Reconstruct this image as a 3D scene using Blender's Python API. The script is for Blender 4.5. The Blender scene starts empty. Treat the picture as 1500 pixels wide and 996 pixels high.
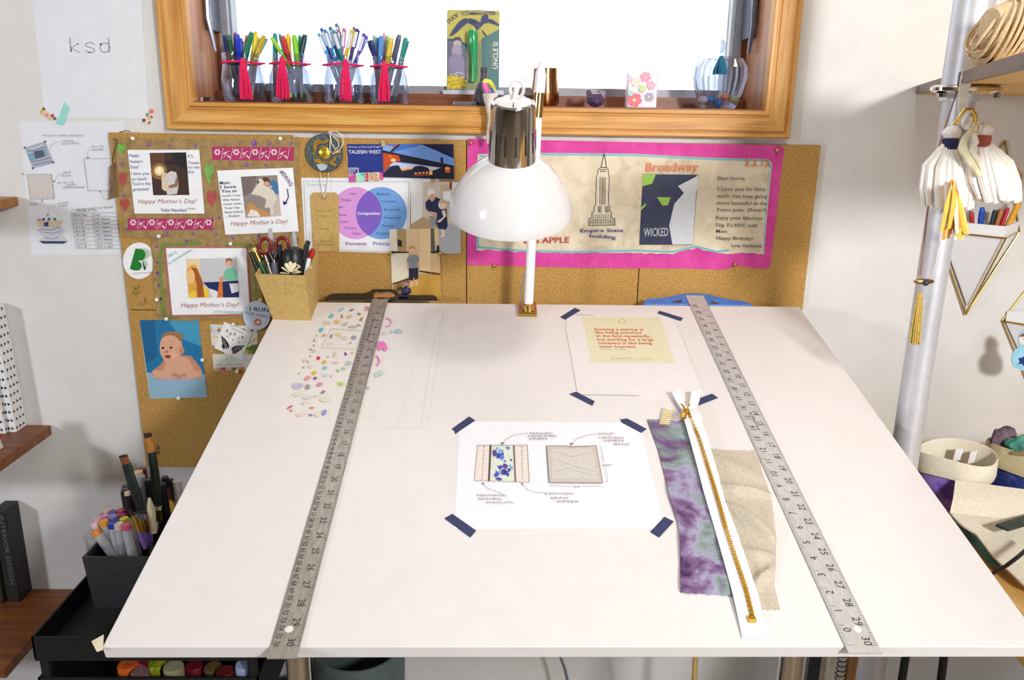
import bpy, bmesh, math, random
from mathutils import Vector as V, Matrix

random.seed(11)
scene = bpy.context.scene
col = scene.collection
PI = math.pi

# ------------------------------------------------------------------ camera
F, PITCH, YAW, ROLL, ZC = 1197.1, 0.26929, 0.025195, 0.015208, 1.31
_f0 = V((math.sin(YAW), math.cos(YAW), 0)); _r0 = V((math.cos(YAW), -math.sin(YAW), 0)); _u0 = V((0, 0, 1))
CF = _f0 * math.cos(PITCH) - _u0 * math.sin(PITCH)
_u = _u0 * math.cos(PITCH) + _f0 * math.sin(PITCH)
CR = _r0 * math.cos(ROLL) + _u * math.sin(ROLL)
CU = _u * math.cos(ROLL) - _r0 * math.sin(ROLL)
CAM = V((0, 0, ZC))
cd = bpy.data.cameras.new('camera'); cam = bpy.data.objects.new('camera', cd); col.objects.link(cam)
cd.sensor_width = 36.0; cd.lens = F / 1500 * 36.0; cd.clip_start = 0.02
m = Matrix((CR, CU, -CF)).transposed().to_4x4(); m.translation = CAM
cam.matrix_world = m
scene.camera = cam

# ------------------------------------------------------------------ light and exposure
scene.view_settings.view_transform = 'Standard'; scene.view_settings.look = 'None'
scene.view_settings.gamma = 1.0; scene.view_settings.use_curve_mapping = False
scene.view_settings.exposure = 0.10
world = bpy.data.worlds.new('sky'); scene.world = world; world.use_nodes = True
bg = world.node_tree.nodes['Background']; bg.inputs[0].default_value = (0.90, 0.95, 1.0, 1); bg.inputs[1].default_value = 2.4

def area(name, loc, target, size, power, colr):
    ld = bpy.data.lights.new(name, 'AREA'); ld.shape = 'DISK'; ld.size = size; ld.energy = power; ld.color = colr
    o = bpy.data.objects.new(name, ld); col.objects.link(o); o.location = loc
    o.rotation_euler = (V(target) - V(loc)).to_track_quat('-Z', 'Y').to_euler()
    return o
area('ceiling_light', (0.42, 0.75, 2.44), (0.30, 0.85, 0.0), 0.35, 6.0, (1.0, 0.93, 0.84))
area('window_light_left', (-2.35, -0.55, 1.50), (-0.7, 1.47, 1.0), 0.26, 25.0, (0.86, 0.92, 1.0))
area('room_light_right', (0.98, -0.75, 1.80), (0.85, 1.47, 1.15), 0.26, 36.0, (1.0, 0.99, 0.97))

# ------------------------------------------------------------------ pixels of the photograph to points on real planes
WY = 1.503
T = 0.235412
DA = V((-0.378345, 0.697663, ZC - 0.507301)); DW, DD = 0.936634, 0.762
DV = V((0, math.cos(T), math.sin(T))); DN = V((0, -math.sin(T), math.cos(T)))
def ray(x, y): return CF + CR * ((x - 750) / F) - CU * ((y - 498) / F)
def PY(x, y, Y): d = ray(x, y); return CAM + d * (Y / d.y)
def PZ(x, y, Z): d = ray(x, y); return CAM + d * ((Z - ZC) / d.z)
def W(x, y, off=0.0): return PY(x, y, WY - off)
def K(x, y, h=0.0):
    d = ray(x, y); return CAM + d * ((DA + DN * h - CAM).dot(DN) / d.dot(DN))
def DP(u, v, h=0.0): return DA + V((u, 0, 0)) + DV * v + DN * h      # desk coordinates: u across, v from the front edge back
def DUV(p): q = p - DA; return q.x, q.dot(DV)
def crop(x0, y0, s): return lambda x, y: (x0 + x * s, y0 + y * s)
IDN = lambda x, y: (x, y)

# ------------------------------------------------------------------ materials
def lin(c):
    out = []
    for v in c[:3]:
        v = v / 255.0
        out.append(v / 12.92 if v <= 0.04045 else ((v + 0.055) / 1.055) ** 2.4)
    return (out[0], out[1], out[2], 1.0)
_mats = {}
def newmat(name):
    m = bpy.data.materials.new(name); m.use_nodes = True
    nt = m.node_tree; b = nt.nodes['Principled BSDF']
    return m, nt, b
def nd(nt, t, **kw):
    n = nt.nodes.new(t)
    for k, v in kw.items(): setattr(n, k, v)
    return n
def coords(nt, scale=(1, 1, 1)):
    tc = nd(nt, 'ShaderNodeTexCoord'); mp = nd(nt, 'ShaderNodeMapping')
    mp.inputs['Scale'].default_value = scale
    nt.links.new(tc.outputs['Object'], mp.inputs['Vector']); return mp.outputs['Vector']
def noise(nt, vec, scale, detail=3, rough=0.5, dist=0.0):
    n = nd(nt, 'ShaderNodeTexNoise'); n.inputs['Scale'].default_value = scale; n.inputs['Detail'].default_value = detail
    n.inputs['Roughness'].default_value = rough; n.inputs['Distortion'].default_value = dist
    nt.links.new(vec, n.inputs['Vector']); return n.outputs['Fac']
def ramp(nt, fac, stops):
    r = nd(nt, 'ShaderNodeValToRGB'); e = r.color_ramp.elements
    while len(e) < len(stops): e.new(0.5)
    for el, (p, c) in zip(e, stops): el.position = p; el.color = lin(c)
    nt.links.new(fac, r.inputs['Fac']); return r.outputs['Color']
def bump(nt, b, fac, strength, dist=0.001):
    n = nd(nt, 'ShaderNodeBump'); n.inputs['Strength'].default_value = strength; n.inputs['Distance'].default_value = dist
    nt.links.new(fac, n.inputs['Height']); nt.links.new(n.outputs['Normal'], b.inputs['Normal'])
def plain(c, rough=0.5, metal=0.0, var=0.06, scale=60, trans=0.0, spec=None, bmp=0.0):
    key = ('plain', tuple(c), rough, metal, var, scale, trans, spec, bmp)
    if key in _mats: return _mats[key]
    m, nt, b = newmat('surface')
    vec = coords(nt); f = noise(nt, vec, scale)
    lo = tuple(max(0, v * (1 - var)) for v in c); hi = tuple(min(255, v * (1 + var)) for v in c)
    nt.links.new(ramp(nt, f, [(0.3, lo), (0.7, hi)]), b.inputs['Base Color'])
    b.inputs['Roughness'].default_value = rough; b.inputs['Metallic'].default_value = metal
    if trans: b.inputs['Transmission Weight'].default_value = trans
    if spec is not None: b.inputs['Specular IOR Level'].default_value = spec
    if bmp: bump(nt, b, f, bmp)
    _mats[key] = m; return m
def wood(c1, c2, c3, axis, sc=9.0, rough=0.42):
    key = ('wood', c1, c2, c3, axis, sc, rough)
    if key in _mats: return _mats[key]
    m, nt, b = newmat('wood')
    s = [1.0, 1.0, 1.0]; s['xyz'.index(axis)] = 0.045
    vec = coords(nt, tuple(s)); f = noise(nt, vec, sc * 10, 6, 0.62, 0.4); g = noise(nt, vec, sc * 55, 2, 0.5)
    mx = nd(nt, 'ShaderNodeMath', operation='MULTIPLY_ADD'); nt.links.new(g, mx.inputs[0]); mx.inputs[1].default_value = 0.35
    nt.links.new(f, mx.inputs[2])
    nt.links.new(ramp(nt, mx.outputs[0], [(0.42, c1), (0.66, c2), (0.88, c3)]), b.inputs['Base Color'])
    b.inputs['Roughness'].default_value = rough; bump(nt, b, mx.outputs[0], 0.15)
    _mats[key] = m; return m
def speckle(name, stops, scale, rough=0.9, bmp=0.3, detail=5, aniso=(1, 1, 1), dist=0.0, spec=0.3):
    m, nt, b = newmat(name); vec = coords(nt, aniso); f = noise(nt, vec, scale, detail, 0.65, dist)
    nt.links.new(ramp(nt, f, stops), b.inputs['Base Color']); b.inputs['Roughness'].default_value = rough
    b.inputs['Specular IOR Level'].default_value = spec
    if bmp: bump(nt, b, f, bmp)
    return m
def metal(c, rough=0.25, key=None):
    k = ('metal', c, rough)
    if k in _mats: return _mats[k]
    m, nt, b = newmat('metal'); vec = coords(nt, (1, 1, 0.06)); f = noise(nt, vec, 400, 2)
    lo = tuple(v * 0.93 for v in c)
    nt.links.new(ramp(nt, f, [(0.3, lo), (0.7, c)]), b.inputs['Base Color'])
    b.inputs['Metallic'].default_value = 1.0; b.inputs['Roughness'].default_value = rough
    _mats[k] = m; return m
def glassy(name, tint=(255, 255, 255), edge=0.55, rough=0.05):
    m = bpy.data.materials.new(name); m.use_nodes = True; nt = m.node_tree; nt.nodes.clear()
    out = nd(nt, 'ShaderNodeOutputMaterial'); tr = nd(nt, 'ShaderNodeBsdfTransparent'); gl = nd(nt, 'ShaderNodeBsdfGlossy')
    mx = nd(nt, 'ShaderNodeMixShader'); lw = nd(nt, 'ShaderNodeLayerWeight'); lw.inputs['Blend'].default_value = 0.25
    pw = nd(nt, 'ShaderNodeMath', operation='MULTIPLY'); nt.links.new(lw.outputs['Facing'], pw.inputs[0]); pw.inputs[1].default_value = edge
    vec = coords(nt); f = noise(nt, vec, 30, 2)
    nt.links.new(ramp(nt, f, [(0.2, tuple(v * 0.98 for v in tint)), (0.8, tint)]), tr.inputs['Color'])
    gl.inputs['Roughness'].default_value = rough; gl.inputs['Color'].default_value = (0.95, 0.97, 1.0, 1)
    nt.links.new(pw.outputs[0], mx.inputs[0]); nt.links.new(tr.outputs[0], mx.inputs[1]); nt.links.new(gl.outputs[0], mx.inputs[2])
    nt.links.new(mx.outputs[0], out.inputs['Surface'])
    return m
def printmat(rough=0.45, spec=0.4):
    m, nt, b = newmat('printed_ink'); a = nd(nt, 'ShaderNodeAttribute', attribute_name='ink')
    vec = coords(nt); f = noise(nt, vec, 300, 2)
    mx = nd(nt, 'ShaderNodeMix', data_type='RGBA', blend_type='MULTIPLY'); mx.inputs[0].default_value = 1.0
    nt.links.new(a.outputs['Color'], mx.inputs[6]); nt.links.new(ramp(nt, f, [(0.25, (240, 240, 240)), (0.7, (255, 255, 255))]), mx.inputs[7])
    nt.links.new(mx.outputs[2], b.inputs['Base Color']); b.inputs['Roughness'].default_value = rough
    b.inputs['Specular IOR Level'].default_value = spec
    return m
INK = printmat()

M_wall = speckle('wall_paint', [(0.3, (214, 212, 210)), (0.7, (222, 220, 217))], 18, 0.75, 0.05)
M_ceil = speckle('ceiling_paint', [(0.3, (176, 174, 170)), (0.7, (186, 184, 180))], 18, 0.9, 0.05)
M_room = speckle('taupe_paint', [(0.3, (128, 116, 104)), (0.7, (138, 126, 114))], 18, 0.85, 0.05)
M_floor = speckle('dark_floor', [(0.3, (132, 112, 90)), (0.7, (150, 130, 106))], 14, 0.6, 0.1)
M_desk = speckle('white_laminate', [(0.3, (226, 221, 219)), (0.7, (230, 225, 223))], 25, 0.32, 0.0, spec=0.45)
M_cork = speckle('cork', [(0.30, (146, 106, 50)), (0.5, (180, 138, 74)), (0.72, (204, 166, 102))], 380, 0.95, 0.35, 4)
OAK = ((172, 112, 42), (204, 146, 68), (224, 174, 100))
REDW = ((96, 50, 28), (126, 70, 40), (150, 90, 56))
M_brownpaper = speckle('brown_handmade_paper', [(0.3, (134, 106, 66)), (0.5, (158, 130, 86)), (0.75, (180, 150, 104))], 55, 0.95, 0.4)
M_parch = speckle('cream_handmade_paper', [(0.28, (190, 174, 146)), (0.5, (216, 202, 176)), (0.75, (230, 218, 196))], 22, 0.95, 0.3, dist=1.0)
M_paper = plain((240, 240, 242), 0.7, var=0.012, scale=30)
M_paperw = plain((224, 225, 230), 0.7, var=0.012, scale=30)
M_kraft = speckle('kraft_board', [(0.3, (176, 144, 84)), (0.7, (198, 166, 104))], 160, 0.85, 0.1)
M_steel = metal((176, 174, 170), 0.30)
M_chrome = metal((226, 224, 220), 0.07)
M_brass = metal((214, 176, 96), 0.22)
M_white = plain((240, 240, 242), 0.18, var=0.01)
M_glass = glassy('clear_glass', (252, 253, 254), 0.30)
M_jar = glassy('jar_glass', (238, 242, 249), 0.85, 0.10)

# ------------------------------------------------------------------ mesh building
class MB:
    def __init__(s): s.v = []; s.f = []; s.c = []
    def add(s, vs, fs, c=None):
        o = len(s.v); s.v += [V(p) for p in vs]
        for f in fs: s.f.append([o + i for i in f]); s.c.append(c)
        return s
    def box(s, lo, hi, c=None):
        a, b, d = lo; e, g, h = hi
        s.add([(a, b, d), (e, b, d), (e, g, d), (a, g, d), (a, b, h), (e, b, h), (e, g, h), (a, g, h)],
              [(0, 3, 2, 1), (4, 5, 6, 7), (0, 1, 5, 4), (1, 2, 6, 5), (2, 3, 7, 6), (3, 0, 4, 7)], c); return s
    def hexa(s, q, r, c=None):
        s.add(list(q) + list(r), [(0, 3, 2, 1), (4, 5, 6, 7), (0, 1, 5, 4), (1, 2, 6, 5), (2, 3, 7, 6), (3, 0, 4, 7)], c); return s
    def prism(s, pts, ext, c=None):
        n = len(pts); ext = V(ext); a = [V(p) for p in pts]; b = [p + ext for p in a]
        s.add(a + b, [list(range(n))[::-1], list(range(n, 2 * n))] + [(i, (i + 1) % n, n + (i + 1) % n, n + i) for i in range(n)], c); return s
    def face(s, pts, c=None): s.add(pts, [list(range(len(pts)))], c); return s
    def tube(s, path, r, n=8, c=None, cap=True, flat=1.0):
        path = [V(p) for p in path]; k = len(path); rs = r if isinstance(r, (list, tuple)) else [r] * k
        vs = []; fs = []; t0 = (path[1] - path[0]).normalized()
        ref = V((0, 0, 1)) if abs(t0.z) < 0.9 else V((0, 1, 0))
        x = t0.cross(ref).normalized()
        for i, p in enumerate(path):
            t = (path[min(i + 1, k - 1)] - path[max(i - 1, 0)]).normalized()
            x = (x - t * x.dot(t)).normalized(); y = t.cross(x)
            for j in range(n):
                a = 2 * PI * j / n; vs.append(p + x * (math.cos(a) * rs[i]) + y * (math.sin(a) * rs[i] * flat))
        for i in range(k - 1):
            for j in range(n): fs.append((i * n + j, i * n + (j + 1) % n, (i + 1) * n + (j + 1) % n, (i + 1) * n + j))
        if cap: fs.append(tuple(range(n))[::-1]); fs.append(tuple((k - 1) * n + j for j in range(n)))
        s.add(vs, fs, c); return s
    def lathe(s, prof, o, axis=(0, 0, 1), n=24, c=None, sx=1.0, sy=1.0, xdir=None):
        o = V(o); ax = V(axis).normalized()
        x = V(xdir) if xdir else (V((1, 0, 0)) if abs(ax.x) < 0.9 else V((0, 1, 0)))
        x = (x - ax * x.dot(ax)).normalized(); y = ax.cross(x); vs = []; fs = []
        for (r, h) in prof:
            for j in range(n):
                a = 2 * PI * j / n; vs.append(o + ax * h + x * (math.cos(a) * r * sx) + y * (math.sin(a) * r * sy))
        for i in range(len(prof) - 1):
            for j in range(n): fs.append((i * n + j, i * n + (j + 1) % n, (i + 1) * n + (j + 1) % n, (i + 1) * n + j))
        s.add(vs, fs, c); return s
    def ball(s, o, r, nu=14, nv=9, c=None):
        o = V(o); r = (r, r, r) if not isinstance(r, (tuple, list)) else r; vs = []; fs = []
        for i in range(nv + 1):
            t = PI * i / nv
            for j in range(nu):
                a = 2 * PI * j / nu; vs.append(o + V((math.sin(t) * math.cos(a) * r[0], math.sin(t) * math.sin(a) * r[1], math.cos(t) * r[2])))
        for i in range(nv):
            for j in range(nu): fs.append((i * nu + j, (i + 1) * nu + j, (i + 1) * nu + (j + 1) % nu, i * nu + (j + 1) % nu))
        s.add(vs, fs, c); return s
    def build(s, name, mat, parent=None, smooth=False, label=None, cat=None, group=None, kind=None, bevel=0, loc=None):
        if loc is None:
            if parent is None:
                xs = [p.x for p in s.v]; ys = [p.y for p in s.v]; zs = [p.z for p in s.v]
                loc = V(((min(xs) + max(xs)) / 2, (min(ys) + max(ys)) / 2, min(zs)))
            else: loc = wloc(parent)
        loc = V(loc)
        me = bpy.data.meshes.new(name); me.from_pydata([tuple(p - loc) for p in s.v], [], s.f)
        if any(c is not None for c in s.c):
            at = me.color_attributes.new('ink', 'FLOAT_COLOR', 'CORNER'); i = 0
            for pi, p in enumerate(me.polygons):
                cc = lin(s.c[pi] or (255, 255, 255))
                for li in p.loop_indices: at.data[li].color = cc
        bm = bmesh.new(); bm.from_mesh(me); bmesh.ops.remove_doubles(bm, verts=bm.verts, dist=1e-7) if not any(s.c) else None
        if not any(s.c): bmesh.ops.recalc_face_normals(bm, faces=bm.faces)
        bm.to_mesh(me); bm.free()
        if smooth:
            for p in me.polygons: p.use_smooth = True
            try: me.set_sharp_from_angle(angle=math.radians(40))
            except Exception: pass
        me.materials.append(mat)
        o = bpy.data.objects.new(name, me); col.objects.link(o)
        if parent is not None:
            o.parent = parent; o.location = loc - wloc(parent)
        else: o.location = loc
        o['_w'] = tuple(loc)
        if bevel:
            bv = o.modifiers.new('bevel', 'BEVEL'); bv.width = bevel; bv.segments = 2; bv.limit_method = 'ANGLE'
        tag(o, label, cat, group, kind); return o
def wloc(o): return V(o['_w'])
def tag(o, label=None, cat=None, group=None, kind=None):
    if label: o['label'] = label
    if cat: o['category'] = cat
    if group: o['group'] = group
    if kind: o['kind'] = kind
    return o
def empty(name, loc, label=None, cat=None, group=None, kind=None, parent=None):
    o = bpy.data.objects.new(name, None); col.objects.link(o); loc = V(loc); o['_w'] = tuple(loc)
    o.empty_display_size = 0.02
    if parent is not None: o.parent = parent; o.location = loc - wloc(parent)
    else: o.location = loc
    return tag(o, label, cat, group, kind)

# ------------------------------------------------------------------ lettering
_gl = {}
def glyphs(s, bold=0.0, shear=0.0):
    k = (s, bold, shear)
    if k in _gl: return _gl[k]
    cu = bpy.data.curves.new('t', 'FONT'); cu.body = s; cu.resolution_u = 2; cu.offset = bold; cu.shear = shear; cu.fill_mode = 'FRONT'
    ob = bpy.data.objects.new('t', cu); col.objects.link(ob)
    me = bpy.data.meshes.new_from_object(ob.evaluated_get(bpy.context.evaluated_depsgraph_get()))
    vs = [(v.co.x, v.co.y) for v in me.vertices]; fs = [tuple(p.vertices) for p in me.polygons]
    bpy.data.objects.remove(ob); bpy.data.curves.remove(cu); bpy.data.meshes.remove(me)
    if not vs: vs = [(0, 0), (1, 0), (1, 1)]; fs = []
    x0 = min(v[0] for v in vs); w = max(v[0] for v in vs) - x0
    cap = 0.69
    out = ([((x - x0) / w, y / cap) for x, y in vs], fs, w / cap)
    _gl[k] = out; return out
VPW, VPD = (680, 4850), (726, -160)
class Ink:
    """flat print: polygons and lettering laid on a plane, a hair above one another"""
    def __init__(s, plane, off, cr=IDN, unit=1.0, step=0.00005):
        s.plane = plane; s.off = off; s.cr = cr; s.u = unit; s.mb = MB(); s.tx = MB(); s.step = step; s.cropped = []
    def at(s, cr, unit): s.cr = cr; s.u = unit; return s
    def _pt(s, x, y, o): return s.plane(x, y, o)
    def p(s, c, pts, raw=False):
        pts = [q if raw else s.cr(*q) for q in pts]; s.off += s.step
        s.mb.face([s._pt(x, y, s.off) for x, y in pts], c); return s
    def e(s, c, cx, cy, rx, ry=None, rot=0.0, n=18):
        ry = ry or rx; pts = []
        for i in range(n):
            a = 2 * PI * i / n; x = rx * math.cos(a); y = ry * math.sin(a)
            pts.append((cx + x * math.cos(rot) - y * math.sin(rot), cy + x * math.sin(rot) + y * math.cos(rot)))
        return s.p(c, pts)
    def l(s, c, w, pts, close=False):
        pts = list(pts) + ([pts[0]] if close else []); s.off += s.step
        for (x0, y0), (x1, y1) in zip(pts, pts[1:]):
            dx, dy = x1 - x0, y1 - y0; L = math.hypot(dx, dy) or 1; nx, ny = -dy / L * w / 2, dx / L * w / 2
            q = [(x0 + nx, y0 + ny), (x1 + nx, y1 + ny), (x1 - nx, y1 - ny), (x0 - nx, y0 - ny)]
            s.mb.face([s._pt(*s.cr(*t), s.off) for t in q], c)
        return s
    def t(s, c, txt, x0, y0, x1, y1, h, bold=0.0, perp=False, it=0.0):
        a = s.cr(x0, y0); b = s.cr(x1, y1); h = h * s.u
        if perp:
            dx, dy = b[0] - a[0], b[1] - a[1]; L = math.hypot(dx, dy); up = (dy / L, -dx / L)
        else:
            vp = VPD if s.plane is K else VPW
            dx, dy = (vp[0] - a[0], vp[1] - a[1]) if s.plane is K else (a[0] - vp[0], a[1] - vp[1]); L = math.hypot(dx, dy); up = (dx / L, dy / L)
        vs, fs, asp = glyphs(txt, bold, it)
        o = s.off + 0.0001
        s.tx.add([s._pt(a[0] + u * (b[0] - a[0]) + v * h * up[0], a[1] + u * (b[1] - a[1]) + v * h * up[1], o) for u, v in vs], fs, c)
        return s
    def done(s, parent, name='print', tname='lettering'):
        r = None
        if s.mb.v: r = s.mb.build(name, INK, parent)
        if s.tx.v: s.tx.build(tname, INK, parent, kind='stuff')
        return r
def sheet(name, pts, plane, off, th, mat, parent=None, cr=IDN, **kw):
    pts = [cr(*p) for p in pts]
    n = DN if plane is K else V((0, -1, 0))
    return MB().prism([plane(x, y, off) for x, y in pts], n * th).build(name, mat, parent, **kw)
def rough_edge(pts, amp, step=6):
    out = []
    for (x0, y0), (x1, y1) in zip(pts, pts[1:] + pts[:1]):
        L = math.hypot(x1 - x0, y1 - y0); k = max(1, int(L / step))
        for i in range(k):
            t = i / k; a = amp if 0 < i else 0
            out.append((x0 + (x1 - x0) * t + random.uniform(-a, a), y0 + (y1 - y0) * t + random.uniform(-a, a)))
    return out
def tassel(parent, top, ln, r0, r1, mat, n=26, head=True, name='tassel', sway=(0, 0), flat=0.6, r=0.0011, hmat=None):
    top = V(top); mb = MB()
    for i in range(n):
        a = 2 * PI * i / n + random.uniform(-.2, .2); q = math.sqrt(random.random())
        d = V((math.cos(a), math.sin(a) * flat, 0)) ; l = ln * random.uniform(0.93, 1.0)
        mb.tube([top - V((0, 0, ln * 0.1)) + d * r0 * 0.5 * q, top + d * r0 * q - V((0, 0, l * 0.35)) + V((sway[0] * .3, sway[1] * .3, 0)),
                 top + d * r1 * q + V((sway[0] * .7, sway[1] * .7, -l * 0.75)), top + d * r1 * (q * 1.05) + V((sway[0], sway[1], -l))], r, 5)
    o = mb.build(name, mat, parent, smooth=True)
    if head: MB().ball(top - V((0, 0, ln * 0.08)), (r0 * 0.62, r0 * 0.5, ln * 0.1)).build('tassel_knot', hmat or mat, parent, smooth=True)
    return o
# ================================================================== the setting
ZREL = ZC
tin_l = W(283, 149, .02); tin_r = W(1121, 163, .02); tout_l = W(243, 190, .02); tout_r = W(1158, 203, .02)
XL, XR = tin_l.x, tin_r.x; XO_L, XO_R = tout_l.x, tout_r.x
ZO = (tout_l.z + tout_r.z) / 2; ZI = (tin_l.z + tin_r.z) / 2
ZS = PY(360, 149.5, 1.555).z                                  # sill height
WT = ZI + 0.80                                             # top of the window, above the frame
SASHY = 1.63
RX0, RX1, RY0, RZ = -2.45, 2.3, -1.9, 2.5
# back wall with the opening: four blocks of one wall mesh
wb = MB()
wb.box((RX0, WY, 0), (XL - .012, WY + .2, RZ)); wb.box((XR + .012, WY, 0), (RX1, WY + .2, RZ))
wb.box((XL - .012, WY, 0), (XR + .012, WY + .2, ZS - 0.022)); wb.box((XL - .012, WY, WT + .012), (XR + .012, WY + .2, RZ))
wb.build('wall_back', M_wall, kind='structure')
MB().box((RX0, RY0, -.05), (RX1, WY + .2, 0)).build('floor', M_floor, kind='structure')
MB().box((RX0, RY0, RZ), (RX1, WY + .2, RZ + .05)).build('ceiling', M_ceil, kind='structure')
MB().box((RX0 - .1, RY0, 0), (RX0, WY + .2, RZ)).build('wall_left', M_room, kind='structure')
MB().box((RX1, RY0, 0), (RX1 + .1, WY + .2, RZ)).build('wall_right', M_room, kind='structure')
wf = MB(); OX0, OX1, OZ0, OZ1 = .60, 2.25, .25, 2.25          # unseen wall added behind the viewer to cut sky light, right opening admits some
wf.box((RX0, RY0 - .1, 0), (OX0, RY0, RZ)); wf.box((OX1, RY0 - .1, 0), (RX1, RY0, RZ)); wf.box((OX0, RY0 - .1, 0), (OX1, RY0, OZ0)); wf.box((OX0, RY0 - .1, OZ1), (OX1, RY0, RZ))
wf.build('wall_light_block', M_room, kind='structure')
MB().box((RX0, WY - .014, 0), (RX1, WY, .09)).build('baseboard_back', plain((210, 208, 204), .5), kind='structure')

# ------------------------------------------------------------------ window: trim, jambs, sill, sash, pane, latches
win = empty('window_1', ((XL + XR) / 2, WY, ZS), kind='structure')
wbot = ZI - ZO; wl = XL - XO_L; wr = XO_R - XR; ZT = WT + wbot
A0, A1, A2, A3 = V((XO_L, WY, ZO)), V((XO_R, WY, ZO)), V((XO_R, WY, ZT)), V((XO_L, WY, ZT))
def trim4(a, b, inw, w, axis, e0, e1):
    prof = [(0, .0), (0, .016), (.05, .019), (.16, .019), (.19, .0165), (.23, .0165), (.27, .020), (.72, .020), (.76, .0175), (.82, .0175), (.86, .0205), (.97, .0205), (1.0, .017), (1.0, 0)]
    n = len(prof); d = (b - a).normalized(); vs = []
    for e, off in ((a, e0), (b, -e1)):
        for t, h in prof: vs.append(e + inw * (t * w) + d * (off * t) + V((0, -h, 0)))
    fs = [(i, (i + 1) % n, n + (i + 1) % n, n + i) for i in range(n)] + [list(range(n)), list(range(n, 2 * n))[::-1]]
    MB().add(vs, fs).build('trim_board', wood(*OAK, axis, 7.0), win)
trim4(A0, A1, V((0, 0, 1)), wbot, 'x', wl, wr)
trim4(A3, A2, V((0, 0, -1)), wbot, 'x', wl, wr)
trim4(A0, A3, V((1, 0, 0)), wl, 'z', wbot, wbot)
trim4(A1, A2, V((-1, 0, 0)), wr, 'z', wbot, wbot)
MB().box((XL, WY - .016, ZS - .022), (XR, SASHY + .06, ZS)).build('sill', wood(*REDW, 'x', 6), win)
MB().box((XL - .012, WY, ZS), (XL, SASHY + .06, WT)).build('jamb', wood((150, 96, 62), (172, 116, 80), (190, 136, 98), 'z', 6), win)
MB().box((XR, WY, ZS), (XR + .012, SASHY + .06, WT)).build('jamb', wood((150, 96, 62), (172, 116, 80), (190, 136, 98), 'z', 6), win)
MB().box((XL, WY, WT), (XR, SASHY + .06, WT + .012)).build('jamb', wood((150, 96, 62), (172, 116, 80), (190, 136, 98), 'x', 6), win)
sx0 = PY(325, 100, SASHY).x; sx1 = PY(335, 100, SASHY).x; sx2 = PY(349, 100, SASHY).x
tx0 = PY(1083, 100, SASHY).x; tx1 = PY(1074, 100, SASHY).x; tx2 = PY(1060, 100, SASHY).x
zst = PY(960, 143, SASHY).z; zsr = PY(960, 131, SASHY).z
M_grey = plain((150, 150, 158), .4, var=.03); M_vinyl = plain((214, 224, 234), .35, var=.02)
MB().box((XL, SASHY - .025, ZS), (XR, SASHY + .03, zst)).build('window_stop', wood(*REDW, 'x', 6), win)
MB().box((XL, SASHY, zst), (sx0, SASHY + .03, WT)).build('window_stop', wood(*REDW, 'z', 6), win)
MB().box((tx0, SASHY, zst), (XR, SASHY + .03, WT)).build('window_stop', wood(*REDW, 'z', 6), win)
MB().box((sx0, SASHY, zst), (sx1, SASHY + .03, WT)).build('sash_rail', M_grey, win)
MB().box((tx1, SASHY, zst), (tx0, SASHY + .03, WT)).build('sash_rail', M_grey, win)
MB().box((sx1, SASHY, zst), (tx1, SASHY + .03, zsr)).build('sash_rail', M_grey, win)
MB().box((sx1, SASHY + .012, zsr), (sx2, SASHY + .035, WT)).box((sx1 + (sx2 - sx1) * .55, SASHY + .004, zsr), (sx1 + (sx2 - sx1) * .72, SASHY + .013, WT)).build('glazing_frame', M_vinyl, win)
MB().box((tx2, SASHY + .012, zsr), (tx1, SASHY + .035, WT)).box((tx2 + (tx1 - tx2) * .3, SASHY + .004, zsr), (tx2 + (tx1 - tx2) * .48, SASHY + .013, WT)).build('glazing_frame', M_vinyl, win)
MB().box((sx1, SASHY + .022, zsr), (tx1, SASHY + .026, WT)).build('pane', M_glass, win)
def latch(xb, y0, y1, xt, sgn):
    p0 = PY(xb, y0, 1.605); p1 = PY(xt, y1, 1.585)
    lk = empty('latch', p0, parent=win)
    MB().box((p0.x - .008, 1.58, p0.z), (p0.x + .008, SASHY, p0.z + .12)).build('latch_plate', plain((96, 100, 112), .35, .4), lk, bevel=.002)
    MB().tube([p0 + V((sgn * .004, -.03, .09)), p0 + V((sgn * .004, -.036, .02)), V((p1.x, 1.575, p1.z))], [.006, .0055, .003], 8).build('lever', plain((118, 124, 138), .3, .6), lk, smooth=True)
latch(312, 46, 76, 318, 1)
latch(1096, 58, 80, 1094, -1)

# ------------------------------------------------------------------ cork tiles
CX = [v * 1.0197 for v in (-.664, -.3495, -.0475, .2665, .576)]; CT = W(683, 204).z; CB = CT - .3166
def cork(x0, x1, z0, z1, label):
    g = .0009
    MB().box((x0 + g, WY - .010, z0 + g), (x1 - g, WY, z1 - g)).build('cork_tile', M_cork, label=label, cat='cork board', group='cork tiles on the wall', bevel=.0008)
cork(CX[0], CX[1], CB, CT + .004, 'square cork tile behind the brown paper card collage at the upper left')
cork(CX[1], CX[2], CB, CT, 'square cork tile holding the circle diagram sheet and two family snapshots')
cork(CX[2], CX[3], CB, CT, 'square cork tile behind the lamp shade and left half of pink poster')
cork(CX[3], CX[4], CB, CT, 'square cork tile at the right end, behind the right half of pink poster')
cork(CX[0], CX[1], CB - .3176, CB, 'lower cork tile with the baby portrait pinned on it')

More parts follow.
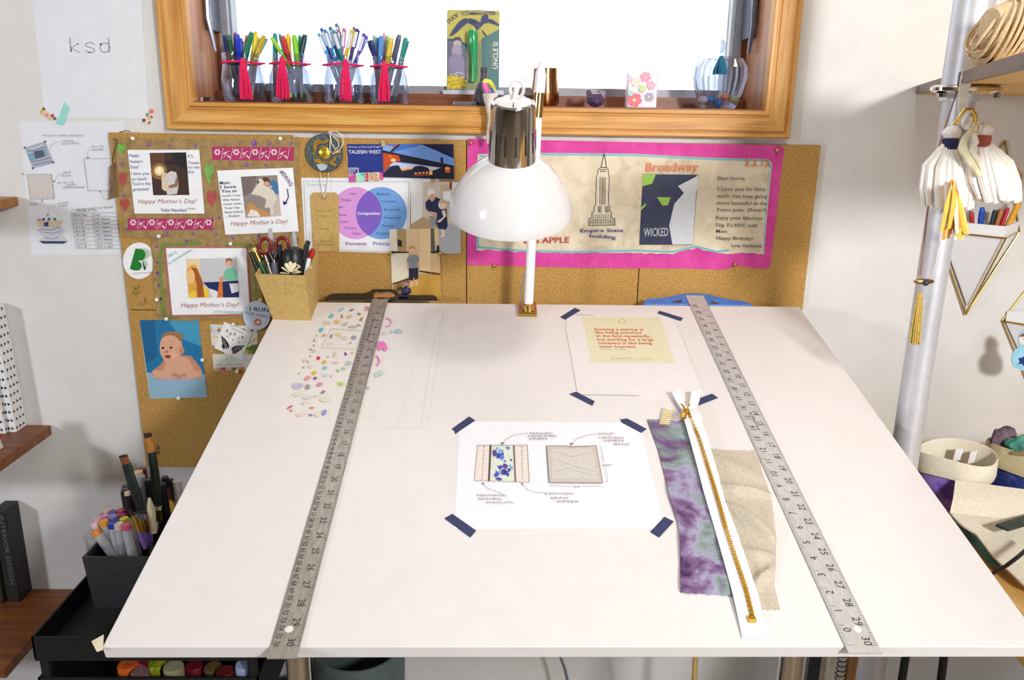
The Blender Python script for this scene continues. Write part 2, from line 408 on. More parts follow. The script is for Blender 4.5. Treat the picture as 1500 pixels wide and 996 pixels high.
# ------------------------------------------------------------------ drawing board
board = empty('drafting_table', DP(DW / 2, .3, -.02), 'white tilted drafting board on chrome legs, with papers and rulers lying on it', 'desk')
TH = .0155
bq = [DP(0, 0, -TH), DP(DW, 0, -TH), DP(DW, DD, -TH), DP(0, DD, -TH)]; tq = [DP(0, 0), DP(DW, 0), DP(DW, DD), DP(0, DD)]
MB().hexa(bq, tq).build('board', M_desk, board, bevel=.0012)
for u in (.115, .80):
    c = DP(u, .28, -TH)
    MB().tube([V((c.x, c.y, .03)), V((c.x, c.y, c.z - .012))], .0165, 16).build('leg', M_chrome, board, smooth=True)
    MB().box((c.x - .022, c.y - .28, 0), (c.x + .022, c.y + .28, .035)).build('foot', M_chrome, board, bevel=.006)
    MB().prism([DP(u - .02, .12, -TH - .02), DP(u + .02, .12, -TH - .02), DP(u + .02, .55, -TH - .02), DP(u - .02, .55, -TH - .02)], DN * .02).build('support_rail', plain((60, 62, 66), .4, .6), board)
l0, l1 = DP(.115, .28, -TH), DP(.80, .28, -TH)
MB().tube([V((l0.x, l0.y, .34)), V((l1.x, l1.y, .34))], .012, 12).build('stretcher', M_chrome, board, smooth=True)
# scrap of masking tape at the corner
MB().prism([K(152, 930, .0002), K(151, 952, .0002), K(142, 955, .0002), K(134, 940, .0002)], DN * .0006).build('corner_tape', plain((222, 214, 186), .8), board)
# ================================================================== things pinned to the left wall
NAVY, DK = (40, 44, 96), (52, 52, 58)
# ---- sheet with three letters
s1 = sheet('letter_sheet', [(44, -30), (205, -30), (219, 174), (66, 172)], W, .0004, .0004, M_paperw, label='plain white sheet with the three letters ksd, taped up beside the window', cat='paper')
k = Ink(W, .0009, crop(0, 0, 320 / 1500), 320 / 1500)
k.l((70, 74, 96), 5, [(479, 258), (486, 352)]).l((70, 74, 96), 4, [(540, 298), (487, 330), (550, 362)]).e((40, 40, 90), 488, 347, 6, 9).e((50, 54, 100), 536, 300, 7, 4)
sp = [(648, 304), (632, 294), (606, 292), (587, 303), (592, 318), (622, 327), (646, 336), (650, 352), (630, 362), (605, 360), (587, 346)]
k.l((66, 70, 96), 4, sp).e((36, 40, 90), 615, 358, 10, 4)
dp_ = [(720 + 33 * math.cos(a), 327 + 33 * math.sin(a)) for a in [2 * PI * i / 16 for i in range(16)]]
k.l((66, 70, 96), 4, dp_, True).l((66, 70, 96), 4, [(744, 262), (752, 360)]).e((36, 40, 90), 692, 304, 9, 6)
k.l((196, 198, 206), 1.2, [(485, 412), (735, 416)])
k.done(s1, 'pen_drawing')
def washi(pts, base, dots, label, cr=IDN):
    o = sheet('washi_tape', pts, W, .0009, .0003, base, label=label, cat='tape', cr=cr)
    if dots:
        kk = Ink(W, .0014, cr, 1); [kk.e(c, x, y, r) for x, y, r, c in dots]; kk.done(o, 'dot_pattern')
C0 = crop(0, 0, 320 / 1500)
washi([(290, 736), (396, 822), (340, 824), (266, 770)], plain((226, 206, 190), .7), [(287, 770, 16, (196, 190, 60)), (322, 790, 14, (222, 130, 126)), (360, 795, 13, (180, 40, 70)), (300, 748, 11, (130, 44, 60)), (375, 814, 10, (96, 56, 50)), (340, 812, 9, (190, 190, 80))], 'dotted washi tape at the lower left corner of the letter sheet', C0)
washi([(444, 700), (482, 742), (436, 862), (384, 852)], plain((150, 214, 206), .7), [], 'plain mint green tape strip overlapping the letter sheet bottom', C0)
washi([(1030, 733), (1072, 756), (1018, 862), (972, 846)], plain((230, 210, 196), .7), [(1040, 765, 16, (222, 120, 120)), (1012, 788, 13, (130, 156, 130)), (988, 826, 12, (110, 50, 62)), (1022, 812, 12, (200, 200, 90)), (1040, 802, 9, (200, 70, 90)), (1024, 843, 9, (170, 60, 80))], 'dotted washi tape at the lower right corner of the letter sheet', C0)

# ---- pillow sample sheet
s2 = sheet('pillow_plan_sheet', [(28, 178), (182, 178), (186, 372), (46, 374)], W, .0002, .0002, M_paperw, label='white plan sheet with pillow sketches and a size table, on the left wall', cat='paper')
k = Ink(W, .0005, crop(20, 185, 170 / 891), 170 / 891); L = (120, 120, 128)
k.t(L, 'PILLOW SAMPLE BOARD', 224, 80, 538, 80, 17)
k.p((168, 172, 190), [(82, 163), (243, 114), (310, 284), (146, 324)]).p((110, 160, 176), [(104, 216), (246, 168), (262, 222), (124, 268)]).p((64, 74, 100), [(152, 192), (226, 182), (240, 232), (168, 252)])
k.l((80, 84, 104), 5, [(110, 190), (170, 184), (250, 152)]).l((80, 84, 104), 5, [(136, 272), (205, 262), (282, 240)]).l((200, 206, 214), 8, [(124, 180), (230, 142)]).l((90, 96, 120), 5, [(150, 296), (230, 282), (296, 266)])
for x, y in ((84, 164), (241, 118), (304, 276), (148, 322)): k.e((80, 80, 88), x, y, 9)
k.l(L, 2, [(278, 168), (296, 140), (330, 120), (368, 118)]).t(L, 'PAINTED', 378, 120, 466, 118, 13).t(L, 'FRONT/BACK', 370, 143, 505, 134, 13)
k.l(L, 3, [(102, 369), (291, 368), (313, 558), (128, 558)], True).p((206, 196, 190), [(106, 373), (288, 372), (309, 554), (131, 554)])
k.l(L, 2, [(308, 424), (340, 380), (380, 352)]).t(L, '18x18', 384, 362, 440, 358, 14).t(L, 'BLOCK', 372, 386, 444, 384, 14).p(L, [(300, 426), (312, 412), (320, 430)])
k.t(L, '(3) 18 x 18', 338, 440, 458, 436, 14).t(L, 'SQUARE', 400, 458, 480, 454, 12).t(L, '- ZIPPERED BORDER', 366, 478, 546, 474, 13)
k.l(L, 3, [(735, 248), (538, 248), (571, 494), (735, 494)]).p(L, [(556, 236), (580, 236), (572, 250)]).l(L, 2, [(568, 240), (568, 196), (580, 160)])
k.t(L, '20 x 20', 596, 164, 690, 160, 15).t(L, 'SQUARE', 596, 188, 692, 184, 15).p(L, [(656, 506), (664, 492), (672, 506)]).l(L, 2, [(664, 500), (690, 552), (730, 562)])
k.t(L, 'ZIPPER', 118, 606, 188, 604, 12).p(L, [(208, 572), (218, 560), (228, 572)]).l(L, 2, [(218, 566), (208, 588)]).e(L, 72, 366, 8, 8).e((214, 212, 212), 72, 366, 5, 5)
k.t(L, 'ASSORTED', 336, 600, 422, 592, 12).t(L, 'LUMBAR', 344, 620, 414, 612, 12).l(L, 2, [(262, 684), (268, 640), (290, 612), (330, 600)]).p(L, [(252, 676), (272, 676), (262, 692)])
k.p((222, 202, 170), [(176, 718), (388, 724), (352, 764), (206, 770)]).p((226, 230, 236), [(176, 718), (238, 700), (350, 704), (388, 724)]).p((60, 84, 150), [(222, 704), (238, 702), (240, 722), (216, 722)]).p((60, 84, 150), [(262, 702), (280, 702), (282, 722), (262, 722)]).p((60, 84, 150), [(304, 704), (322, 704), (330, 722), (308, 722)]).p((50, 74, 144), [(230, 740), (268, 732), (266, 768), (236, 768)]).p((50, 74, 144), [(176, 718), (200, 710), (214, 722)])
k.p((208, 208, 218), [(212, 772), (362, 768), (398, 806), (360, 832), (220, 836), (192, 800)]).l((90, 92, 112), 4, [(180, 802), (214, 790), (290, 796), (360, 776)]).l((110, 112, 132), 4, [(230, 812), (300, 820), (360, 806)])
k.p((204, 206, 216), [(232, 838), (370, 836), (410, 884), (194, 882)]).l((110, 112, 132), 5, [(240, 856), (300, 866), (340, 850)]).p((40, 50, 90), [(194, 880), (410, 882), (386, 900), (226, 900)])
k.t(L, '* ORDER EIGHT OF EACH', 452, 650, 762, 626, 15).t(L, 'PANEL STYLE', 490, 656, 640, 650, 14)
lx, rx = lambda y: 442 + (y - 662) * .135, lambda y: 798 + (y - 662) * .118
ys = [662, 692, 724, 755, 786, 818, 848, 880, 910, 940]
for y in ys: k.l(L, 2, [(lx(y), y), (rx(y), y)])
for f in (0, .445, 1): k.l(L, 2, [(lx(662) + f * (rx(662) - lx(662)), 662), (lx(940) + f * (rx(940) - lx(940)), 940)])
rows = [('Pillow Size', 'Front'), ('12 x 12', '13.5" Square'), ('14 x 14', '14.5" Square'), ('16 x 16', '16.5" Square'), ('18 x 18', '18.5" Square'), ('20 x 20', '20.5" Square'), ('27 x 27', '27.5" Square'), ('12 x 16', '12.5" x 16.5"'), ('14 x 18', '14.5" x 18.5"')]
for i, (a, b) in enumerate(rows):
    y = ys[i + 1] - 7; x = lx(y); w = rx(y) - x
    k.t(DK, a, x + 12, y, x + (118 if i == 0 else 84), y, 15).t(DK, b, x + .445 * w + 10, y, x + .445 * w + (62 if i == 0 else 132), y, 15)
k.done(s2, 'drawing')

# ================================================================== brown paper collages with greeting cards
CC = crop(160, 180, 280 / 930); CU_ = 280 / 930
top_pts = rough_edge([(20, 72), (925, 82), (922, 560), (700, 575), (560, 578), (380, 585), (200, 560), (75, 548)], 5, 26)
g1 = sheet('paper_collage', top_pts, W, .0105, .0012, M_brownpaper, cr=CC, label='torn brown handmade paper holding two greeting cards and floral tape strips', cat='collage')
low_pts = rough_edge([(205, 545), (260, 560), (700, 575), (735, 640), (745, 935), (560, 955), (300, 962), (232, 940), (212, 700)], 6, 26)
g2 = sheet('paper_collage', low_pts, W, .0118, .0012, M_brownpaper, cr=CC, label='lower torn brown paper with a single framed greeting card, beside pen box', cat='collage')
# folded back edge on the left and cord
MB().tube([W(*CC(22, 78), .013), W(*CC(38, 84), .014), W(*CC(16, 180), .014), W(*CC(28, 260), .013), W(*CC(4, 370), .012)], .0012, 5).build('hanging_cord', plain((110, 84, 56), .9), g1, smooth=True)
MB().tube([W(*CC(50, 46), .013), W(*CC(80, 38), .015), W(*CC(104, 42), .013)], .0009, 5).build('hanging_cord', plain((110, 84, 56), .9), g1, smooth=True)
sheet('folded_edge', rough_edge([(4, 210), (30, 190), (40, 360), (0, 372)], 3, 20), W, .0118, .0015, plain((120, 96, 66), .9), g1, cr=CC)
# purple dots
for (x, y, r) in [(190, 107, 11), (294, 109, 8), (418, 110, 9), (704, 98, 16), (778, 101, 11), (60, 200, 11), (72, 350, 8), (586, 190, 6), (668, 205, 12), (762, 204, 8), (533, 461, 9), (84, 517, 8), (278, 539, 10), (408, 539, 9), (518, 541, 8), (600, 560, 9), (726, 549, 9), (883, 100, 8)]:
    kk = Ink(W, .0118, CC, CU_); kk.e((126, 78, 140), x, y, r, r * .9, n=10).e((156, 112, 166), x - r * .2, y - r * .2, r * .5, n=8); kk.done(g1, 'purple_dot')
for (x, y, r) in [(235, 732, 11), (240, 790, 8), (230, 604, 7), (250, 855, 7), (376, 574, 9), (234, 680, 8), (262, 935, 7)]:
    kk = Ink(W, .0131, CC, CU_); kk.e((126, 78, 140), x, y, r, r * .9, n=10); kk.done(g2, 'purple_dot')
def heart(cx, cy, w, h, c, par, off, name):
    pts = []
    for i in range(22):
        t = 2 * PI * i / 22; x = 16 * math.sin(t) ** 3; y = 13 * math.cos(t) - 5 * math.cos(2 * t) - 2 * math.cos(3 * t) - math.cos(4 * t)
        pts.append((cx + x / 32 * w, cy - (y + 2) / 30 * h))
    sheet(name, pts, W, off, .0006, plain(c, .9, var=.12, scale=120), par, cr=CC)
heart(58, 128, 46, 62, (118, 176, 70), g1, .0117, 'green_heart'); heart(66, 278, 42, 82, (176, 78, 70), g1, .0117, 'red_heart')
heart(76, 402, 48, 70, (170, 76, 68), g1, .0117, 'red_heart'); heart(486, 250, 46, 118, (120, 166, 84), g1, .0117, 'green_heart'); heart(498, 370, 54, 88, (172, 76, 74), g1, .0117, 'red_heart')
def floral(pts, name='floral_tape'):
    o = sheet(name, pts, W, .0117, .0004, plain((176, 40, 96), .7, var=.05), g1, cr=CC)
    (x0, y0), (x1, y1) = pts[0], pts[2]; kk = Ink(W, .0122, CC, CU_); wh = (236, 206, 216)
    h = y1 - y0; n = int((x1 - x0) / 46)
    for i in range(n):
        cx = x0 + 26 + i * 46; cy = (y0 + y1) / 2 + (8 if i % 2 else -8)
        if i % 2 == 0:
            for a in range(6): kk.e(wh, cx + 11 * math.cos(a * PI / 3), cy + 11 * math.sin(a * PI / 3), 5.5, n=8)
        else:
            kk.l(wh, 2.5, [(cx - 20, cy + 14), (cx - 6, cy), (cx, cy - 16), (cx + 12, cy - 20)]).e(wh, cx + 10, cy + 6, 12, 4, .8, 8).e(wh, cx - 10, cy - 10, 10, 4, -.7, 8)
        kk.l(wh, 2.2, [(cx + 18, y1 - 6), (cx + 24, (y0 + y1) / 2), (cx + 30, y0 + 6)])
    kk.done(o, 'flower_print')
floral([(500, 116), (900, 118), (898, 184), (502, 180)]); floral([(90, 464), (508, 464), (508, 520), (92, 522)])
RED = (172, 84, 76); BLUEINK = (58, 56, 128)
# card 1: dark photo of a person holding a dog
c1 = sheet('greeting_card', [(90, 131), (438, 131), (464, 441), (124, 441)], W, .0124, .0006, M_paper, g1, cr=CC)
k = Ink(W, .0131, CC, CU_)
k.p((64, 38, 26), [(196, 146), (374, 143), (390, 351), (214, 352)]).p((96, 58, 34), [(196, 146), (270, 145), (262, 240), (206, 250)]).e((150, 104, 50), 242, 235, 40).e((238, 216, 150), 243, 233, 24).e((255, 246, 214), 244, 232, 14)
k.p((30, 22, 24), [(300, 146), (374, 143), (380, 230), (320, 200)]).e((70, 44, 34), 295, 208, 17, 22).p((20, 18, 24), [(276, 200), (284, 184), (308, 184), (316, 204)]).p((214, 208, 204), [(276, 250), (300, 234), (326, 240), (338, 300), (330, 345), (282, 350), (272, 300)]).p((150, 110, 86), [(326, 262), (340, 292), (330, 312), (290, 318), (286, 306), (318, 296)]).p((224, 206, 176), [(254, 262), (266, 244), (282, 262), (292, 330), (270, 332), (256, 320)]).e((220, 196, 160), 268, 256, 12, 16)
for s, y, x1 in [('Happy', 166, 146), ("Mother's", 196, 162), ('Day!', 222, 142), ('I love you', 254, 192), ('so much', 280, 180), ("You're the", 304, 198), ('greatest!', 330, 190)]: k.t(BLUEINK, s, 98 + (y - 160) * .1, y, x1 + (y - 160) * .02, y - 2, 15)
for s, y, x1 in [('P.S.', 168, 412), ('Thanks', 200, 438), ('for the', 222, 440), ('kix', 244, 414)]: k.t(BLUEINK, s, 384, y, x1, y, 13)
k.t(RED, "Happy Mother's Day!", 140, 392, 428, 390, 21, -.006, False, .35).t(BLUEINK, 'Feliz Navidad', 254, 432, 376, 432, 16).t((176, 136, 80), 'Wait...', 380, 424, 428, 420, 12)
k.done(c1, 'photo_print')
# card 2
c2 = sheet('greeting_card', [(525, 232), (894, 218), (922, 528), (566, 544)], W, .0124, .0006, M_paper, g1, cr=CC)
k = Ink(W, .0131, CC, CU_)
k.p((150, 136, 130), [(640, 262), (818, 254), (836, 452), (664, 462)]).p((122, 108, 104), [(640, 262), (720, 258), (700, 330), (652, 360)]).p((206, 190, 176), [(760, 350), (826, 340), (836, 452), (800, 456)]).p((70, 120, 170), [(764, 300), (800, 274), (822, 300), (824, 352), (792, 332)]).e((96, 60, 44), 760, 284, 22, 20).e((214, 166, 130), 766, 296, 14, 12).p((220, 176, 146), [(700, 318), (740, 322), (790, 302), (794, 316), (744, 338), (704, 330)])
k.p((226, 216, 200), [(690, 346), (720, 300), (730, 284), (750, 300), (800, 330), (814, 370), (792, 410), (756, 414), (764, 372), (736, 356)]).e((228, 218, 204), 736, 292, 17, 20).e((60, 44, 40), 724, 288, 5, 8).p((224, 214, 200), [(780, 400), (800, 410), (800, 450), (784, 452)]).p((204, 148, 90), [(664, 456), (672, 410), (690, 390), (720, 412), (780, 440), (790, 454)]).p((240, 234, 226), [(670, 456), (690, 420), (720, 430), (736, 456)]).p((204, 148, 90), [(668, 404), (676, 388), (690, 396), (700, 386), (702, 404), (686, 416)])
for i, (s, x1) in enumerate([('Mom,', 590), ('I love', 618), ('You so', 622), ('much! Your', 640), ('the best', 636), ('mom ever,', 648), ('Your my', 634), ('best friend', 650), ('- Aidan', 634)]): k.t((50, 34, 92), s, 538 + i * 3.6, 300 + i * 20, x1, 296 + i * 20, 15 if i < 3 else 11, .012 if i < 3 else 0)
k.t((70, 30, 110), '#SWAG', 828, 238, 880, 310, 20, .01, True).l((60, 26, 100), 5, [(866, 320), (872, 360), (858, 390)]).p((60, 26, 100), [(844, 380), (868, 388), (850, 402)])
k.t(RED, "Happy Mother's Day!", 590, 500, 872, 488, 21, -.006, False, .35)
k.done(c2, 'photo_print')
# card 3 on the lower paper with hand-drawn border
k = Ink(W, .0131, CC, CU_)
for off, c, wd in ((0, (118, 140, 62), 16),):
    k.l(c, wd, [(258, 920), (246, 640), (262, 592), (450, 586)]).l(c, 12, [(560, 588), (690, 592), (706, 640), (716, 860)]).l((110, 128, 58), 10, [(262, 900), (268, 944), (330, 952)])
k.done(g2, 'border_drawing')['kind'] = 'stuff'
c3 = sheet('greeting_card', [(272, 606), (668, 606), (688, 932), (304, 938)], W, .0138, .0006, M_paper, g2, cr=CC)
k = Ink(W, .0145, CC, CU_)
k.l((190, 110, 110), 7, [(272, 606), (668, 606), (688, 932), (304, 938)], True)
k.p((208, 206, 210), [(372, 662), (620, 656), (632, 850), (386, 852)]).p((240, 214, 170), [(372, 664), (440, 660), (444, 760), (380, 760)]).p((232, 168, 70), [(376, 720), (390, 694), (420, 690), (452, 760), (466, 850), (386, 850)]).p((168, 92, 40), [(400, 702), (428, 708), (456, 780), (468, 846), (430, 848), (424, 780)]).e((244, 196, 130), 396, 748, 21, 36).p((250, 206, 60), [(386, 828), (420, 816), (424, 850), (386, 852)]).p((250, 206, 60), [(456, 790), (480, 812), (488, 850), (464, 850)])
k.p((34, 44, 92), [(456, 776), (550, 772), (628, 766), (632, 848), (520, 850), (500, 820)]).p((232, 236, 242), [(486, 806), (520, 816), (552, 850), (500, 850)]).p((120, 196, 160), [(556, 732), (568, 708), (606, 704), (624, 726), (622, 764), (568, 768)]).e((226, 180, 150), 582, 682, 17, 20).p((146, 96, 60), [(564, 678), (570, 660), (590, 658), (600, 676), (582, 668)]).p((226, 120, 50), [(536, 770), (550, 762), (554, 848), (524, 850)]).p((214, 160, 130), [(534, 756), (556, 742), (564, 758), (544, 776)]).p((230, 230, 236), [(584, 782), (630, 780), (632, 818), (596, 830)])
k.t(RED, "Happy Mother's Day!", 348, 896, 632, 894, 21, -.006, False, .35).t((92, 170, 168), '2013', 288, 656, 330, 634, 14, 0, True).t((92, 170, 168), 'TO: WITTIE-MAMMA', 286, 694, 402, 622, 11, 0, True).t((92, 170, 168), 'LOVE HANDSOME', 510, 924, 656, 930, 12)
k.done(c3, 'photo_print')

# ================================================================== round logo sticker
CR_ = crop(180, 350, 60 / 598); U = 60 / 598
rp = [(236 + 232 * math.cos(a), 318 + 266 * math.sin(a)) for a in [2 * PI * i / 40 for i in range(40)]]
st = sheet('round_sticker', rp, W, .0102, .0004, plain((240, 238, 238), .6, var=.01), cr=CR_, label='round white card tag with a two-tone green letter B logo', cat='tag')
k = Ink(W, .0107, CR_, U)
def bshape(x0, y0, x1, y1, r1, r2, c):
    pts = [(x0, y0), (x0 + 60, y0)]
    pts += [(x0 + 62 + r1 * math.sin(a), y0 + r1 - r1 * math.cos(a)) for a in [PI * i / 9 for i in range(1, 10)]]
    pts += [(x0 + 20 + r2 * math.sin(a), y0 + 2 * r1 + r2 - r2 * math.cos(a)) for a in [PI * i / 9 for i in range(0, 9)]]
    pts += [(x1 + 60, y1 + 14), (x1, y1 - 10)]
    k.p(c, pts)
bshape(262, 138, 284, 448, 78, 80, (186, 206, 186)); bshape(182, 142, 100, 446, 88, 74, (20, 124, 34))
k.t((110, 106, 104), 'busymaking.com', 148, 512, 410, 494, 20); k.done(st, 'logo_print')
# ================================================================== baby portrait
CBb = crop(180, 340, 300 / 1149); U = 300 / 1149
bp = sheet('baby_portrait', [(93, 494), (422, 488), (474, 926), (152, 934)], W, .0104, .0004, plain((236, 238, 240), .3), cr=CBb, label='colour portrait photograph of a baby on blue, pinned to the cork', cat='photo')
k = Ink(W, .0109, CBb, U)
k.p((34, 120, 168), [(93, 494), (422, 488), (460, 805), (136, 800)]).p((70, 158, 196), [(250, 492), (422, 488), (440, 640), (330, 600)]).p((24, 100, 148), [(93, 494), (180, 492), (190, 700), (128, 740)]).p((150, 186, 208), [(134, 788), (458, 796), (474, 926), (152, 934)])
sk, sk2, sk3 = (226, 172, 142), (204, 144, 116), (184, 122, 96)
k.p(sk2, [(232, 712), (330, 690), (384, 696), (436, 760), (448, 800), (430, 822), (180, 826), (160, 800), (176, 770), (214, 742)]).p(sk, [(240, 716), (330, 700), (372, 712), (400, 770), (330, 800), (230, 790)]).p(sk, [(164, 776), (250, 776), (300, 790), (302, 820), (260, 826), (172, 818)]).p(sk, [(446, 780), (380, 776), (330, 792), (326, 818), (368, 828), (440, 812)]).e(sk2, 288, 800, 16, 12).e(sk2, 342, 802, 16, 12)
k.e(sk, 270, 648, 64, 88).e((160, 120, 84), 278, 588, 60, 32).e(sk, 264, 628, 56, 50).e(sk2, 330, 664, 15, 22).e((60, 40, 40), 224, 650, 8, 7).e((60, 40, 40), 270, 648, 8, 7).e(sk3, 244, 672, 9, 7).p((150, 60, 56), [(232, 692), (276, 688), (262, 708), (244, 708)]).e((238, 186, 160), 286, 688, 20, 16)
k.done(bp, 'photo_print')
# ================================================================== floral postcard and winged tag
CW = crop(300, 460, 90 / 896); U = 90 / 896
pc = sheet('floral_postcard', [(78, 150), (774, 175), (760, 800), (130, 828)], W, .0104, .0004, plain((232, 222, 206), .5), cr=CW, label='patterned postcard in orange and green, half hidden under the winged tag', cat='postcard')
k = Ink(W, .0109, CW, U)
k.p((206, 220, 220), [(82, 170), (770, 196), (768, 300), (90, 290)])
for cx in (210, 560, 690): k.p((214, 96, 60), [(cx - 36, 235), (cx, 204), (cx + 36, 238), (cx, 262)])
for cx in (100, 300, 470, 760): k.p((220, 160, 110), [(cx - 18, 236), (cx, 216), (cx + 18, 236), (cx, 256)])
k.l((196, 130, 80), 6, [(100, 350), (150, 318), (200, 346), (250, 320), (300, 350)]).l((200, 140, 90), 6, [(620, 440), (700, 390), (764, 330)]).l((220, 170, 60), 8, [(640, 420), (760, 370)])
k.p((150, 140, 70), [(106, 450), (200, 500), (280, 560), (280, 584), (112, 582)]).p((226, 118, 50), [(110, 530), (150, 530), (160, 578), (112, 580)]).p((90, 130, 60), [(600, 500), (690, 450), (766, 440), (764, 584), (600, 584)]).p((232, 116, 44), [(650, 530), (700, 530), (690, 582), (650, 582)]).p((176, 200, 60), [(600, 520), (640, 520), (640, 580), (600, 580)])
k.p((226, 224, 214), [(112, 586), (766, 586), (762, 770), (126, 772)])
for i, cx in enumerate((330, 400, 455, 520, 612)): k.l((196, 200, 196), 5, [(cx - 20, 690), (cx - 16, 620 - (i % 2) * 30), (cx, 650), (cx + 14, 690)])
k.t((120, 110, 104), 'ART CRAFTERS', 178, 748, 548, 744, 14)
k.p((214, 60, 140), [(236, 780), (300, 778), (306, 820), (244, 822)]).p((226, 190, 60), [(320, 780), (368, 800), (330, 820)]).p((110, 120, 60), [(380, 780), (460, 776), (456, 812), (390, 816)]).p((232, 120, 40), [(480, 776), (570, 774), (560, 812), (500, 816)]).p((214, 180, 120), [(136, 782), (224, 784), (230, 822), (140, 824)])
k.done(pc, 'flower_print')
wt = sheet('winged_tag', [(285, 110), (690, 290), (530, 668), (140, 494)], W, .0116, .0004, plain((242, 238, 234), .5, var=.01), cr=CW, label='small tilted white tag printed with black wings and scattered letters', cat='tag')
k = Ink(W, .0121, CW, U); bk = (34, 34, 36)
k.t((120, 118, 116), 'GO DASH', 400, 224, 548, 290, 30, 0, True)
for s, x, y, a, h in [('W', 526, 354, .4, 40), ('I', 482, 360, .5, 34), ('N', 418, 302, .35, 36), ('G', 356, 300, .3, 36), ('S', 306, 258, .25, 36), ('O', 480, 420, .3, 28), ('U', 398, 386, .3, 26), ('T', 318, 342, .3, 26)]:
    w = h * .8 if s != 'I' else h * .3; k.t(bk, s, x, y, x + w * math.cos(a), y + w * math.sin(a), h, .03, True)
k.p(bk, [(238, 312), (290, 356), (340, 420), (358, 470), (346, 508), (330, 480), (310, 524), (296, 490), (276, 526), (262, 490), (244, 484), (256, 440)]).l((220, 218, 214), 5, [(256, 350), (300, 430), (330, 486)]).l((220, 218, 214), 5, [(262, 400), (290, 450), (306, 500)])
k.p(bk, [(586, 462), (520, 458), (440, 466), (396, 490), (384, 524), (404, 530), (400, 560), (424, 590), (436, 560), (460, 586), (470, 548), (500, 550), (500, 526), (540, 520), (536, 500)]).l((220, 218, 214), 5, [(560, 472), (470, 490), (410, 520)]).l((220, 218, 214), 5, [(520, 500), (460, 520), (424, 556)])
k.done(wt, 'wing_print')
# ================================================================== running badge
bd_pts = [(376 + 20 * math.cos(a), 462 + 21.5 * math.sin(a)) for a in [2 * PI * i / 36 for i in range(36)]]
bd = sheet('round_badge', bd_pts, W, .0150, .0006, plain((206, 216, 230), .35, var=.01), label='pale blue round badge reading I RUN, partly behind the kraft pen box', cat='badge')
k = Ink(W, .0158, crop(360, 420, .2208), .2208)
k.t((60, 66, 84), 'I RUN', 26, 158, 152, 168, 26, .015, True).t((70, 76, 94), 'FOR OISELLE', -1, 180, 176, 212, 15, 0, True).e((214, 104, 78), 80, 235, 25, 23).p((240, 236, 236), [(60, 244), (86, 218), (82, 234), (104, 228), (74, 254), (80, 240)])
k.done(bd, 'badge_print')

# ================================================================== pins
def pin(x, y, off, r, c, label, grp, metalm=False, group=None):
    p = W(x, y, off + .006); o = empty('push_pin', W(x, y, off), label, 'pin', group)
    m = M_brass if metalm else plain(c, .25, var=.02)
    MB().lathe([(0, 0), (r * .9, .0), (r, .0015), (r * .92, .0035), (r * .6, .005), (0, .0056)], W(x, y, off + .001), (0, -1, 0), 14).build('pin_head', m, o, smooth=True)
    MB().lathe([(0, -.008), (.0005, -.0075), (.0005, .001), (0, .0012)], W(x, y, off + .001), (0, -1, 0), 6).build('pin_shaft', M_steel, o)
WHT = (240, 238, 234)
for x, y, off, lb in [(195, 203, .0118, 'white push pin at the top left corner of the brown collage'), (411, 203, .0118, 'white push pin at the top right corner of the brown collage'),
                      (233, 346, .0131, 'white push pin above the green logo tag, joining both brown papers'), (338, 357, .0132, 'white push pin at the top centre of the lower brown paper'),
                      (230, 439, .0132, 'white push pin on the left side of the lower brown paper'), (244, 467, .0132, 'white push pin at the top of the baby portrait'),
                      (342, 475, .0122, 'white push pin holding the winged tag'), (297, 527, .0110, 'white push pin on the right side of the baby portrait'),
                      (262, 583, .0110, 'white push pin at the bottom of the baby portrait'), (348, 544, .0110, 'white push pin at the bottom of the floral postcard')]:
    pin(x, y, off, .0037, WHT, lb, None, group='white push pins')
pin(382, 439, .0158, .0040, (226, 214, 150), 'cream push pin at the edge of the running badge', None)
for x, y, off, lb in [(200, 420, .0101, 'upper olive green pin of the pair under the logo tag'), (199.5, 428, .0101, 'lower olive green pin of the pair under the logo tag'),
                      (228.5, 655, .0101, 'upper green pin of the pair low on the cork, behind brushes'), (228.5, 662, .0101, 'lower green pin of the pair low on the cork, behind brushes')]:
    pin(x, y, off, .0038, (140, 140, 66), lb, None, group='green pins')
MB().prism([W(204, 440, .0101), W(213, 436, .0101), W(212, 445, .0101)], V((0, -.004, 0))).build('triangle_pin', plain((190, 150, 92), .4, .3), label='tan triangular pin on the cork under the logo tag', cat='pin')
# ================================================================== middle cork tile
CM = crop(420, 180, 280 / 1033); UM = 280 / 1033
# circle diagram sheet
vs_ = sheet('diagram_sheet', [(78, 296), (818, 300), (826, 318), (668, 320), (664, 706), (100, 690)], W, .0103, .0004, plain((226, 226, 230), .5, var=.01), cr=CM, label='white diagram sheet with overlapping pink and blue circles under the hanging tag', cat='paper')
k = Ink(W, .0108, CM, UM)
k.l((170, 172, 178), 3, [(92, 316), (660, 318), (652, 700), (108, 682)], True).t((196, 196, 200), 'Overview', 106, 342, 214, 342, 18, .01)
k.e((214, 150, 214), 372, 488, 129, 141, n=44).e((112, 158, 216), 512, 488, 138, 141, n=44)
pts = []
for i in range(13):
    a = math.radians(-60 + 120 * i / 12); pts.append((372 + 141 * math.cos(a) + 2, 488 + 122 * math.sin(a) / .87))
for i in range(13):
    a = math.radians(120 + 120 * i / 12); pts.append((512 + 138 * math.cos(a), 488 + 122 * math.sin(a) / .87))
k.p((124, 92, 190), pts)
pk, bl = (104, 40, 110), (34, 50, 110)
for s, x0, y, x1 in [('Line', 338, 388, 376), ('Shape', 293, 422, 348), ('Size', 262, 460, 304), ('Space', 262, 502, 324), ('Color', 288, 540, 334), ('Texture', 312, 574, 376), ('Value', 354, 604, 400)]: k.t(pk, s, x0, y, x1, y, 13)
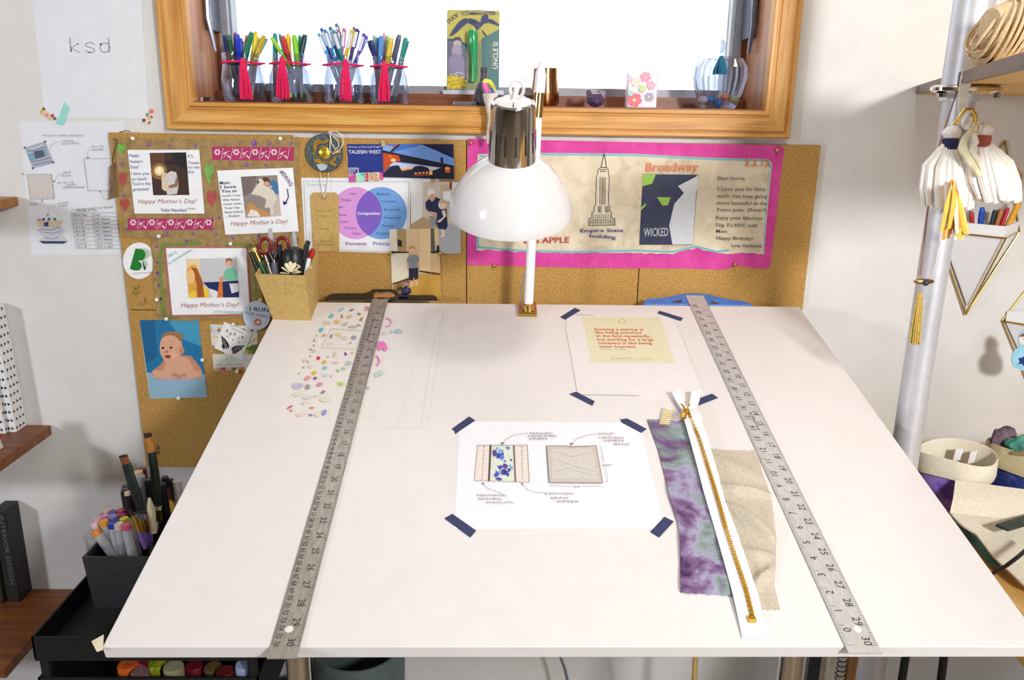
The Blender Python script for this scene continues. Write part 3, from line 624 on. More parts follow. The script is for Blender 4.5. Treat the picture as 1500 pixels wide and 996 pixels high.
for s, x0, y, x1 in [('Balance', 488, 390, 558), ('Contrast', 513, 430, 590), ('Emphasis', 527, 474, 612), ('Proportion', 527, 518, 618), ('Pattern', 516, 562, 578), ('Gradation', 484, 604, 574)]: k.t(bl, s, x0, y, x1, y, 13)
k.t((240, 238, 248), 'Composition', 383, 496, 506, 496, 15, .015).t((150, 60, 130), 'Elements', 319, 661, 432, 661, 19, .01).t((70, 80, 160), 'Principles', 467, 661, 590, 661, 19, .01)
k.done(vs_, 'diagram_print')
# postcard with night view
CTal = crop(500, 200, .12)
pcd = sheet('travel_postcard', [(72, 92), (1370, 92), (1375, 522), (90, 500)], W, .0112, .0004, plain((220, 220, 226), .35), cr=CTal, label='night view postcard with navy panel reading TALIESIN WEST', cat='postcard')
k = Ink(W, .0117, CTal, .12)
k.p((36, 52, 134), [(72, 92), (505, 92), (515, 496), (90, 500)]).p((62, 112, 200), [(505, 92), (1370, 92), (1375, 522), (515, 498)]).p((130, 170, 226), [(505, 92), (560, 100), (680, 150), (610, 190), (505, 170)]).p((110, 152, 220), [(620, 190), (1000, 100), (1370, 260), (1372, 360), (900, 280)])
k.p((20, 24, 64), [(970, 94), (1370, 92), (1372, 268), (1180, 180)]).p((30, 22, 40), [(505, 165), (640, 196), (1372, 355), (1374, 400), (1180, 372), (720, 308), (620, 300), (505, 260)]).p((60, 34, 40), [(590, 185), (680, 96), (730, 96), (622, 192)]).l((214, 110, 50), 8, [(540, 100), (630, 124), (690, 96)])
k.p((196, 74, 28), [(508, 200), (700, 230), (720, 300), (630, 310), (570, 380), (515, 440)]).e((250, 180, 90), 634, 288, 34, 22).e((255, 230, 170), 636, 289, 16, 12).e((230, 100, 50), 600, 244, 34, 14).p((200, 206, 224), [(590, 350), (640, 312), (900, 340), (1200, 380), (1180, 420), (640, 420)]).p((230, 170, 110), [(640, 400), (900, 380), (1180, 410), (1180, 470), (640, 470)])
k.p((32, 30, 54), [(515, 450), (590, 380), (620, 356), (700, 350), (740, 420), (860, 400), (900, 360), (980, 356), (1060, 380), (1080, 430), (1160, 400), (1220, 380), (1210, 260), (1226, 250), (1240, 262), (1246, 380), (1374, 380), (1375, 520), (515, 496)]).p((150, 60, 40), [(890, 440), (1060, 430), (1064, 478), (890, 480)])
for x, y in ((908, 440), (956, 438), (1002, 436), (1044, 434)): k.p((250, 220, 160), [(x - 10, y), (x + 10, y - 2), (x + 10, y + 14), (x - 10, y + 14)])
k.p((240, 190, 110), [(1070, 430), (1110, 416), (1112, 466), (1070, 468)]).p((220, 96, 40), [(1260, 380), (1330, 380), (1330, 440), (1270, 440)]).e((250, 170, 90), 1294, 386, 26, 18)
k.l((210, 212, 222), 10, [(95, 492), (95, 386), (206, 386), (206, 470)]).l((210, 212, 222), 8, [(116, 480), (116, 406), (184, 406)]).l((210, 212, 222), 7, [(136, 470), (136, 426), (170, 426)])
k.t((206, 212, 236), "Welcome to Frank Lloyd Wright's", 84, 138, 484, 136, 24).t((226, 230, 244), 'TALIESIN WEST', 88, 208, 484, 208, 42, .008)
k.done(pcd, 'photo_print')
# gold folded tab
MB().prism([W(*CTal(468, 52), .0122), W(*CTal(530, 48), .0122), W(*CTal(534, 112), .0122), W(*CTal(480, 122), .0122), W(*CTal(500, 84), .0122)], V((0, -.003, 0))).build('gold_clip', plain((206, 190, 140), .35, .3), label='small folded gold clip on the top edge of the night postcard', cat='clip')
# tape pieces under the postcard
def tapepiece(pts, c, lab, deco):
    o = sheet('washi_tape', pts, W, .0124, .0003, plain(c, .6), cr=CTal, label=lab, cat='tape')
    kk = Ink(W, .0129, CTal, .12); deco(kk); kk.done(o, 'pattern_print')
tapepiece([(90, 450), (176, 446), (178, 556), (94, 558)], (190, 50, 140), 'magenta striped washi tape scrap under the night postcard', lambda q: [q.l((230, 150, 210), 4, [(94, y), (130, y - 8), (176, y)]) for y in (478, 504, 530, 548)])
tapepiece([(176, 444), (288, 440), (290, 552), (180, 556)], (150, 214, 196), 'mint green washi tape scrap beside the magenta striped one', lambda q: [q.p((206, 226, 140), [(190, 480), (230, 520), (200, 552)]), q.p((90, 190, 180), [(230, 450), (284, 446), (270, 500)])])
tapepiece([(284, 442), (326, 440), (330, 548), (288, 550)], (214, 130, 130), 'narrow crimson and mint triangle tape scrap below the navy panel', lambda q: [q.p((190, 30, 70), [(290, y), (328, y - 14), (328, y + 14)]) for y in (462, 496, 532)])
tapepiece([(328, 438), (466, 434), (468, 532), (334, 538)], (222, 196, 160), 'beige ringed washi tape scrap below the navy panel', lambda q: [(q.e(c, x, y, 22), q.e((222, 196, 160), x, y, 12)) for x, y, c in ((366, 456, (150, 120, 110)), (420, 468, (160, 130, 120)), (374, 504, (190, 90, 70)), (428, 522, (206, 120, 70)))])
tapepiece([(466, 440), (505, 436), (514, 526), (470, 530)], (200, 56, 120), 'rightmost pink washi tape scrap below the navy panel', lambda q: [q.e((236, 130, 180), 490, y, 10) for y in (460, 490, 516)])
# medallion with string, hanging tag
CTg = crop(440, 185, 80 / 409); UT = 80 / 409
mc = W(*CTg(182, 200), .016)
md = empty('carved_medallion', W(*CTg(182, 200), .010), 'round dark carved medallion with a gold centre and white string', 'ornament')
R_ = 143 * UT / F * 1.42
MB().lathe([(0, 0), (R_, 0), (R_, .004), (R_ * .96, .006), (R_ * .55, .0075), (0, .0075)], W(*CTg(182, 200), .0105), (0, -1, 0), 40).build('disc', speckle('patina', [(0.35, (40, 52, 60)), (0.5, (74, 90, 96)), (0.62, (120, 116, 84))], 320, .5, .4), md, smooth=True)
for pts in ([(95, 150), (104, 116), (124, 98), (170, 110), (210, 88), (222, 112), (180, 130), (160, 126), (130, 140), (116, 190), (100, 216), (84, 208), (104, 190)], [(104, 246), (140, 238), (160, 262), (220, 264), (262, 224), (272, 250), (240, 268), (276, 288), (260, 302), (220, 276), (150, 280), (110, 270)], [(250, 170), (292, 178), (318, 190), (290, 206), (256, 196)]):
    MB().prism([W(*CTg(*q), .0178) for q in pts], V((0, -.0022, 0))).build('gilded_relief', plain((190, 140, 50), .4, .5, var=.15), md)
MB().prism([W(*CTg(*q), .0178) for q in [(120, 288), (160, 276), (206, 290), (190, 326), (150, 332)]], V((0, -.002, 0))).build('gilded_relief', plain((176, 190, 196), .45), md)
MB().lathe([(0, 0), (.0105, 0), (.0105, .002), (.0085, .0035), (0, .004)], W(*CTg(182, 200), .0178), (0, -1, 0), 20).build('boss', plain((220, 178, 60), .3, .8, var=.2, scale=300), md, smooth=True)
STR = plain((226, 222, 214), .9)
def P_(x, y, o): return W(*CTg(x, y), o)
MB().tube([P_(205, 45, .020), P_(222, 36, .024), P_(240, 70, .024), P_(282, 110, .024), P_(288, 150, .024), P_(262, 172, .024), P_(234, 130, .024), P_(222, 60, .024)], .0008, 6).build('string', STR, md, smooth=True)
MB().tube([P_(212, 44, .022), P_(270, 36, .025), P_(316, 70, .025), P_(322, 130, .025), P_(290, 180, .025), P_(244, 208, .025), P_(220, 180, .025), P_(224, 90, .025), P_(218, 50, .022)], .0008, 6).build('string', STR, md, smooth=True)
tg = empty('kraft_tag', P_(180, 510, .0115), 'plain kraft paper luggage tag hanging on white string over the diagram', 'tag')
hole = [(176 + 9 * math.cos(a), 532 + 9 * math.sin(a)) for a in [2 * PI * i / 10 for i in range(10)]]
sheet('tag_card', [(96, 495), (262, 495), (288, 520), (292, 938), (96, 932), (72, 520)], W, .0116, .0006, M_kraft, tg, cr=CTg)
MB().lathe([(.0012, 0), (.0042, 0), (.0042, .0006), (.0012, .0006)], P_(176, 532, .0123), (0, -1, 0), 16).build('eyelet', plain((150, 112, 70), .6), tg)
MB().lathe([(0, 0), (.0013, 0), (.0013, .0004), (0, .0004)], P_(176, 532, .0124), (0, -1, 0), 10).build('eyelet_hole', plain((210, 208, 210), .6), tg)
MB().tube([P_(146, 348, .013), P_(152, 420, .015), P_(166, 490, .016), P_(176, 532, .0140)], .0007, 6).build('string', STR, tg, smooth=True)
MB().tube([P_(208, 348, .013), P_(206, 400, .015), P_(196, 480, .016), P_(180, 530, .0140)], .0007, 6).build('string', STR, tg, smooth=True)
k = Ink(W, .0124, CTg, UT); kc = (120, 88, 54)
for s, x0, y, x1 in [('arts & crafts', 120, 638, 238), ('goods co.', 142, 676, 206), ('hand made', 140, 772, 206), ('east street', 146, 864, 230), ('by the designer', 120, 892, 268)]: k.t(kc, s, x0, y, x1, y - 2, 9)
k.done(tg, 'x', 'lettering')
# snapshots
CPh = crop(560, 260, 130 / 719); UP = 130 / 719
p1 = sheet('family_snapshot', [(228, 36), (636, 34), (636, 616), (236, 616)], W, .0112, .0004, plain((220, 220, 222), .3), cr=CPh, label='snapshot of a white-haired man crouching beside a toddler', cat='photo')
k = Ink(W, .0117, CPh, UP)
k.p((214, 200, 182), [(228, 36), (636, 34), (636, 420), (234, 420)]).p((232, 230, 228), [(228, 36), (330, 36), (322, 340), (234, 380)]).p((200, 182, 160), [(470, 60), (560, 50), (560, 300), (480, 300)]).p((236, 240, 240), [(492, 112), (556, 110), (556, 190), (494, 190)]).p((226, 222, 214), [(560, 40), (636, 36), (636, 320), (600, 330)]).p((126, 34, 34), [(546, 38), (564, 36), (562, 96), (546, 96)])
k.p((186, 156, 122), [(234, 380), (330, 316), (470, 380), (440, 420), (234, 420)]).p((176, 178, 180), [(380, 410), (560, 370), (636, 420), (636, 616), (380, 616)])
k.p((150, 150, 154), [(376, 310), (430, 316), (440, 390), (402, 400)]).p((34, 46, 82), [(350, 200), (376, 174), (440, 160), (472, 176), (470, 260), (440, 290), (376, 280), (352, 250)]).p((216, 160, 132), [(372, 270), (440, 286), (440, 316), (410, 310)]).e((220, 164, 138), 404, 158, 24, 36).e((234, 232, 230), 396, 124, 32, 32).e((220, 166, 140), 404, 160, 22, 30)
k.p((30, 44, 78), [(446, 280), (470, 250), (520, 256), (530, 390), (516, 422), (456, 416), (434, 370)]).p((232, 206, 190), [(480, 270), (506, 262), (520, 310), (470, 362), (444, 362), (450, 350), (496, 320)]).e((236, 210, 196), 486, 222, 33, 36).e((206, 182, 150), 490, 194, 30, 18).p((236, 212, 198), [(470, 420), (502, 420), (508, 470), (488, 486), (466, 482), (486, 460)])
k.done(p1, 'photo_print')
p2 = sheet('kitchen_snapshot', [(58, 420), (456, 412), (474, 985), (82, 985)], W, .0120, .0004, plain((226, 222, 214), .3), cr=CPh, label='snapshot of a boy in a grey shirt standing in a kitchen', cat='photo')
k = Ink(W, .0125, CPh, UP)
k.p((218, 194, 156), [(58, 420), (456, 412), (470, 800), (76, 800)]).p((232, 222, 202), [(58, 420), (116, 418), (122, 600), (66, 600)]).p((178, 148, 96), [(118, 418), (190, 416), (196, 600), (124, 600)]).p((40, 36, 36), [(122, 498), (158, 512), (160, 562), (126, 556)]).p((226, 192, 146), [(240, 416), (296, 415), (300, 760), (288, 752), (250, 600)]).p((236, 204, 158), [(302, 415), (388, 413), (394, 762), (304, 756)]).p((96, 92, 78), [(392, 413), (424, 412), (428, 590), (394, 600)]).p((230, 196, 150), [(420, 412), (456, 412), (458, 516), (424, 516)])
k.p((36, 34, 34), [(392, 600), (440, 590), (440, 552), (460, 548), (464, 612), (394, 614)]).p((222, 184, 136), [(394, 618), (466, 620), (470, 772), (398, 764)]).p((232, 220, 196), [(72, 612), (214, 612), (220, 820), (84, 860)]).p((50, 42, 38), [(72, 596), (214, 602), (214, 612), (74, 614)]).p((196, 150, 62), [(84, 866), (224, 800), (400, 770), (472, 790), (474, 985), (88, 985)]).p((60, 44, 34), [(84, 856), (214, 816), (216, 828), (86, 868)]).p((58, 40, 30), [(300, 752), (394, 766), (394, 780), (300, 764)]).p((120, 60, 40), [(396, 764), (470, 776), (470, 790), (396, 784)])
k.p((226, 176, 142), [(198, 680), (212, 680), (214, 750), (200, 750)]).p((226, 176, 142), [(286, 680), (298, 680), (296, 740), (288, 744)]).p((226, 178, 142), [(232, 830), (252, 830), (252, 880), (226, 884)]).p((226, 178, 142), [(264, 826), (282, 826), (290, 872), (266, 874)]).p((34, 34, 56), [(214, 732), (292, 728), (290, 820), (262, 830), (256, 800), (246, 838), (216, 830)]).p((138, 140, 146), [(198, 660), (216, 630), (280, 626), (298, 656), (290, 684), (282, 680), (284, 732), (214, 736), (214, 686), (202, 686)]).e((232, 186, 150), 240, 592, 25, 36).e((206, 150, 90), 240, 572, 26, 20).e((232, 186, 150), 240, 598, 21, 26)
k.done(p2, 'photo_print')
for x, y, off, lb in [(634, 264, .0112, 'brass pin at the top right end of the diagram sheet'), (572, 371, .0128, 'brass pin on the left edge of the kitchen snapshot'), (644.5, 371, .0128, 'brass pin on the right edge of the kitchen snapshot'),
                      (690, 209, .0122, 'brass pin at the top left corner of the pink poster'), (724.5, 389, .0122, 'brass pin under the lamp shade at the poster bottom left'), (1138, 220, .0122, 'brass pin at the top right corner of the pink poster'), (1076, 387, .0122, 'brass pin at the lower right of the pink poster')]:
    pin(x, y, off, .0036, None, lb, None, True, group='brass pins')
# ================================================================== pink poster
C3 = crop(920, 190, 290 / 1070); U3 = 290 / 1070
C2 = crop(670, 180, 290 / 1111); U2 = 290 / 1111
M_pink = speckle('pink_tissue', [(0.3, (196, 58, 140)), (0.6, (214, 76, 156)), (0.8, (222, 104, 172))], 30, .85, .15)
pp = [(685, 203), (925, 208), (1040, 211), (1143, 213), (1149, 218), (1146, 235), (1140, 290), (1133, 350), (1128, 390), (1120, 394), (1080, 389), (1060, 395), (1000, 393), (930, 393), (840, 392), (684, 388)]
po = empty('handmade_poster', W(915, 300, .0102), 'wide handmade pink and cream poster with a skyscraper drawing and letter', 'poster')
sheet('pink_backing', pp, W, .0103, .0006, M_pink, po)
ip = [(700, 226), (760, 225), (800, 224), (925, 225), (1040, 231), (1126, 233), (1131, 240), (1127, 280), (1124, 310), (1121, 345), (1119, 372)]
for (xa, ya), (xb, yb) in zip([(1118, 371), (1050, 371), (1022, 363), (985, 372), (930, 371), (830, 370)], [(1050, 371), (1022, 363), (985, 372), (930, 371), (830, 370), (698, 366)]):
    n_ = max(2, int(abs(xb - xa) / 7)); ip += [(xa + (xb - xa) * i / n_, ya + (yb - ya) * i / n_ + random.uniform(-1.4, 1.4)) for i in range(n_)]
ip += [(698, 366), (697, 320), (698, 270)]
ips = sheet('cream_sheet', ip, W, .0110, .0006, M_parch, po)
k = Ink(W, .0117, IDN, 1.0); tq_ = (112, 180, 190)
k.l(tq_, 3.2, [(702, 229), (800, 226), (925, 227), (1040, 233), (1126, 235), (1129, 246)]).l(tq_, 3, [(700, 362), (760, 367), (840, 369), (930, 367), (985, 369), (1020, 361), (1050, 369), (1068, 366)]).l(tq_, 3.4, [(704, 232), (700, 262), (699, 330), (700, 364)]).l((140, 196, 204), 1.8, [(1128, 246), (1122, 310), (1118, 370)])
k.at(C2, U2)
# skyscraper line drawing
T1 = (52, 48, 48)
k.l(T1, 5, [(823, 172), (812, 220), (806, 250), (836, 250), (830, 205), (823, 172)]).l(T1, 4, [(806, 250), (790, 258), (786, 290), (780, 300), (776, 460), (768, 470), (766, 500), (754, 506), (754, 534), (736, 538), (738, 576), (884, 574), (884, 536), (866, 534), (864, 500), (856, 496), (856, 464), (848, 460), (852, 300), (848, 290), (846, 260), (836, 250)])
for x in (800, 808, 815, 822, 830): k.l(T1, 3, [(x, 305), (x - 1, 458)])
for y in (262, 272): k.l(T1, 4, [(800, y), (836, y)])
for x in (790, 800, 830, 840): k.l(T1, 3, [(x, 466), (x, 500), (x + 8, 500), (x + 8, 466)])
for x in range(762, 862, 12): k.l(T1, 2.5, [(x, 512), (x, 540)])
for y in (548, 560): k.l(T1, 2.5, [(742, y), (880, y)])
for x in range(748, 880, 14): k.l(T1, 2, [(x, 540), (x, 572)])
k.t((52, 56, 130), 'Empire State', 690, 614, 932, 612, 20, .015).t((52, 56, 130), 'building', 742, 642, 888, 652, 19, .015).t((176, 54, 40), 'BIG APPLE', 374, 676, 628, 672, 32, .012)
k.at(C3, U3)
k.t((224, 126, 80), 'Broadway', 96, 224, 380, 222, 46, .015).t((224, 120, 76), '3.2.15', 630, 196, 762, 198, 38, .012)
for i, (s, x0, x1) in enumerate([('Dear Horrie,', 484, 636), ('I Love you So Very', 486, 746), ('much. You keep giving', 484, 750), ('more beautiful as the', 480, 752), ('Years pass. (Rwar!)', 476, 748), ('Enjoy your fabulous', 476, 726), ('Trip To NYC with', 470, 700), ('Mom', 476, 536), ('Happy Birthday!', 478, 676), ('Love, Handsome', 560, 722)]):
    y = [270, 328, 366, 404, 440, 484, 524, 556, 594, 634][i]; k.t((70, 72, 60), s, x0, y, x1, y + 3, 18, .006)
k.done(po, 'drawing')
# plain stand-in for the show picture glued on: flat dark, green and white fields
show = sheet('glued_picture', [(80, 240), (378, 243), (350, 622), (60, 622)], W, .0117, .0005, plain((26, 34, 66), .5, var=.2, scale=40), po, cr=C3)
k = Ink(W, .0123, C3, U3)
k.p((150, 196, 70), [(80, 242), (150, 242), (130, 292), (76, 306)]).p((214, 216, 222), [(340, 300), (374, 243), (350, 620), (240, 620), (222, 520), (250, 400)]).p((150, 196, 70), [(156, 364), (232, 366), (214, 408), (186, 410)]).p((150, 196, 70), [(70, 420), (98, 396), (96, 410), (68, 438)]).p((214, 216, 222), [(270, 304), (376, 250), (374, 330), (300, 340)])
k.t((190, 194, 206), 'WICKED', 84, 576, 216, 574, 44, .01).done(show, 'colour_fields')
# ================================================================== T-squares
def blade_frame(tl, tr, bl, br):
    """four pixel corners on the board -> centre line frame: origin at the head end"""
    h = .0008
    a = (K(*tl, h) + K(*tr, h)) / 2; b = (K(*bl, h) + K(*br, h)) / 2
    return a, b
M_blade = speckle('brushed_steel', [(0.3, (156, 150, 140)), (0.7, (184, 178, 168))], 260, .36, 0, 2, (1, .04, 1)); M_blade.node_tree.nodes['Principled BSDF'].inputs['Metallic'].default_value = .5
M_blade2 = speckle('satin_aluminium', [(0.3, (196, 194, 192)), (0.7, (214, 212, 210))], 260, .38, 0, 2, (1, .04, 1)); M_blade2.node_tree.nodes['Principled BSDF'].inputs['Metallic'].default_value = .35
def make_tsquare(a, b, w, head_pts, head_mat, lab, kind):
    d = (b - a).normalized(); s = d.cross(DN).normalized()
    if s.x < 0: s = -s
    root = empty('t_square', (a + b) / 2, lab, 'ruler', 'metal T-squares hooked over the back edge')
    L = (b - a).length; th = .0012
    q = [a - s * w / 2, a + s * w / 2, b + s * w / 2, b - s * w / 2]
    MB().prism(q, DN * th).build('blade', M_blade if kind == 'metric' else M_blade2, root)
    zero = a + d * ((DA + DV * DD - a).dot(DV) / d.dot(DV))          # where the board's back edge crosses
    mb = MB(); tk = MB(); ik = (52, 50, 50); o = DN * (th + .0002)
    def num(sv, pos, lat, h, flip):
        vs, fs, asp = glyphs(sv); wd = asp * h; uu = d if not flip else -d; up = s if not flip else -s
        c = zero + d * pos + s * lat + o
        mb.add([c + uu * ((u - .5) * wd) + up * ((v - .5) * h) for u, v in vs], fs, ik)
    def tick(pos, lat0, lat1, t=.00035):
        c = zero + d * pos + o; tk.face([c + s * lat0 - d * t, c + s * lat1 - d * t, c + s * lat1 + d * t, c + s * lat0 + d * t], ik)
    if kind == 'metric':
        for i in range(1, 77): num(str(i), i * .01, -w * .30, .0052, False)
        for i in range(0, 761, 2): tick(i * .001, -w / 2 + .0003, -w / 2 + (.0045 if i % 10 == 0 else .0022), .00022)
        for i in range(1, 31): num(str(i), i * .0254 - .004, w * .16, .0074, False)
        for i in range(0, 30 * 8 + 1): tick(i * .0254 / 8, w / 2 - (.006 if i % 8 == 0 else .003), w / 2 - .0003, .00022)
        num('Stainless  made with accurate scale', .105, -w * .06, .0042, False)
        mb2 = MB().lathe([(.0038, 0), (.0046, 0)], zero + d * .045 - s * w * .04 + o, DN, 18, c=ik); tk.add(mb2.v, mb2.f, ik)
    else:
        for i in range(1, 31): num(str(i), i * .0254 - .005, w * .22, .0082, False)
        for i in range(0, 30): num(str(29 - i if i < 29 else 0), i * .0254 + .006, -w * .22, .0082, True)
        for i in range(0, 30 * 8 + 1):
            tick(i * .0254 / 8, w / 2 - (.008 if i % 8 == 0 else .0035), w / 2 - .0003, .0002); tick(i * .0254 / 8, -w / 2 + .0003, -w / 2 + (.008 if i % 8 == 0 else .0035), .0002)
        num('ALUMINUM RULE', .37, 0, .004, False)
    mb.build('numerals', INK, root, kind='stuff'); tk.build('tick_marks', INK, root, kind='stuff')
    hc = zero + d * .742 - s * (w * .02 if kind == 'metric' else -w * .1) + DN * (th + .0001)
    MB().lathe([(0, 0), (.0042, 0), (.0042, .0003), (0, .0003)], hc, DN, 16).build('hanging_hole', plain((226, 222, 218), .5), root)
    return root, a, b, d, s, zero
# left: steel with black head
a, b = blade_frame((542, 427), (578, 430), (388, 964), (438, 967))
wL = (K(437, 950) - K(393, 950)).length * .985
rt, a, b, d, s, z0 = make_tsquare(a, b, wL, None, None, 'worn steel T-square with black head, on the left of the board', 'metric')
BE = DA + DV * DD
def head(root, px_pts, mat, drop, thick, slots, name='head'):
    """the T head lies flat just behind the back edge"""
    o = MB().prism([K(x, y, -drop) for x, y in px_pts], DN * thick).build(name, mat, root, bevel=.0015)
    return o
C5 = crop(470, 400, 190 / 1500)
M_black = plain((24, 24, 26), .35)
hp = [C5(*p) for p in [(45, 322), (70, 288), (110, 258), (170, 248), (500, 246), (560, 232), (600, 200), (820, 200), (870, 224), (930, 258), (1020, 268), (1300, 268), (1340, 288), (1355, 322)]]
hd = head(rt, hp, M_black, .0012, .0032, None)
for (x0, y0, x1, y1) in [(120, 268, 320, 274), (390, 268, 560, 276), (880, 276, 1000, 282), (1060, 282, 1290, 290)]:
    MB().prism([K(*C5(x0, y0), .0003), K(*C5(x1, y0), .0003), K(*C5(x1, y1), .0003), K(*C5(x0, y1), .0003)], DN * .0004).build('slot', plain((10, 10, 11), .6), hd)
mbw = MB()
for x in (145, 197, 258, 312, 372, 427, 485, 540, 960, 1103, 1250):
    mbw.face([K(*C5(x - 10, 292), .0007), K(*C5(x - 10, 304), .0007), K(*C5(x + 10, 304), .0007), K(*C5(x + 10, 292), .0007)], (206, 206, 210))
for x in range(80, 600, 12): mbw.face([K(*C5(x, 312), .0007), K(*C5(x, 318), .0007), K(*C5(x + 4, 318), .0007), K(*C5(x + 4, 312), .0007)], (190, 190, 194))
for x in range(840, 1330, 12): mbw.face([K(*C5(x, 318), .0007), K(*C5(x, 324), .0007), K(*C5(x + 4, 324), .0007), K(*C5(x + 4, 318), .0007)], (190, 190, 194))
mbw.build('scale_marks', INK, hd, kind='stuff')
MB().prism([K(*C5(*p), .0022) for p in [(614, 242), (835, 238), (858, 262), (840, 280), (610, 282)]], DN * .0008).build('copper_label', plain((196, 134, 84), .4, .3, var=.15, scale=200), rt)
for (x, y) in ((655, 226), (802, 226), (636, 294), (782, 296)):
    MB().lathe([(0, .0012), (.0014, .001), (.0018, 0)], K(*C5(x, y), .0021), DN, 10).build('rivet', M_chrome, rt, smooth=True)
# right: aluminium with blue head
C4 = crop(920, 420, 210 / 1494)
a, b = blade_frame((1004.5, 433), (1030, 434), (1243, 957), (1292, 959))
wR = (K(1285, 945) - K(1236, 945)).length * .985
rt2, a, b, d, s, z0 = make_tsquare(a, b, wR, None, None, 'aluminium T-square with bright blue head, on the right of the board', 'inch')
hp = [C4(*p) for p in [(155, 202), (168, 166), (200, 142), (360, 134), (450, 116), (560, 92), (700, 82), (840, 98), (960, 130), (1080, 156), (1200, 168), (1250, 186), (1290, 214)]]
M_blue = plain((58, 120, 206), .25)
hd = head(rt2, hp, M_blue, .004, .0042, None)
for pts in ([(440, 162), (552, 132), (566, 168)], [(858, 148), (960, 172), (900, 182), (862, 170)]):
    MB().prism([K(*C4(*p), .0003) for p in pts], DN * .0003).build('cutout', plain((88, 66, 52), .8), hd)
mbw = MB()
for i, x in enumerate(list(range(230, 620, 13)) + list(range(870, 1230, 13))):
    y = 188 - (10 if i % 5 == 0 else 4) + (0 if x < 700 else 8)
    mbw.face([K(*C4(x, y), .0006), K(*C4(x, 192 + (0 if x < 700 else 8)), .0006), K(*C4(x + 3.5, 192 + (0 if x < 700 else 8)), .0006), K(*C4(x + 3.5, y), .0006)], (206, 220, 244))
mbw.build('scale_marks', INK, hd, kind='stuff')

# ================================================================== papers on the board
M_trace = plain((230, 224, 219), .6, var=.01)
cf = sheet('confetti_painting', [(443, 449), (585, 446), (610, 520), (560, 628), (395, 618)], K, .0001, .0002, M_trace, label='cream sheet painted with scattered colourful brush dabs under the left ruler', cat='painting')
CF_ = crop(360, 420, .2208)
k = Ink(K, .0004, CF_, .2208, .00003)
dabs = [(630, 155, 26, 12, -.5, (160, 206, 216)), (702, 154, 18, 10, -.4, (130, 124, 128)), (565, 195, 26, 16, -.5, (130, 196, 212)), (637, 198, 8, 20, 0, (190, 140, 30)), (685, 200, 24, 16, -.3, (206, 196, 156)), (752, 182, 14, 10, 0, (136, 130, 134)), (765, 216, 10, 18, .6, (196, 140, 30)), (604, 234, 22, 18, 0, (220, 190, 130)), (655, 250, 26, 16, -.3, (196, 190, 186)), (706, 268, 34, 12, 0, (190, 190, 168)), (748, 256, 16, 10, 0, (160, 162, 168)), (500, 286, 20, 16, -.6, (104, 192, 208)), (534, 240, 28, 18, 0, (214, 212, 190)), (518, 322, 18, 12, -.3, (220, 176, 120)), (470, 325, 8, 6, 0, (190, 150, 60)), (454, 356, 9, 14, 0, (176, 172, 160)), (452, 388, 9, 6, 0, (196, 156, 60)), (428, 414, 12, 9, 0, (176, 172, 164)), (450, 428, 20, 10, -.4, (206, 200, 190)), (610, 318, 22, 14, 0, (222, 212, 150)), (566, 328, 8, 20, .4, (150, 146, 146)), (648, 340, 22, 20, 0, (216, 210, 204)), (716, 336, 22, 18, -.3, (156, 156, 168)), (690, 374, 16, 5, -.5, (196, 172, 90)), (560, 376, 26, 10, 0, (222, 222, 208)), (588, 450, 14, 24, 0, (216, 206, 180)), (662, 446, 9, 16, -.5, (92, 64, 168)), (706, 440, 12, 10, 0, (220, 210, 150)), (480, 474, 14, 14, -.6, (206, 56, 56)), (519, 500, 18, 17, 0, (232, 176, 96)), (594, 502, 22, 10, 0, (236, 196, 190)), (680, 506, 24, 16, -.4, (176, 200, 198)), (412, 496, 10, 8, 0, (176, 172, 160)), (386, 488, 12, 16, -.5, (206, 212, 208)), (427, 460, 8, 5, -.5, (150, 140, 110)), (544, 464, 10, 5, -.5, (190, 180, 140)), (424, 530, 20, 10, 0, (220, 214, 206)), (522, 538, 20, 13, -.3, (120, 196, 206)), (610, 556, 14, 8, .3, (130, 200, 130)), (650, 542, 20, 10, .3, (176, 214, 170)), (382, 533, 10, 5, -.6, (176, 150, 90)), (352, 574, 9, 4, -.7, (176, 150, 90)), (452, 570, 17, 16, -.3, (236, 190, 40)), (408, 604, 26, 16, -.5, (232, 160, 150)), (458, 607, 14, 10, -.5, (124, 70, 150)), (524, 584, 20, 14, 0, (196, 222, 220)), (565, 592, 8, 6, -.5, (190, 160, 100)), (486, 648, 26, 13, -.3, (220, 140, 190)), (342, 656, 40, 26, 0, (196, 192, 220)), (410, 664, 16, 26, .6, (160, 154, 150)), (630, 644, 22, 16, .3, (196, 214, 90)), (512, 698, 16, 12, -.5, (140, 130, 134)), (464, 726, 14, 5, -.4, (186, 200, 130)), (335, 712, 30, 16, 0, (226, 226, 208)), (400, 730, 30, 16, 0, (224, 220, 214)), (524, 745, 36, 22, 0, (230, 226, 204)), (292, 798, 24, 7, -.5, (212, 80, 120)), (300, 822, 10, 7, 0, (206, 70, 110)), (437, 802, 16, 9, 0, (232, 140, 140)), (356, 846, 24, 14, 0, (232, 214, 196)), (430, 850, 16, 8, .2, (140, 110, 176)), (520, 832, 14, 24, .6, (150, 150, 220)), (474, 846, 22, 22, 0, (226, 226, 200)), (384, 770, 18, 12, 0, (224, 218, 206)), (880, 576, 30, 18, -.5, (190, 214, 214)), (1012, 294, 28, 18, 0, (176, 206, 214)), (968, 294, 14, 14, -.4, (190, 214, 220)), (918, 306, 12, 14, -.4, (206, 222, 226)), (812, 668, 10, 10, 0, (180, 176, 220))]
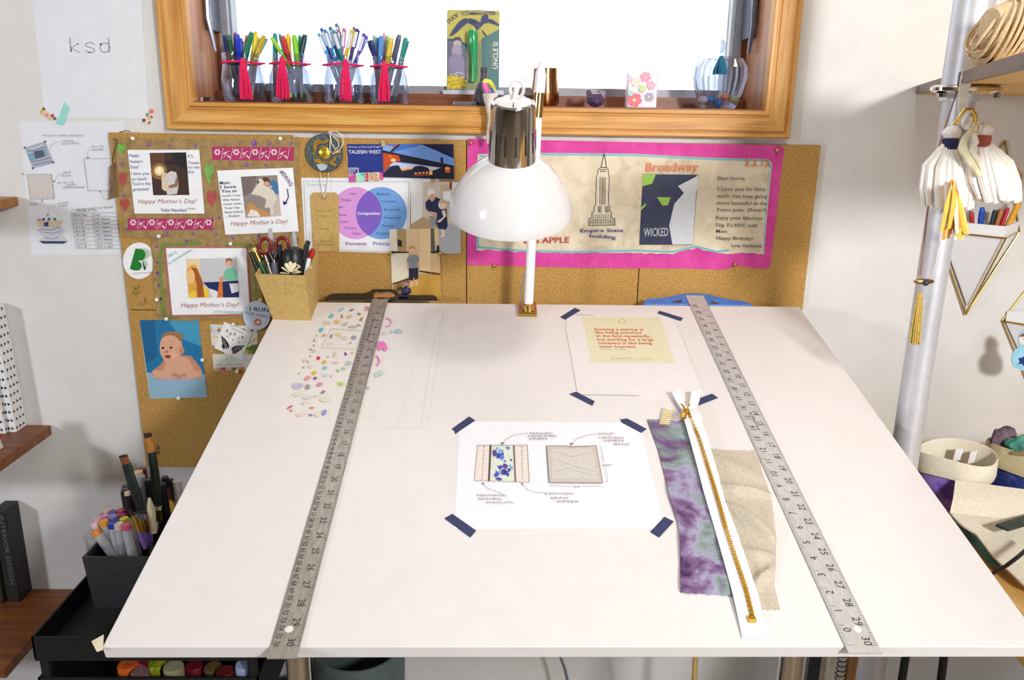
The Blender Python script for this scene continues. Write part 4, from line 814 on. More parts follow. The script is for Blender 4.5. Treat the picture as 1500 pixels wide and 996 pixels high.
for x, y, rx, ry, ro, c in dabs:
    pts = []
    for i in range(9):
        aa = 2 * PI * i / 9; rr = random.uniform(.75, 1.12); px, py = rx * rr * math.cos(aa), ry * rr * math.sin(aa) * .85
        pts.append((x + px * math.cos(ro) - py * math.sin(ro), y + px * math.sin(ro) + py * math.cos(ro)))
    k.p(c, pts)
k.l((176, 168, 160), 2, [(564, 278), (780, 292), (730, 414), (506, 402)], True)
for y in (136, 146, 156): k.l((206, 70, 70), 4, [(790, y), (806, y - 4), (822, y)])
ring = [(936 + 28 * math.cos(t), 235 + 28 * math.sin(t)) for t in [PI * (-.6 + 1.2 * i / 10) for i in range(11)]]
k.l((232, 150, 196), 9, ring).p((232, 130, 196), [(884, 360), (914, 362), (936, 386), (940, 408), (926, 428), (916, 426), (914, 410), (880, 420), (872, 396)]).l((226, 140, 196), 12, [(866, 456), (884, 476), (886, 498), (870, 522)])
k.done(cf, 'paint_dabs')['kind'] = 'stuff'
tr = sheet('tracing_paper', [(570, 452), (650, 455), (625, 628), (548, 626)], K, .0004, .0003, plain((229, 224, 222), .45, var=.01), label='translucent folded tracing paper to the right of the steel ruler', cat='paper')
k = Ink(K, .0008, CF_, .2208)
k.l((222, 218, 214), 4, [(1215, 160), (1150, 400), (1090, 640), (1000, 940)]).l((220, 216, 212), 4, [(1310, 160), (1230, 480), (1160, 930)]).l((226, 214, 212), 5, [(1220, 160), (1300, 160)])
k.done(tr, 'fold_lines')
def navytape(pts, lab, cr):
    sheet('navy_tape', pts, K, .0006, .0003, plain((50, 58, 96), .75, var=.08, scale=200), cr=cr, label=lab, cat='tape', group='navy tape pieces on the board')
# sketch sheet
CS = crop(640, 590, .24)
sk_ = sheet('pillow_sketch', [(140, 112), (1170, 122), (1250, 186), (1380, 730), (1350, 768), (106, 768)], K, .0001, .0003, plain((240, 239, 244), .6, var=.008), cr=CS, label='white sketch sheet of two pillows held by navy tape, lower centre', cat='drawing')
k = Ink(K, .0006, CS, .24, .00003); L = (120, 112, 112)
k.p((238, 226, 218), [(248, 258), (552, 258), (566, 484), (228, 474)]).p((226, 232, 214), [(332, 258), (468, 260), (476, 480), (328, 476)])
random.seed(5)
for i in range(30):
    x, y = random.uniform(345, 460), random.uniform(275, 470); r = random.uniform(6, 18)
    k.p([(60, 70, 190), (90, 130, 224), (60, 50, 150), (130, 176, 230), (96, 64, 150)][i % 5], [(x + r * random.uniform(.5, 1.3) * math.cos(t), y + r * 1.2 * random.uniform(.5, 1.3) * math.sin(t)) for t in [2 * PI * j / 7 for j in range(7)]])
k.l((70, 66, 66), 10, [(328, 258), (318, 476)]).l((110, 104, 100), 8, [(470, 260), (480, 480)])
k.l(L, 2.5, [(248, 258), (552, 258), (566, 484), (228, 474)], True)
for x0, x1 in ((290, 276), (520, 524)):
    for i in range(9): k.l(L, 2.5, [(x0 + (x1 - x0) * i / 9, 262 + i * 24), (x0 + (x1 - x0) * (i + .6) / 9, 262 + i * 24 + 15)])
k.p((204, 196, 186), [(670, 262), (972, 260), (1012, 488), (686, 486)]).p((214, 208, 200), [(700, 280), (950, 278), (980, 462), (706, 462)]).l((120, 112, 104), 4, [(670, 262), (780, 262), (830, 270), (972, 260), (1012, 488), (686, 486)], True)
k.l((190, 182, 172), 4, [(720, 300), (820, 330), (930, 300)]).l((192, 184, 174), 4, [(730, 350), (850, 390), (960, 420)]).l((192, 184, 174), 4, [(720, 420), (800, 400), (940, 440)])
k.l(L, 2, [(398, 250), (420, 222), (470, 196), (556, 184)]).p(L, [(390, 240), (398, 256), (414, 244)]).l(L, 2, [(820, 254), (850, 222), (910, 198), (985, 188)]).p(L, [(812, 244), (820, 260), (836, 246)]).l(L, 2, [(280, 490), (310, 520), (360, 540), (400, 552)]).p(L, [(274, 496), (282, 484), (292, 496)]).l(L, 2, [(520, 490), (550, 526), (600, 546), (664, 548)]).p(L, [(512, 498), (520, 486), (532, 496)])
for t, x0, y, x1 in [('FRINGED', 568, 192, 708), ('HAND DYED', 560, 208, 734), ('LINEN', 566, 224, 672), ('SOLID', 988, 194, 1084), ('NATURAL', 992, 218, 1150), ('LINEN', 1024, 236, 1140), ('BACK', 1084, 258, 1180), ('REINFORCED', 246, 570, 424), ('NATURAL', 254, 592, 400), ('MUDCLOTH', 304, 614, 470), ('EXPOSED', 664, 560, 838), ('BRASS', 698, 586, 804), ('ZIPPER', 730, 608, 870), ('20"', 1012, 386, 1076), ('20"', 832, 518, 888)]: k.t(L, t, x0, y, x1, y, 12)
k.l(L, 2, [(686, 506), (826, 510)]).l(L, 2, [(894, 510), (1018, 508)]).l(L, 2, [(1004, 262), (1020, 360)]).l(L, 2, [(1030, 394), (1046, 480), (1030, 484)])
k.done(sk_, 'pencil_drawing')
navytape([(196, 84), (234, 108), (112, 190), (106, 172), (90, 160)], 'navy tape at the upper left corner of the pillow sketch', CS)
navytape([(1118, 102), (1162, 96), (1280, 160), (1246, 184), (1130, 122)], 'navy tape at the upper right corner of the pillow sketch', CS)
navytape([(46, 706), (94, 678), (240, 780), (204, 822)], 'navy tape at the lower left corner of the pillow sketch', CS)
navytape([(1388, 696), (1446, 724), (1356, 822), (1302, 788)], 'navy tape at the lower right corner of the pillow sketch', CS)
# quote sheet
CQ = crop(800, 430, 280 / 1500); UQ = 280 / 1500
qs = sheet('quote_sheet', [(165, 160), (900, 150), (1020, 220), (1250, 780), (1200, 850), (250, 800), (180, 420), (150, 280)], K, .0001, .0003, plain((231, 226, 224), .6, var=.01), cr=CQ, label='taped printout with an orange quotation on pale yellow, upper right', cat='paper')
k = Ink(K, .0006, CQ, UQ, .00003)
k.p((232, 226, 192), [(284, 184), (892, 186), (1012, 546), (350, 542)])
O_ = (206, 92, 52)
for s, x0, y0, x1 in [('Running a startup is', 380, 289, 764), ('like being punched', 388, 314, 748), ('in the face repeatedly,', 396, 341, 820), ('but working for a large', 402, 369, 846), ('company is like being', 408, 396, 832), ('water boarded.', 414, 424, 708)]: k.t(O_, s, x0, y0, x1, y0 + 2, 20, .022)
k.l((206, 170, 110), 4, [(594 + 26 * math.cos(t), 218 + 15 * math.sin(t)) for t in [2 * PI * i / 16 for i in range(16)]], True)
k.t((150, 140, 110), '- Paul Graham, Y-Combinator', 424, 443, 636, 443, 9).t((186, 178, 140), 'STARTUP', 510, 518, 672, 518, 17, .01).t((206, 198, 164), 'VITAMINS', 676, 518, 846, 520, 17).t((150, 150, 150), 'quote poster', 1162, 806, 1226, 808, 8)
k.l((186, 180, 176), 3, [(160, 215), (152, 280), (186, 440), (240, 760)]).l((110, 100, 96), 3, [(230, 166), (372, 169)]).l((120, 112, 106), 3, [(290, 794), (520, 797), (730, 800)]).l((226, 224, 220), 4, [(1020, 230), (1120, 470), (1240, 770)])
k.done(qs, 'print')
navytape([(226, 112), (270, 132), (150, 205), (110, 184)], 'navy tape at the upper left corner of the quote printout', CQ)
navytape([(890, 135), (1075, 192), (1056, 215), (872, 156)], 'navy tape at the upper right corner of the quote printout', CQ)
navytape([(182, 788), (236, 770), (382, 846), (362, 880)], 'navy tape at the lower left corner of the quote printout', CQ)
navytape([(1195, 824), (1302, 786), (1350, 818), (1196, 878)], 'navy tape at the lower right corner of the quote printout', CQ)

# ================================================================== fabric strips and zipper
def interp(pts, t):
    n = len(pts) - 1; x = min(t * n, n - 1e-6); i = int(x); f = x - i
    return pts[i][0] + (pts[i + 1][0] - pts[i][0]) * f, pts[i][1] + (pts[i + 1][1] - pts[i][1]) * f
def drape(left, right, nu, nv, hfun, th):
    top = []; vs = []; fs = []
    for j in range(nv + 1):
        t = j / nv; a = interp(left, t); b = interp(right, t)
        for i in range(nu + 1):
            u = i / nu; x = a[0] + (b[0] - a[0]) * u; y = a[1] + (b[1] - a[1]) * u
            if j in (0, nv): y += random.uniform(-1.2, 1.2)
            vs.append(K(x, y) + DN * (hfun(u, t) + .0006))
    n = len(vs); vs += [v - DN * th for v in vs]; w = nu + 1
    for j in range(nv):
        for i in range(nu):
            q = (j * w + i, j * w + i + 1, (j + 1) * w + i + 1, (j + 1) * w + i); fs.append(q); fs.append(tuple(n + k for k in q[::-1]))
    def strip(ix):
        for p, q in zip(ix, ix[1:]): fs.append((p, q, n + q, n + p))
    strip([i for i in range(w)]); strip([nv * w + i for i in range(w)][::-1]); strip([j * w for j in range(nv + 1)][::-1]); strip([j * w + nu for j in range(nv + 1)])
    return MB().add(vs, fs)
from mathutils import noise as mno
tie = speckle('tie_dye', [(0.32, (30, 30, 38)), (0.38, (92, 60, 104)), (0.45, (132, 104, 142)), (0.52, (164, 160, 188)), (0.58, (132, 152, 142)), (0.66, (118, 90, 130)), (0.74, (78, 48, 86))], 12, .85, .1, 4, (1, 1, 1), .35)
def hw(seed, amp, f1=3, f2=7):
    return lambda u, t: max(0, amp * (mno.noise(V((u * f1 + seed, t * f2, seed))) + .6)) * (1 if 0 < t < 1 else .3)
dye = drape([(948, 616), (964, 661), (974, 700), (980, 730), (993, 768), (996, 800), (996, 840), (997, 869)], [(1002, 617), (1012, 660), (1024, 705), (1034, 740), (1044, 775), (1054, 805), (1064, 840), (1073, 874)], 24, 60, hw(3.1, .0045, 2.2, 6), .0006)
dye.build('dyed_fabric_strip', tie, smooth=True, label='purple and green hand-dyed fabric strip left of the white zipper', cat='fabric')
linen = speckle('linen', [(0.3, (186, 174, 154)), (0.7, (206, 196, 178))], 300, .95, .4, 3)
def hl(u, t):
    f = sum(a * math.exp(-((t - c - sl * (u - .5)) / w) ** 2) for a, c, sl, w in ((.006, .30, .10, .03), (.007, .52, .22, .04), (.004, .68, .08, .03), (.005, .80, -.05, .035), (.003, .12, .1, .05)))
    return 1.6 * f * (.35 + .65 * math.sin(PI * min(max(u, .05), .95))) + max(0, .0015 * mno.noise(V((u * 4, t * 9, 7))))
lin_ = drape([(1039, 658), (1050, 690), (1058, 722), (1064, 745), (1080, 790), (1092, 830), (1104, 868), (1113, 893)], [(1110, 661), (1117, 696), (1126, 718), (1131, 738), (1136, 780), (1136, 818), (1134, 858), (1143, 894)], 24, 70, hl, .0006)
lin_.build('linen_strip', linen, smooth=True, label='crumpled natural beige linen strip right of the white zipper', cat='fabric')
zp = empty('zipper', K(1050, 740, .004), 'long white zipper with brass teeth lying between the two fabric strips', 'zipper')
zl = [(995, 600), (998, 612), (1008, 648), (1018, 684), (1030, 730), (1044, 776), (1058, 824), (1071, 871), (1080, 906), (1087, 936)]
zr = [(1019, 598), (1024, 612), (1038, 660), (1052, 708), (1060, 740), (1075, 778), (1092, 826), (1108, 874), (1117, 905), (1126, 934)]
zh = lambda u, t: .0075 + .003 * math.sin(t * 7) * 0 + .002 * math.sin(t * 5 + .5) - .005 * max(0, t - .8) * 5 - .004 * max(0, .15 - t) / .15
M_tape = plain((242, 242, 244), .75, var=.01, scale=400)
drape(zl, zr, 6, 50, zh, .0008).build('zipper_tape', M_tape, zp, smooth=True)
for L_, R_p in (([(983, 582), (988, 592), (996, 603)], [(994, 581), (999, 592), (1006, 604)]), ([(1012, 581), (1010, 592), (1007, 604)], [(1024, 580), (1024, 592), (1020, 603)])):
    drape(L_, R_p, 2, 6, lambda u, t: .006 + .004 * (1 - t), .0008).build('tape_end', M_tape, zp, smooth=True)
tc = [(1005.5, 606), (1010, 620), (1023, 654), (1034, 690), (1044, 722), (1053, 752), (1061.6, 783), (1076, 826), (1090, 867), (1100.5, 905)]
tm = MB(); N = 110
for i in range(N):
    t = i / (N - 1); x, y = interp(tc, t); x2, y2 = interp(tc, min(1, t + .01)); x1, y1 = interp(tc, max(0, t - .01))
    c = K(x, y) + DN * (zh(.5, (y - 600) / 335) + .0018); dd = (K(x2, y2) - K(x1, y1)).normalized(); ss = dd.cross(DN).normalized()
    sg = .0003 * (1 if i % 2 else -1)
    q = [c + ss * (-.0023 + sg) - dd * .0009, c + ss * (.0023 + sg) - dd * .0009, c + ss * (.0023 + sg) + dd * .0009, c + ss * (-.0023 + sg) + dd * .0009]
    tm.prism(q, DN * .0016)
M_gold = metal((226, 182, 78), .25)
tm.build('brass_teeth', M_gold, zp, kind='stuff')
sl = K(1005, 602, .0105)
MB().ball(sl, (.005, .0045, .003)).build('slider', M_gold, zp, smooth=True)
MB().tube([K(1004, 600, .014), K(1002, 606, .016), K(1001, 613, .014)], [.0022, .0045, .0035], 10, flat=.35).build('pull_tab', M_gold, zp, smooth=True)
for x in (998, 1010): MB().tube([K(1005, 601, .012), K((1005 + x) / 2, 596, .013), K(x, 592, .012)], .0013, 6).build('top_stop', M_gold, zp, smooth=True)
st_ = K(1101, 908, zh(.5, .92) + .001)
MB().box((st_.x - .0042, st_.y - .004, st_.z - .001), (st_.x + .0042, st_.y + .004, st_.z + .003)).build('end_stop', M_gold, zp, bevel=.0006)
def goldtape(pts, lab):
    o = sheet('gold_washi_tape', pts, K, .0046, .0003, plain((236, 228, 200), .5), label=lab, cat='tape'); kk = Ink(K, .0051, IDN, 1, .00002)
    (xa, ya), (xb, yb), (xc, yc), (xd, yd) = pts; n = 8
    for i in range(n):
        t = (i + .3) / n; p0 = (xa + (xd - xa) * t, ya + (yd - ya) * t); p1 = (xb + (xc - xb) * t, yb + (yc - yb) * t)
        mx_, my_ = (p0[0] + p1[0]) / 2, (p0[1] + p1[1]) / 2 + 1.5; kk.l((196, 160, 60), 1.1, [p0, (mx_, my_), p1])
    kk.done(o, 'gold_stripes')
goldtape([(973, 597), (986, 601), (980, 623), (966, 621)], 'gold striped tape at the top of the dyed fabric strip')
goldtape([(1024, 615), (1031, 617), (1035, 637), (1029, 636)], 'small gold striped tape to the right of the zipper')
# ================================================================== desk lamp
lb = K(774, 461, 0)
lamp = empty('desk_lamp', lb, 'white desk lamp with chrome cap and brass fittings clamped to the back edge', 'lamp')
ty = lb.y
p_lo = lb + V((0, .004, .012)); p_mid = PY(787, 172, ty); p_mid2 = PY(790, 136, ty); p_top = PY(793.5, 88, ty); elbow = PY(794.5, 80, ty)
MB().prism([K(759, 464, 0), K(787, 465, 0), K(785, 447, 0), K(761, 446, 0)], DN * .008).build('clamp_plate', M_brass, lamp, bevel=.002)
cb = DP(DUV(lb)[0], DD, 0)
MB().box((lb.x - .014, DP(0, DD).y - .001, DP(0, DD).z - .05), (lb.x + .014, DP(0, DD).y + .008, DP(0, DD).z + .004)).build('clamp_jaw', M_brass, lamp, bevel=.002)
MB().lathe([(.0, 0), (.0105, 0), (.0105, .014), (.008, .016), (0, .016)], lb + V((0, .002, .004)), (0, 0, 1), 20).build('collar', M_brass, lamp, smooth=True)
MB().tube([p_lo, p_mid], .0082, 18).build('pole', M_white, lamp, smooth=True)
MB().tube([p_mid, p_mid2], .0088, 18).build('brass_sleeve', metal((206, 180, 128), .18), lamp, smooth=True)
MB().tube([p_mid2, p_mid2 + (p_top - p_mid2) * .55, p_top], [.0092, .0088, .0035], 18).build('upper_pole', M_white, lamp, smooth=True)
MB().ball(elbow, .0045).build('elbow', M_white, lamp, smooth=True)
MB().tube([p_lo + V((-.010, .012, .0)), p_lo + V((-.014, .02, .03)), p_lo + V((-.006, .02, .06))], .0018, 6).build('cord', plain((196, 190, 184), .5), lamp, smooth=True)
HY = 1.20; tl_ = math.radians(20)
ax = V((0, math.sin(tl_), -math.cos(tl_)))             # down the shade's axis, away from the viewer
ht = PY(752, 148, HY)
jt = PY(757, 131, HY - .002)
MB().tube([elbow, jt], .0032, 12).build('arm', M_white, lamp, smooth=True)
MB().tube([jt + (elbow - jt) * .22, jt + (elbow - jt) * .27], .0042, 12).build('arm_band', plain((206, 206, 212), .3), lamp, smooth=True)
xh = V((1, 0, 0))
rg = MB(); rp = []
for i in range(21): a = 2 * PI * i / 20; rp.append(jt + V((.0095 * math.cos(a), -.003, .0115 * math.sin(a))))
rg.tube(rp, .0024, 8, cap=False).build('joint_ring', plain((226, 222, 220), .3), lamp, smooth=True)
MB().tube([jt + V((0, -.006, .003)), ht + V((0, -.006, .0)), ht - ax * .002], [.004, .0045, .005], 10).build('swivel_bracket', plain((230, 228, 226), .3), lamp, smooth=True)
cap = MB().lathe([(.028, 0), (.0310, .002), (.0322, .008), (.0352, .090), (.0345, .090), (.030, .004)], ht, ax, 44)
cap.build('chrome_cap', metal((206, 204, 200), .10), lamp, smooth=True)
MB().lathe([(0, -.004), (.012, -.004), (.024, -.001), (.0305, .003), (.029, .006), (0, .002)], ht, ax, 40).build('cap_top', plain((226, 222, 220), .2), lamp, smooth=True)
yy = ax.cross(xh).normalized()
for i in range(14):
    a = 2 * PI * i / 14 + .1; rr = V(xh) * math.cos(a) + yy * math.sin(a); tt = ax.cross(rr)
    c0 = ht + ax * .040 + rr * .0330; c1 = ht + ax * .070 + rr * .0341
    MB().hexa([c0 - tt * .0013, c0 + tt * .0013, c0 + tt * .0013 + rr * .0009, c0 - tt * .0013 + rr * .0009], [c1 - tt * .0013, c1 + tt * .0013, c1 + tt * .0013 + rr * .0009, c1 - tt * .0013 + rr * .0009]).build('vent_slot', plain((26, 26, 28), .6), lamp)
for i in range(3):
    a = 2 * PI * i / 3 - .5; rr = V(xh) * math.cos(a) + yy * math.sin(a)
    MB().tube([ht - ax * .0025 + rr * .016, ht - ax * .0008 + rr * .026], .0009, 6).build('cap_slit', plain((60, 58, 64), .5), lamp)
prof = [(.0335, .086), (.044, .0915), (.056, .1005), (.0680, .1120), (.0790, .1270), (.0872, .1430), (.0925, .1570), (.0950, .1670), (.0945, .1725), (.0935, .1725), (.0935, .1670), (.0912, .1575), (.0860, .1440), (.0775, .1280), (.0665, .1130), (.055, .1020), (.042, .0930), (.032, .088)]
MB().lathe(prof, ht, ax, 64).build('shade', plain((226, 224, 224), .12, var=.008), lamp, smooth=True)
MB().ball(ht + ax * .135, (.022, .022, .028)).build('bulb', plain((236, 234, 228), .25), lamp, smooth=True)

# ================================================================== kraft pen box with its contents
CB_ = crop(355, 335, 120 / 854)
fl, fr, br = K(400, 468), K(455, 470), K(466, 441); bl_ = br + (fl - fr)
ftl, ftr = PY(373.5, 402, fl.y - .004), PY(447, 404.5, fr.y - .004); btr = PY(466, 367, br.y + .002); btl = ftl + (btr - ftr)
def openbox(b4, t4, th):
    c = sum(b4, V()) / 4; ct = sum(t4, V()) / 4
    ib = [c + (p - c) * (1 - th) + V((0, 0, .002)) for p in b4]; it = [ct + (p - ct) * (1 - th) for p in t4]
    vs = list(b4) + list(t4) + ib + it
    fs = [(0, 3, 2, 1), (8, 9, 10, 11)]
    for i in range(4):
        j = (i + 1) % 4; fs += [(i, j, 4 + j, 4 + i), (8 + i, 12 + i, 12 + j, 8 + j), (4 + i, 4 + j, 12 + j, 12 + i)]
    return MB().add(vs, fs)
openbox([fl, fr, br, bl_], [ftl, ftr, btr, btl], .06).build('pen_box', M_kraft, label='tapered kraft cardboard pen box on the back left corner of the board', cat='box')
y0, y1 = fl.y, br.y; bx = lambda x, y, t: PY(*CB_(x, y), y0 + (y1 - y0) * t)
def in_box(top, t, bottom=None):
    """pen from its visible top down to the box floor"""
    a = bx(*top, t); c = (fl + fr + br + bl_) / 4; b = bx(*(bottom or (top[0] * .5 + 230, 900)), t)
    d = (b - a).normalized(); k_ = (a.z - c.z - .006) / max(.2, -d.z); return a, a + d * k_
def stick(name, a, b, r, parts, label, cat, group):
    """parts: (from, to, radius scale0, radius scale1, colour or material, part name) measured from the bottom b to the top a"""
    o = empty(name, b, label, cat, group)
    for f, t, s0, s1, c, nm in parts:
        m_ = c if not isinstance(c, tuple) else plain(c, .35, var=.04)
        MB().tube([b + (a - b) * f, b + (a - b) * t], [r * s0, r * s1], 10).build(nm, m_, o, smooth=True)
    return o
G = 'pens and tools in the kraft box'
a, b = in_box((80, 245), .30, (190, 500)); stick('pen', a, b, .0042, [(0, .55, .9, 1, (22, 22, 24), 'barrel'), (.55, 1, 1.05, .8, (30, 30, 32), 'cap')], 'slim black capped pen leaning at the left end of the kraft box', 'pen', G)
a, b = in_box((116, 200), .25, (235, 470)); stick('pencil', a, b, .0044, [(0, .78, 1, 1, (28, 84, 48), 'barrel'), (.78, .95, 1.02, 1.02, M_brass, 'ferrule'), (.95, 1, .9, .8, (224, 196, 130), 'eraser')], 'green pencil with gold end in the kraft box', 'pencil', G)
a, b = in_box((148, 156), .6, (225, 330)); stick('pencil', a, b, .0042, [(0, .8, 1, 1, (30, 34, 32), 'barrel'), (.8, 1, 1.02, .95, M_brass, 'ferrule')], 'black pencil with gold end in the kraft box', 'pencil', G)
a, b = in_box((236, 275), .2, (300, 480)); stick('mechanical_pencil', a, b, .005, [(0, .7, 1, 1, M_steel, 'barrel'), (.7, .9, .8, .7, M_chrome, 'grip'), (.9, 1, .5, .3, M_steel, 'tip')], 'silver mechanical pencil in the kraft box', 'pencil', G)
a, b = in_box((328, 320), .2, (345, 480)); stick('pen', a, b, .0045, [(0, .6, 1, 1, (30, 34, 46), 'barrel'), (.6, .93, 1.05, 1, (90, 96, 110), 'grip'), (.93, 1, .7, .5, M_chrome, 'button')], 'grey-tipped retractable pen in front of the scissors in kraft box', 'pen', G)
a, b = in_box((388, 160), .5, (400, 400)); stick('pen', a, b, .0044, [(0, .6, 1, 1, (20, 20, 24), 'barrel'), (.6, 1, 1.05, .85, (26, 26, 30), 'cap')], 'black pen standing between scissor handles in the kraft box', 'pen', G)
a, b = in_box((686, 128), .6, (640, 300)); stick('pen', a, b, .005, [(0, .6, 1, 1, (20, 20, 22), 'barrel'), (.6, 1, 1.08, .85, (18, 18, 20), 'cap')], 'tall black pen at the right end of the kraft box', 'pen', G)
a, b = in_box((672, 170), .35, (650, 320)); stick('pen', a, b, .005, [(0, .55, 1, 1, (34, 34, 38), 'barrel'), (.55, 1, 1.08, .9, (24, 24, 26), 'cap')], 'shorter black pen leaning in front at right of the kraft box', 'pen', G)
a, b = in_box((740, 212), .75, (640, 480)); stick('pen', a, b, .0042, [(0, .85, 1, 1, (26, 26, 30), 'barrel'), (.85, 1, 1.05, .9, (200, 40, 36), 'end_cap')], 'black pen with red end cap in the kraft box', 'pen', G)
a, b = in_box((696, 310), .3, (660, 480)); stick('pen', a, b, .004, [(0, 1, 1, .9, (226, 226, 228), 'barrel')], 'thin white pen at the right corner of the kraft box', 'pen', G)
a, b = in_box((250, 290), .45, (290, 480)); stick('pen', a, b, .0046, [(0, .8, 1, 1, (214, 216, 220), 'barrel'), (.8, 1, .8, .6, M_chrome, 'tip')], 'white and silver pen behind mechanical pencil in the kraft box', 'pen', G)
# scissors
sc = empty('scissors', bx(330, 480, .55), 'scissors with two dark red ring handles in the kraft box', 'scissors', G)
M_red = plain((116, 34, 26), .25, var=.1)
for cx, cy, rx, ry, sg in ((236, 182, 66, 82, 1), (414, 172, 66, 80, -1)):
    rp = [bx(cx + rx * math.cos(2 * PI * i / 24), cy + ry * math.sin(2 * PI * i / 24), .55) for i in range(25)]
    MB().tube(rp, .0034, 10, cap=False).build('ring_handle', M_red, sc, smooth=True)
    MB().tube([bx(cx + sg * 40, cy + ry * .8, .55), bx(325 - sg * 4, 340, .55)], [.0042, .005], 10).build('shank', plain((40, 22, 22), .3), sc, smooth=True)
    MB().tube([bx(325 - sg * 4, 335, .55), bx(325 - sg * 20, 640, .55)], [.006, .002], 8, flat=.25).build('blade', M_steel, sc)
# black cup with daisies
cc = bx(545, 470, .42)
cpz = bx(545, 470, .42).z; cupr = .0205
cp = empty('floral_case', V((cc.x, cc.y, cpz - .045)), 'black round-topped case with cream daisies in the kraft box', 'case', G)
tp = bx(545, 190, .42).z - cpz
MB().lathe([(0, -.04), (cupr, -.04), (cupr, tp * .5), (cupr * .95, tp * .75), (cupr * .7, tp * .94), (cupr * .3, tp), (0, tp)], V((cc.x, cc.y, cpz)), (0, 0, 1), 28).build('case_body', plain((18, 18, 20), .4), cp, smooth=True)
def on_case(px, py, lift):
    q = bx(px, py, 0); dx = max(-cupr * .97, min(cupr * .97, (q.x - cc.x) * 1.0))
    return PY(*CB_(px, py), cc.y - math.sqrt(cupr ** 2 - dx * dx) - lift)
for (x, y, rr_, a0, a1, n_) in ((505, 470, 1.0, 185, 350, 7), (640, 455, .9, 190, 330, 5)):
    for i in range(n_):
        a = math.radians(a0 + (a1 - a0) * i / (n_ - 1)); ca, sa = math.cos(a), math.sin(a)
        pts = [on_case(x + ca * l * rr_, y + sa * l * rr_ * 1.15, .0006) for l in (18, 50, 80, 100, 112)]
        MB().tube(pts, [.0008, .0022, .0034, .0034, .0012], 8, flat=.45).build('petal', plain((232, 222, 184), .7), cp, smooth=True)
# grey pointed swatches
for (x, y, b_, lab) in ((300, -10, 150, 'left grey pointed felt tip behind the scissors'), (545, 22, 210, 'right grey pointed felt tip behind the black case')):
    w_ = 50
    MB().lathe([(0, bx(x, y, .9).z - bx(x, b_, .9).z), (.003, (bx(x, y, .9).z - bx(x, b_, .9).z) * .9), (.0072, 0), (.0076, -.06), (0, -.06)], bx(x, b_, .9), (0, 0, 1), 14).build('felt_point', plain((176, 176, 182), .8), smooth=True, label=lab, cat='felt tip', group=G)
# figurine on the black head
CFg = crop(470, 400, 190 / 1500); fy = K(592, 430).y
fz = K(*CFg(960, 268), .0035)
fg = empty('toy_figurine', fz, 'tiny navy toy figurine standing on the black ruler head', 'figurine')
fp = lambda x, y: PY(*CFg(x, y), fz.y)
NV = plain((26, 30, 70), .5, var=.2, scale=400)
MB().ball(fp(985, 205), (.0085, .006, .008)).build('body', NV, fg, smooth=True)
MB().ball(fp(985, 120), (.0058, .005, .0058)).build('head', plain((150, 120, 120), .5, var=.2, scale=500), fg, smooth=True)
MB().ball(fp(990, 98), (.0055, .005, .0028)).build('hat', plain((92, 70, 84), .5), fg, smooth=True)
MB().tube([fp(940, 170), fp(905, 176), fp(888, 190)], [.003, .0028, .002], 8).build('arm', NV, fg, smooth=True)
MB().tube([fp(1015, 175), fp(1030, 205), fp(1034, 230)], [.003, .0028, .002], 8).build('arm', NV, fg, smooth=True)
MB().ball(fp(910, 225), (.004, .004, .0028)).build('base_piece', plain((150, 96, 60), .5), fg, smooth=True)
MB().box((fz.x - .010, fz.y - .005, fz.z - .0005), (fz.x + .008, fz.y + .005, fz.z + .003)).build('foot_block', NV, fg, bevel=.001)

# ================================================================== window sill: jars of pens
JY = 1.555
PINK = plain((226, 24, 92), .8, var=.1, scale=500)
CJA = crop(310, 30, 160 / 1226); CJB = crop(455, 25, 160 / 1180)
def jar(px_l, px_r, px_top, neck_l, neck_r, label, tas, cr):
    c = (PY(px_l, 130, JY).x + PY(px_r, 130, JY).x) / 2; r = (PY(px_r, 130, JY).x - PY(px_l, 130, JY).x) / 2
    nr = (PY(neck_r, 90, JY).x - PY(neck_l, 90, JY).x) / 2; zt = PY(360, px_top, JY).z - ZS; r = min(r, .041)
    o = empty('mason_jar', (c, JY, ZS), label, 'jar', 'glass pen jars on the window sill')
    out = [(0, .001), (r * .86, .001), (r * .96, .006), (r, .018), (r, zt * .42), (r * .97, zt * .55), (nr * 1.02, zt * .74), (nr, zt * .78), (nr, zt * .84), (nr * 1.05, zt * .86), (nr, zt * .90), (nr * 1.04, zt * .95), (nr, zt)]
    MB().lathe(out + [(nr - .0022, zt), (nr - .0022, zt * .76), (r * .95, zt * .53), (r - .003, .012), (r * .8, .005), (0, .005)], (c, JY, ZS), (0, 0, 1), 36).build('glass_body', M_jar, o, smooth=True)
    bp_ = []; zc = ZS + zt * .80
    for i in range(33): a = 2 * PI * i / 32; bp_.append(V((c + (nr + .0035) * math.cos(a), JY + (nr + .0035) * math.sin(a), zc + .001 * math.sin(3 * a))))
    MB().tube(bp_, .0021, 6, cap=False).build('pink_cord', PINK, o, smooth=True)
    t = PY(*cr(tas[0], tas[1]), JY - r - .004); e = PY(*cr(tas[2], tas[3]), JY - r - .006)
    tassel(o, t, t.z - max(e.z, ZS + .003), .0075, .011, PINK, 46, True, 'tassel', (e.x - t.x, -.002), .6, .0013)
    return o, c, r, nr, zt
J1 = jar(326, 390, 78, 331, 387, 'leftmost glass jar of markers with hot pink tassel', (345, 425, 395, 905), CJA)
J2 = jar(395, 459, 78, 400, 452, 'second glass jar from the left, with hot pink tassel', (788, 410, 800, 885), CJA)
J3 = jar(474, 534, 79, 478, 530, 'third glass jar from the left, holding clear gel pens, pink tassel', (378, 460, 388, 912), CJB)
J4 = jar(541, 600, 80, 546, 594, 'rightmost glass jar of markers with hot pink tassel', (795, 480, 790, 922), CJB)
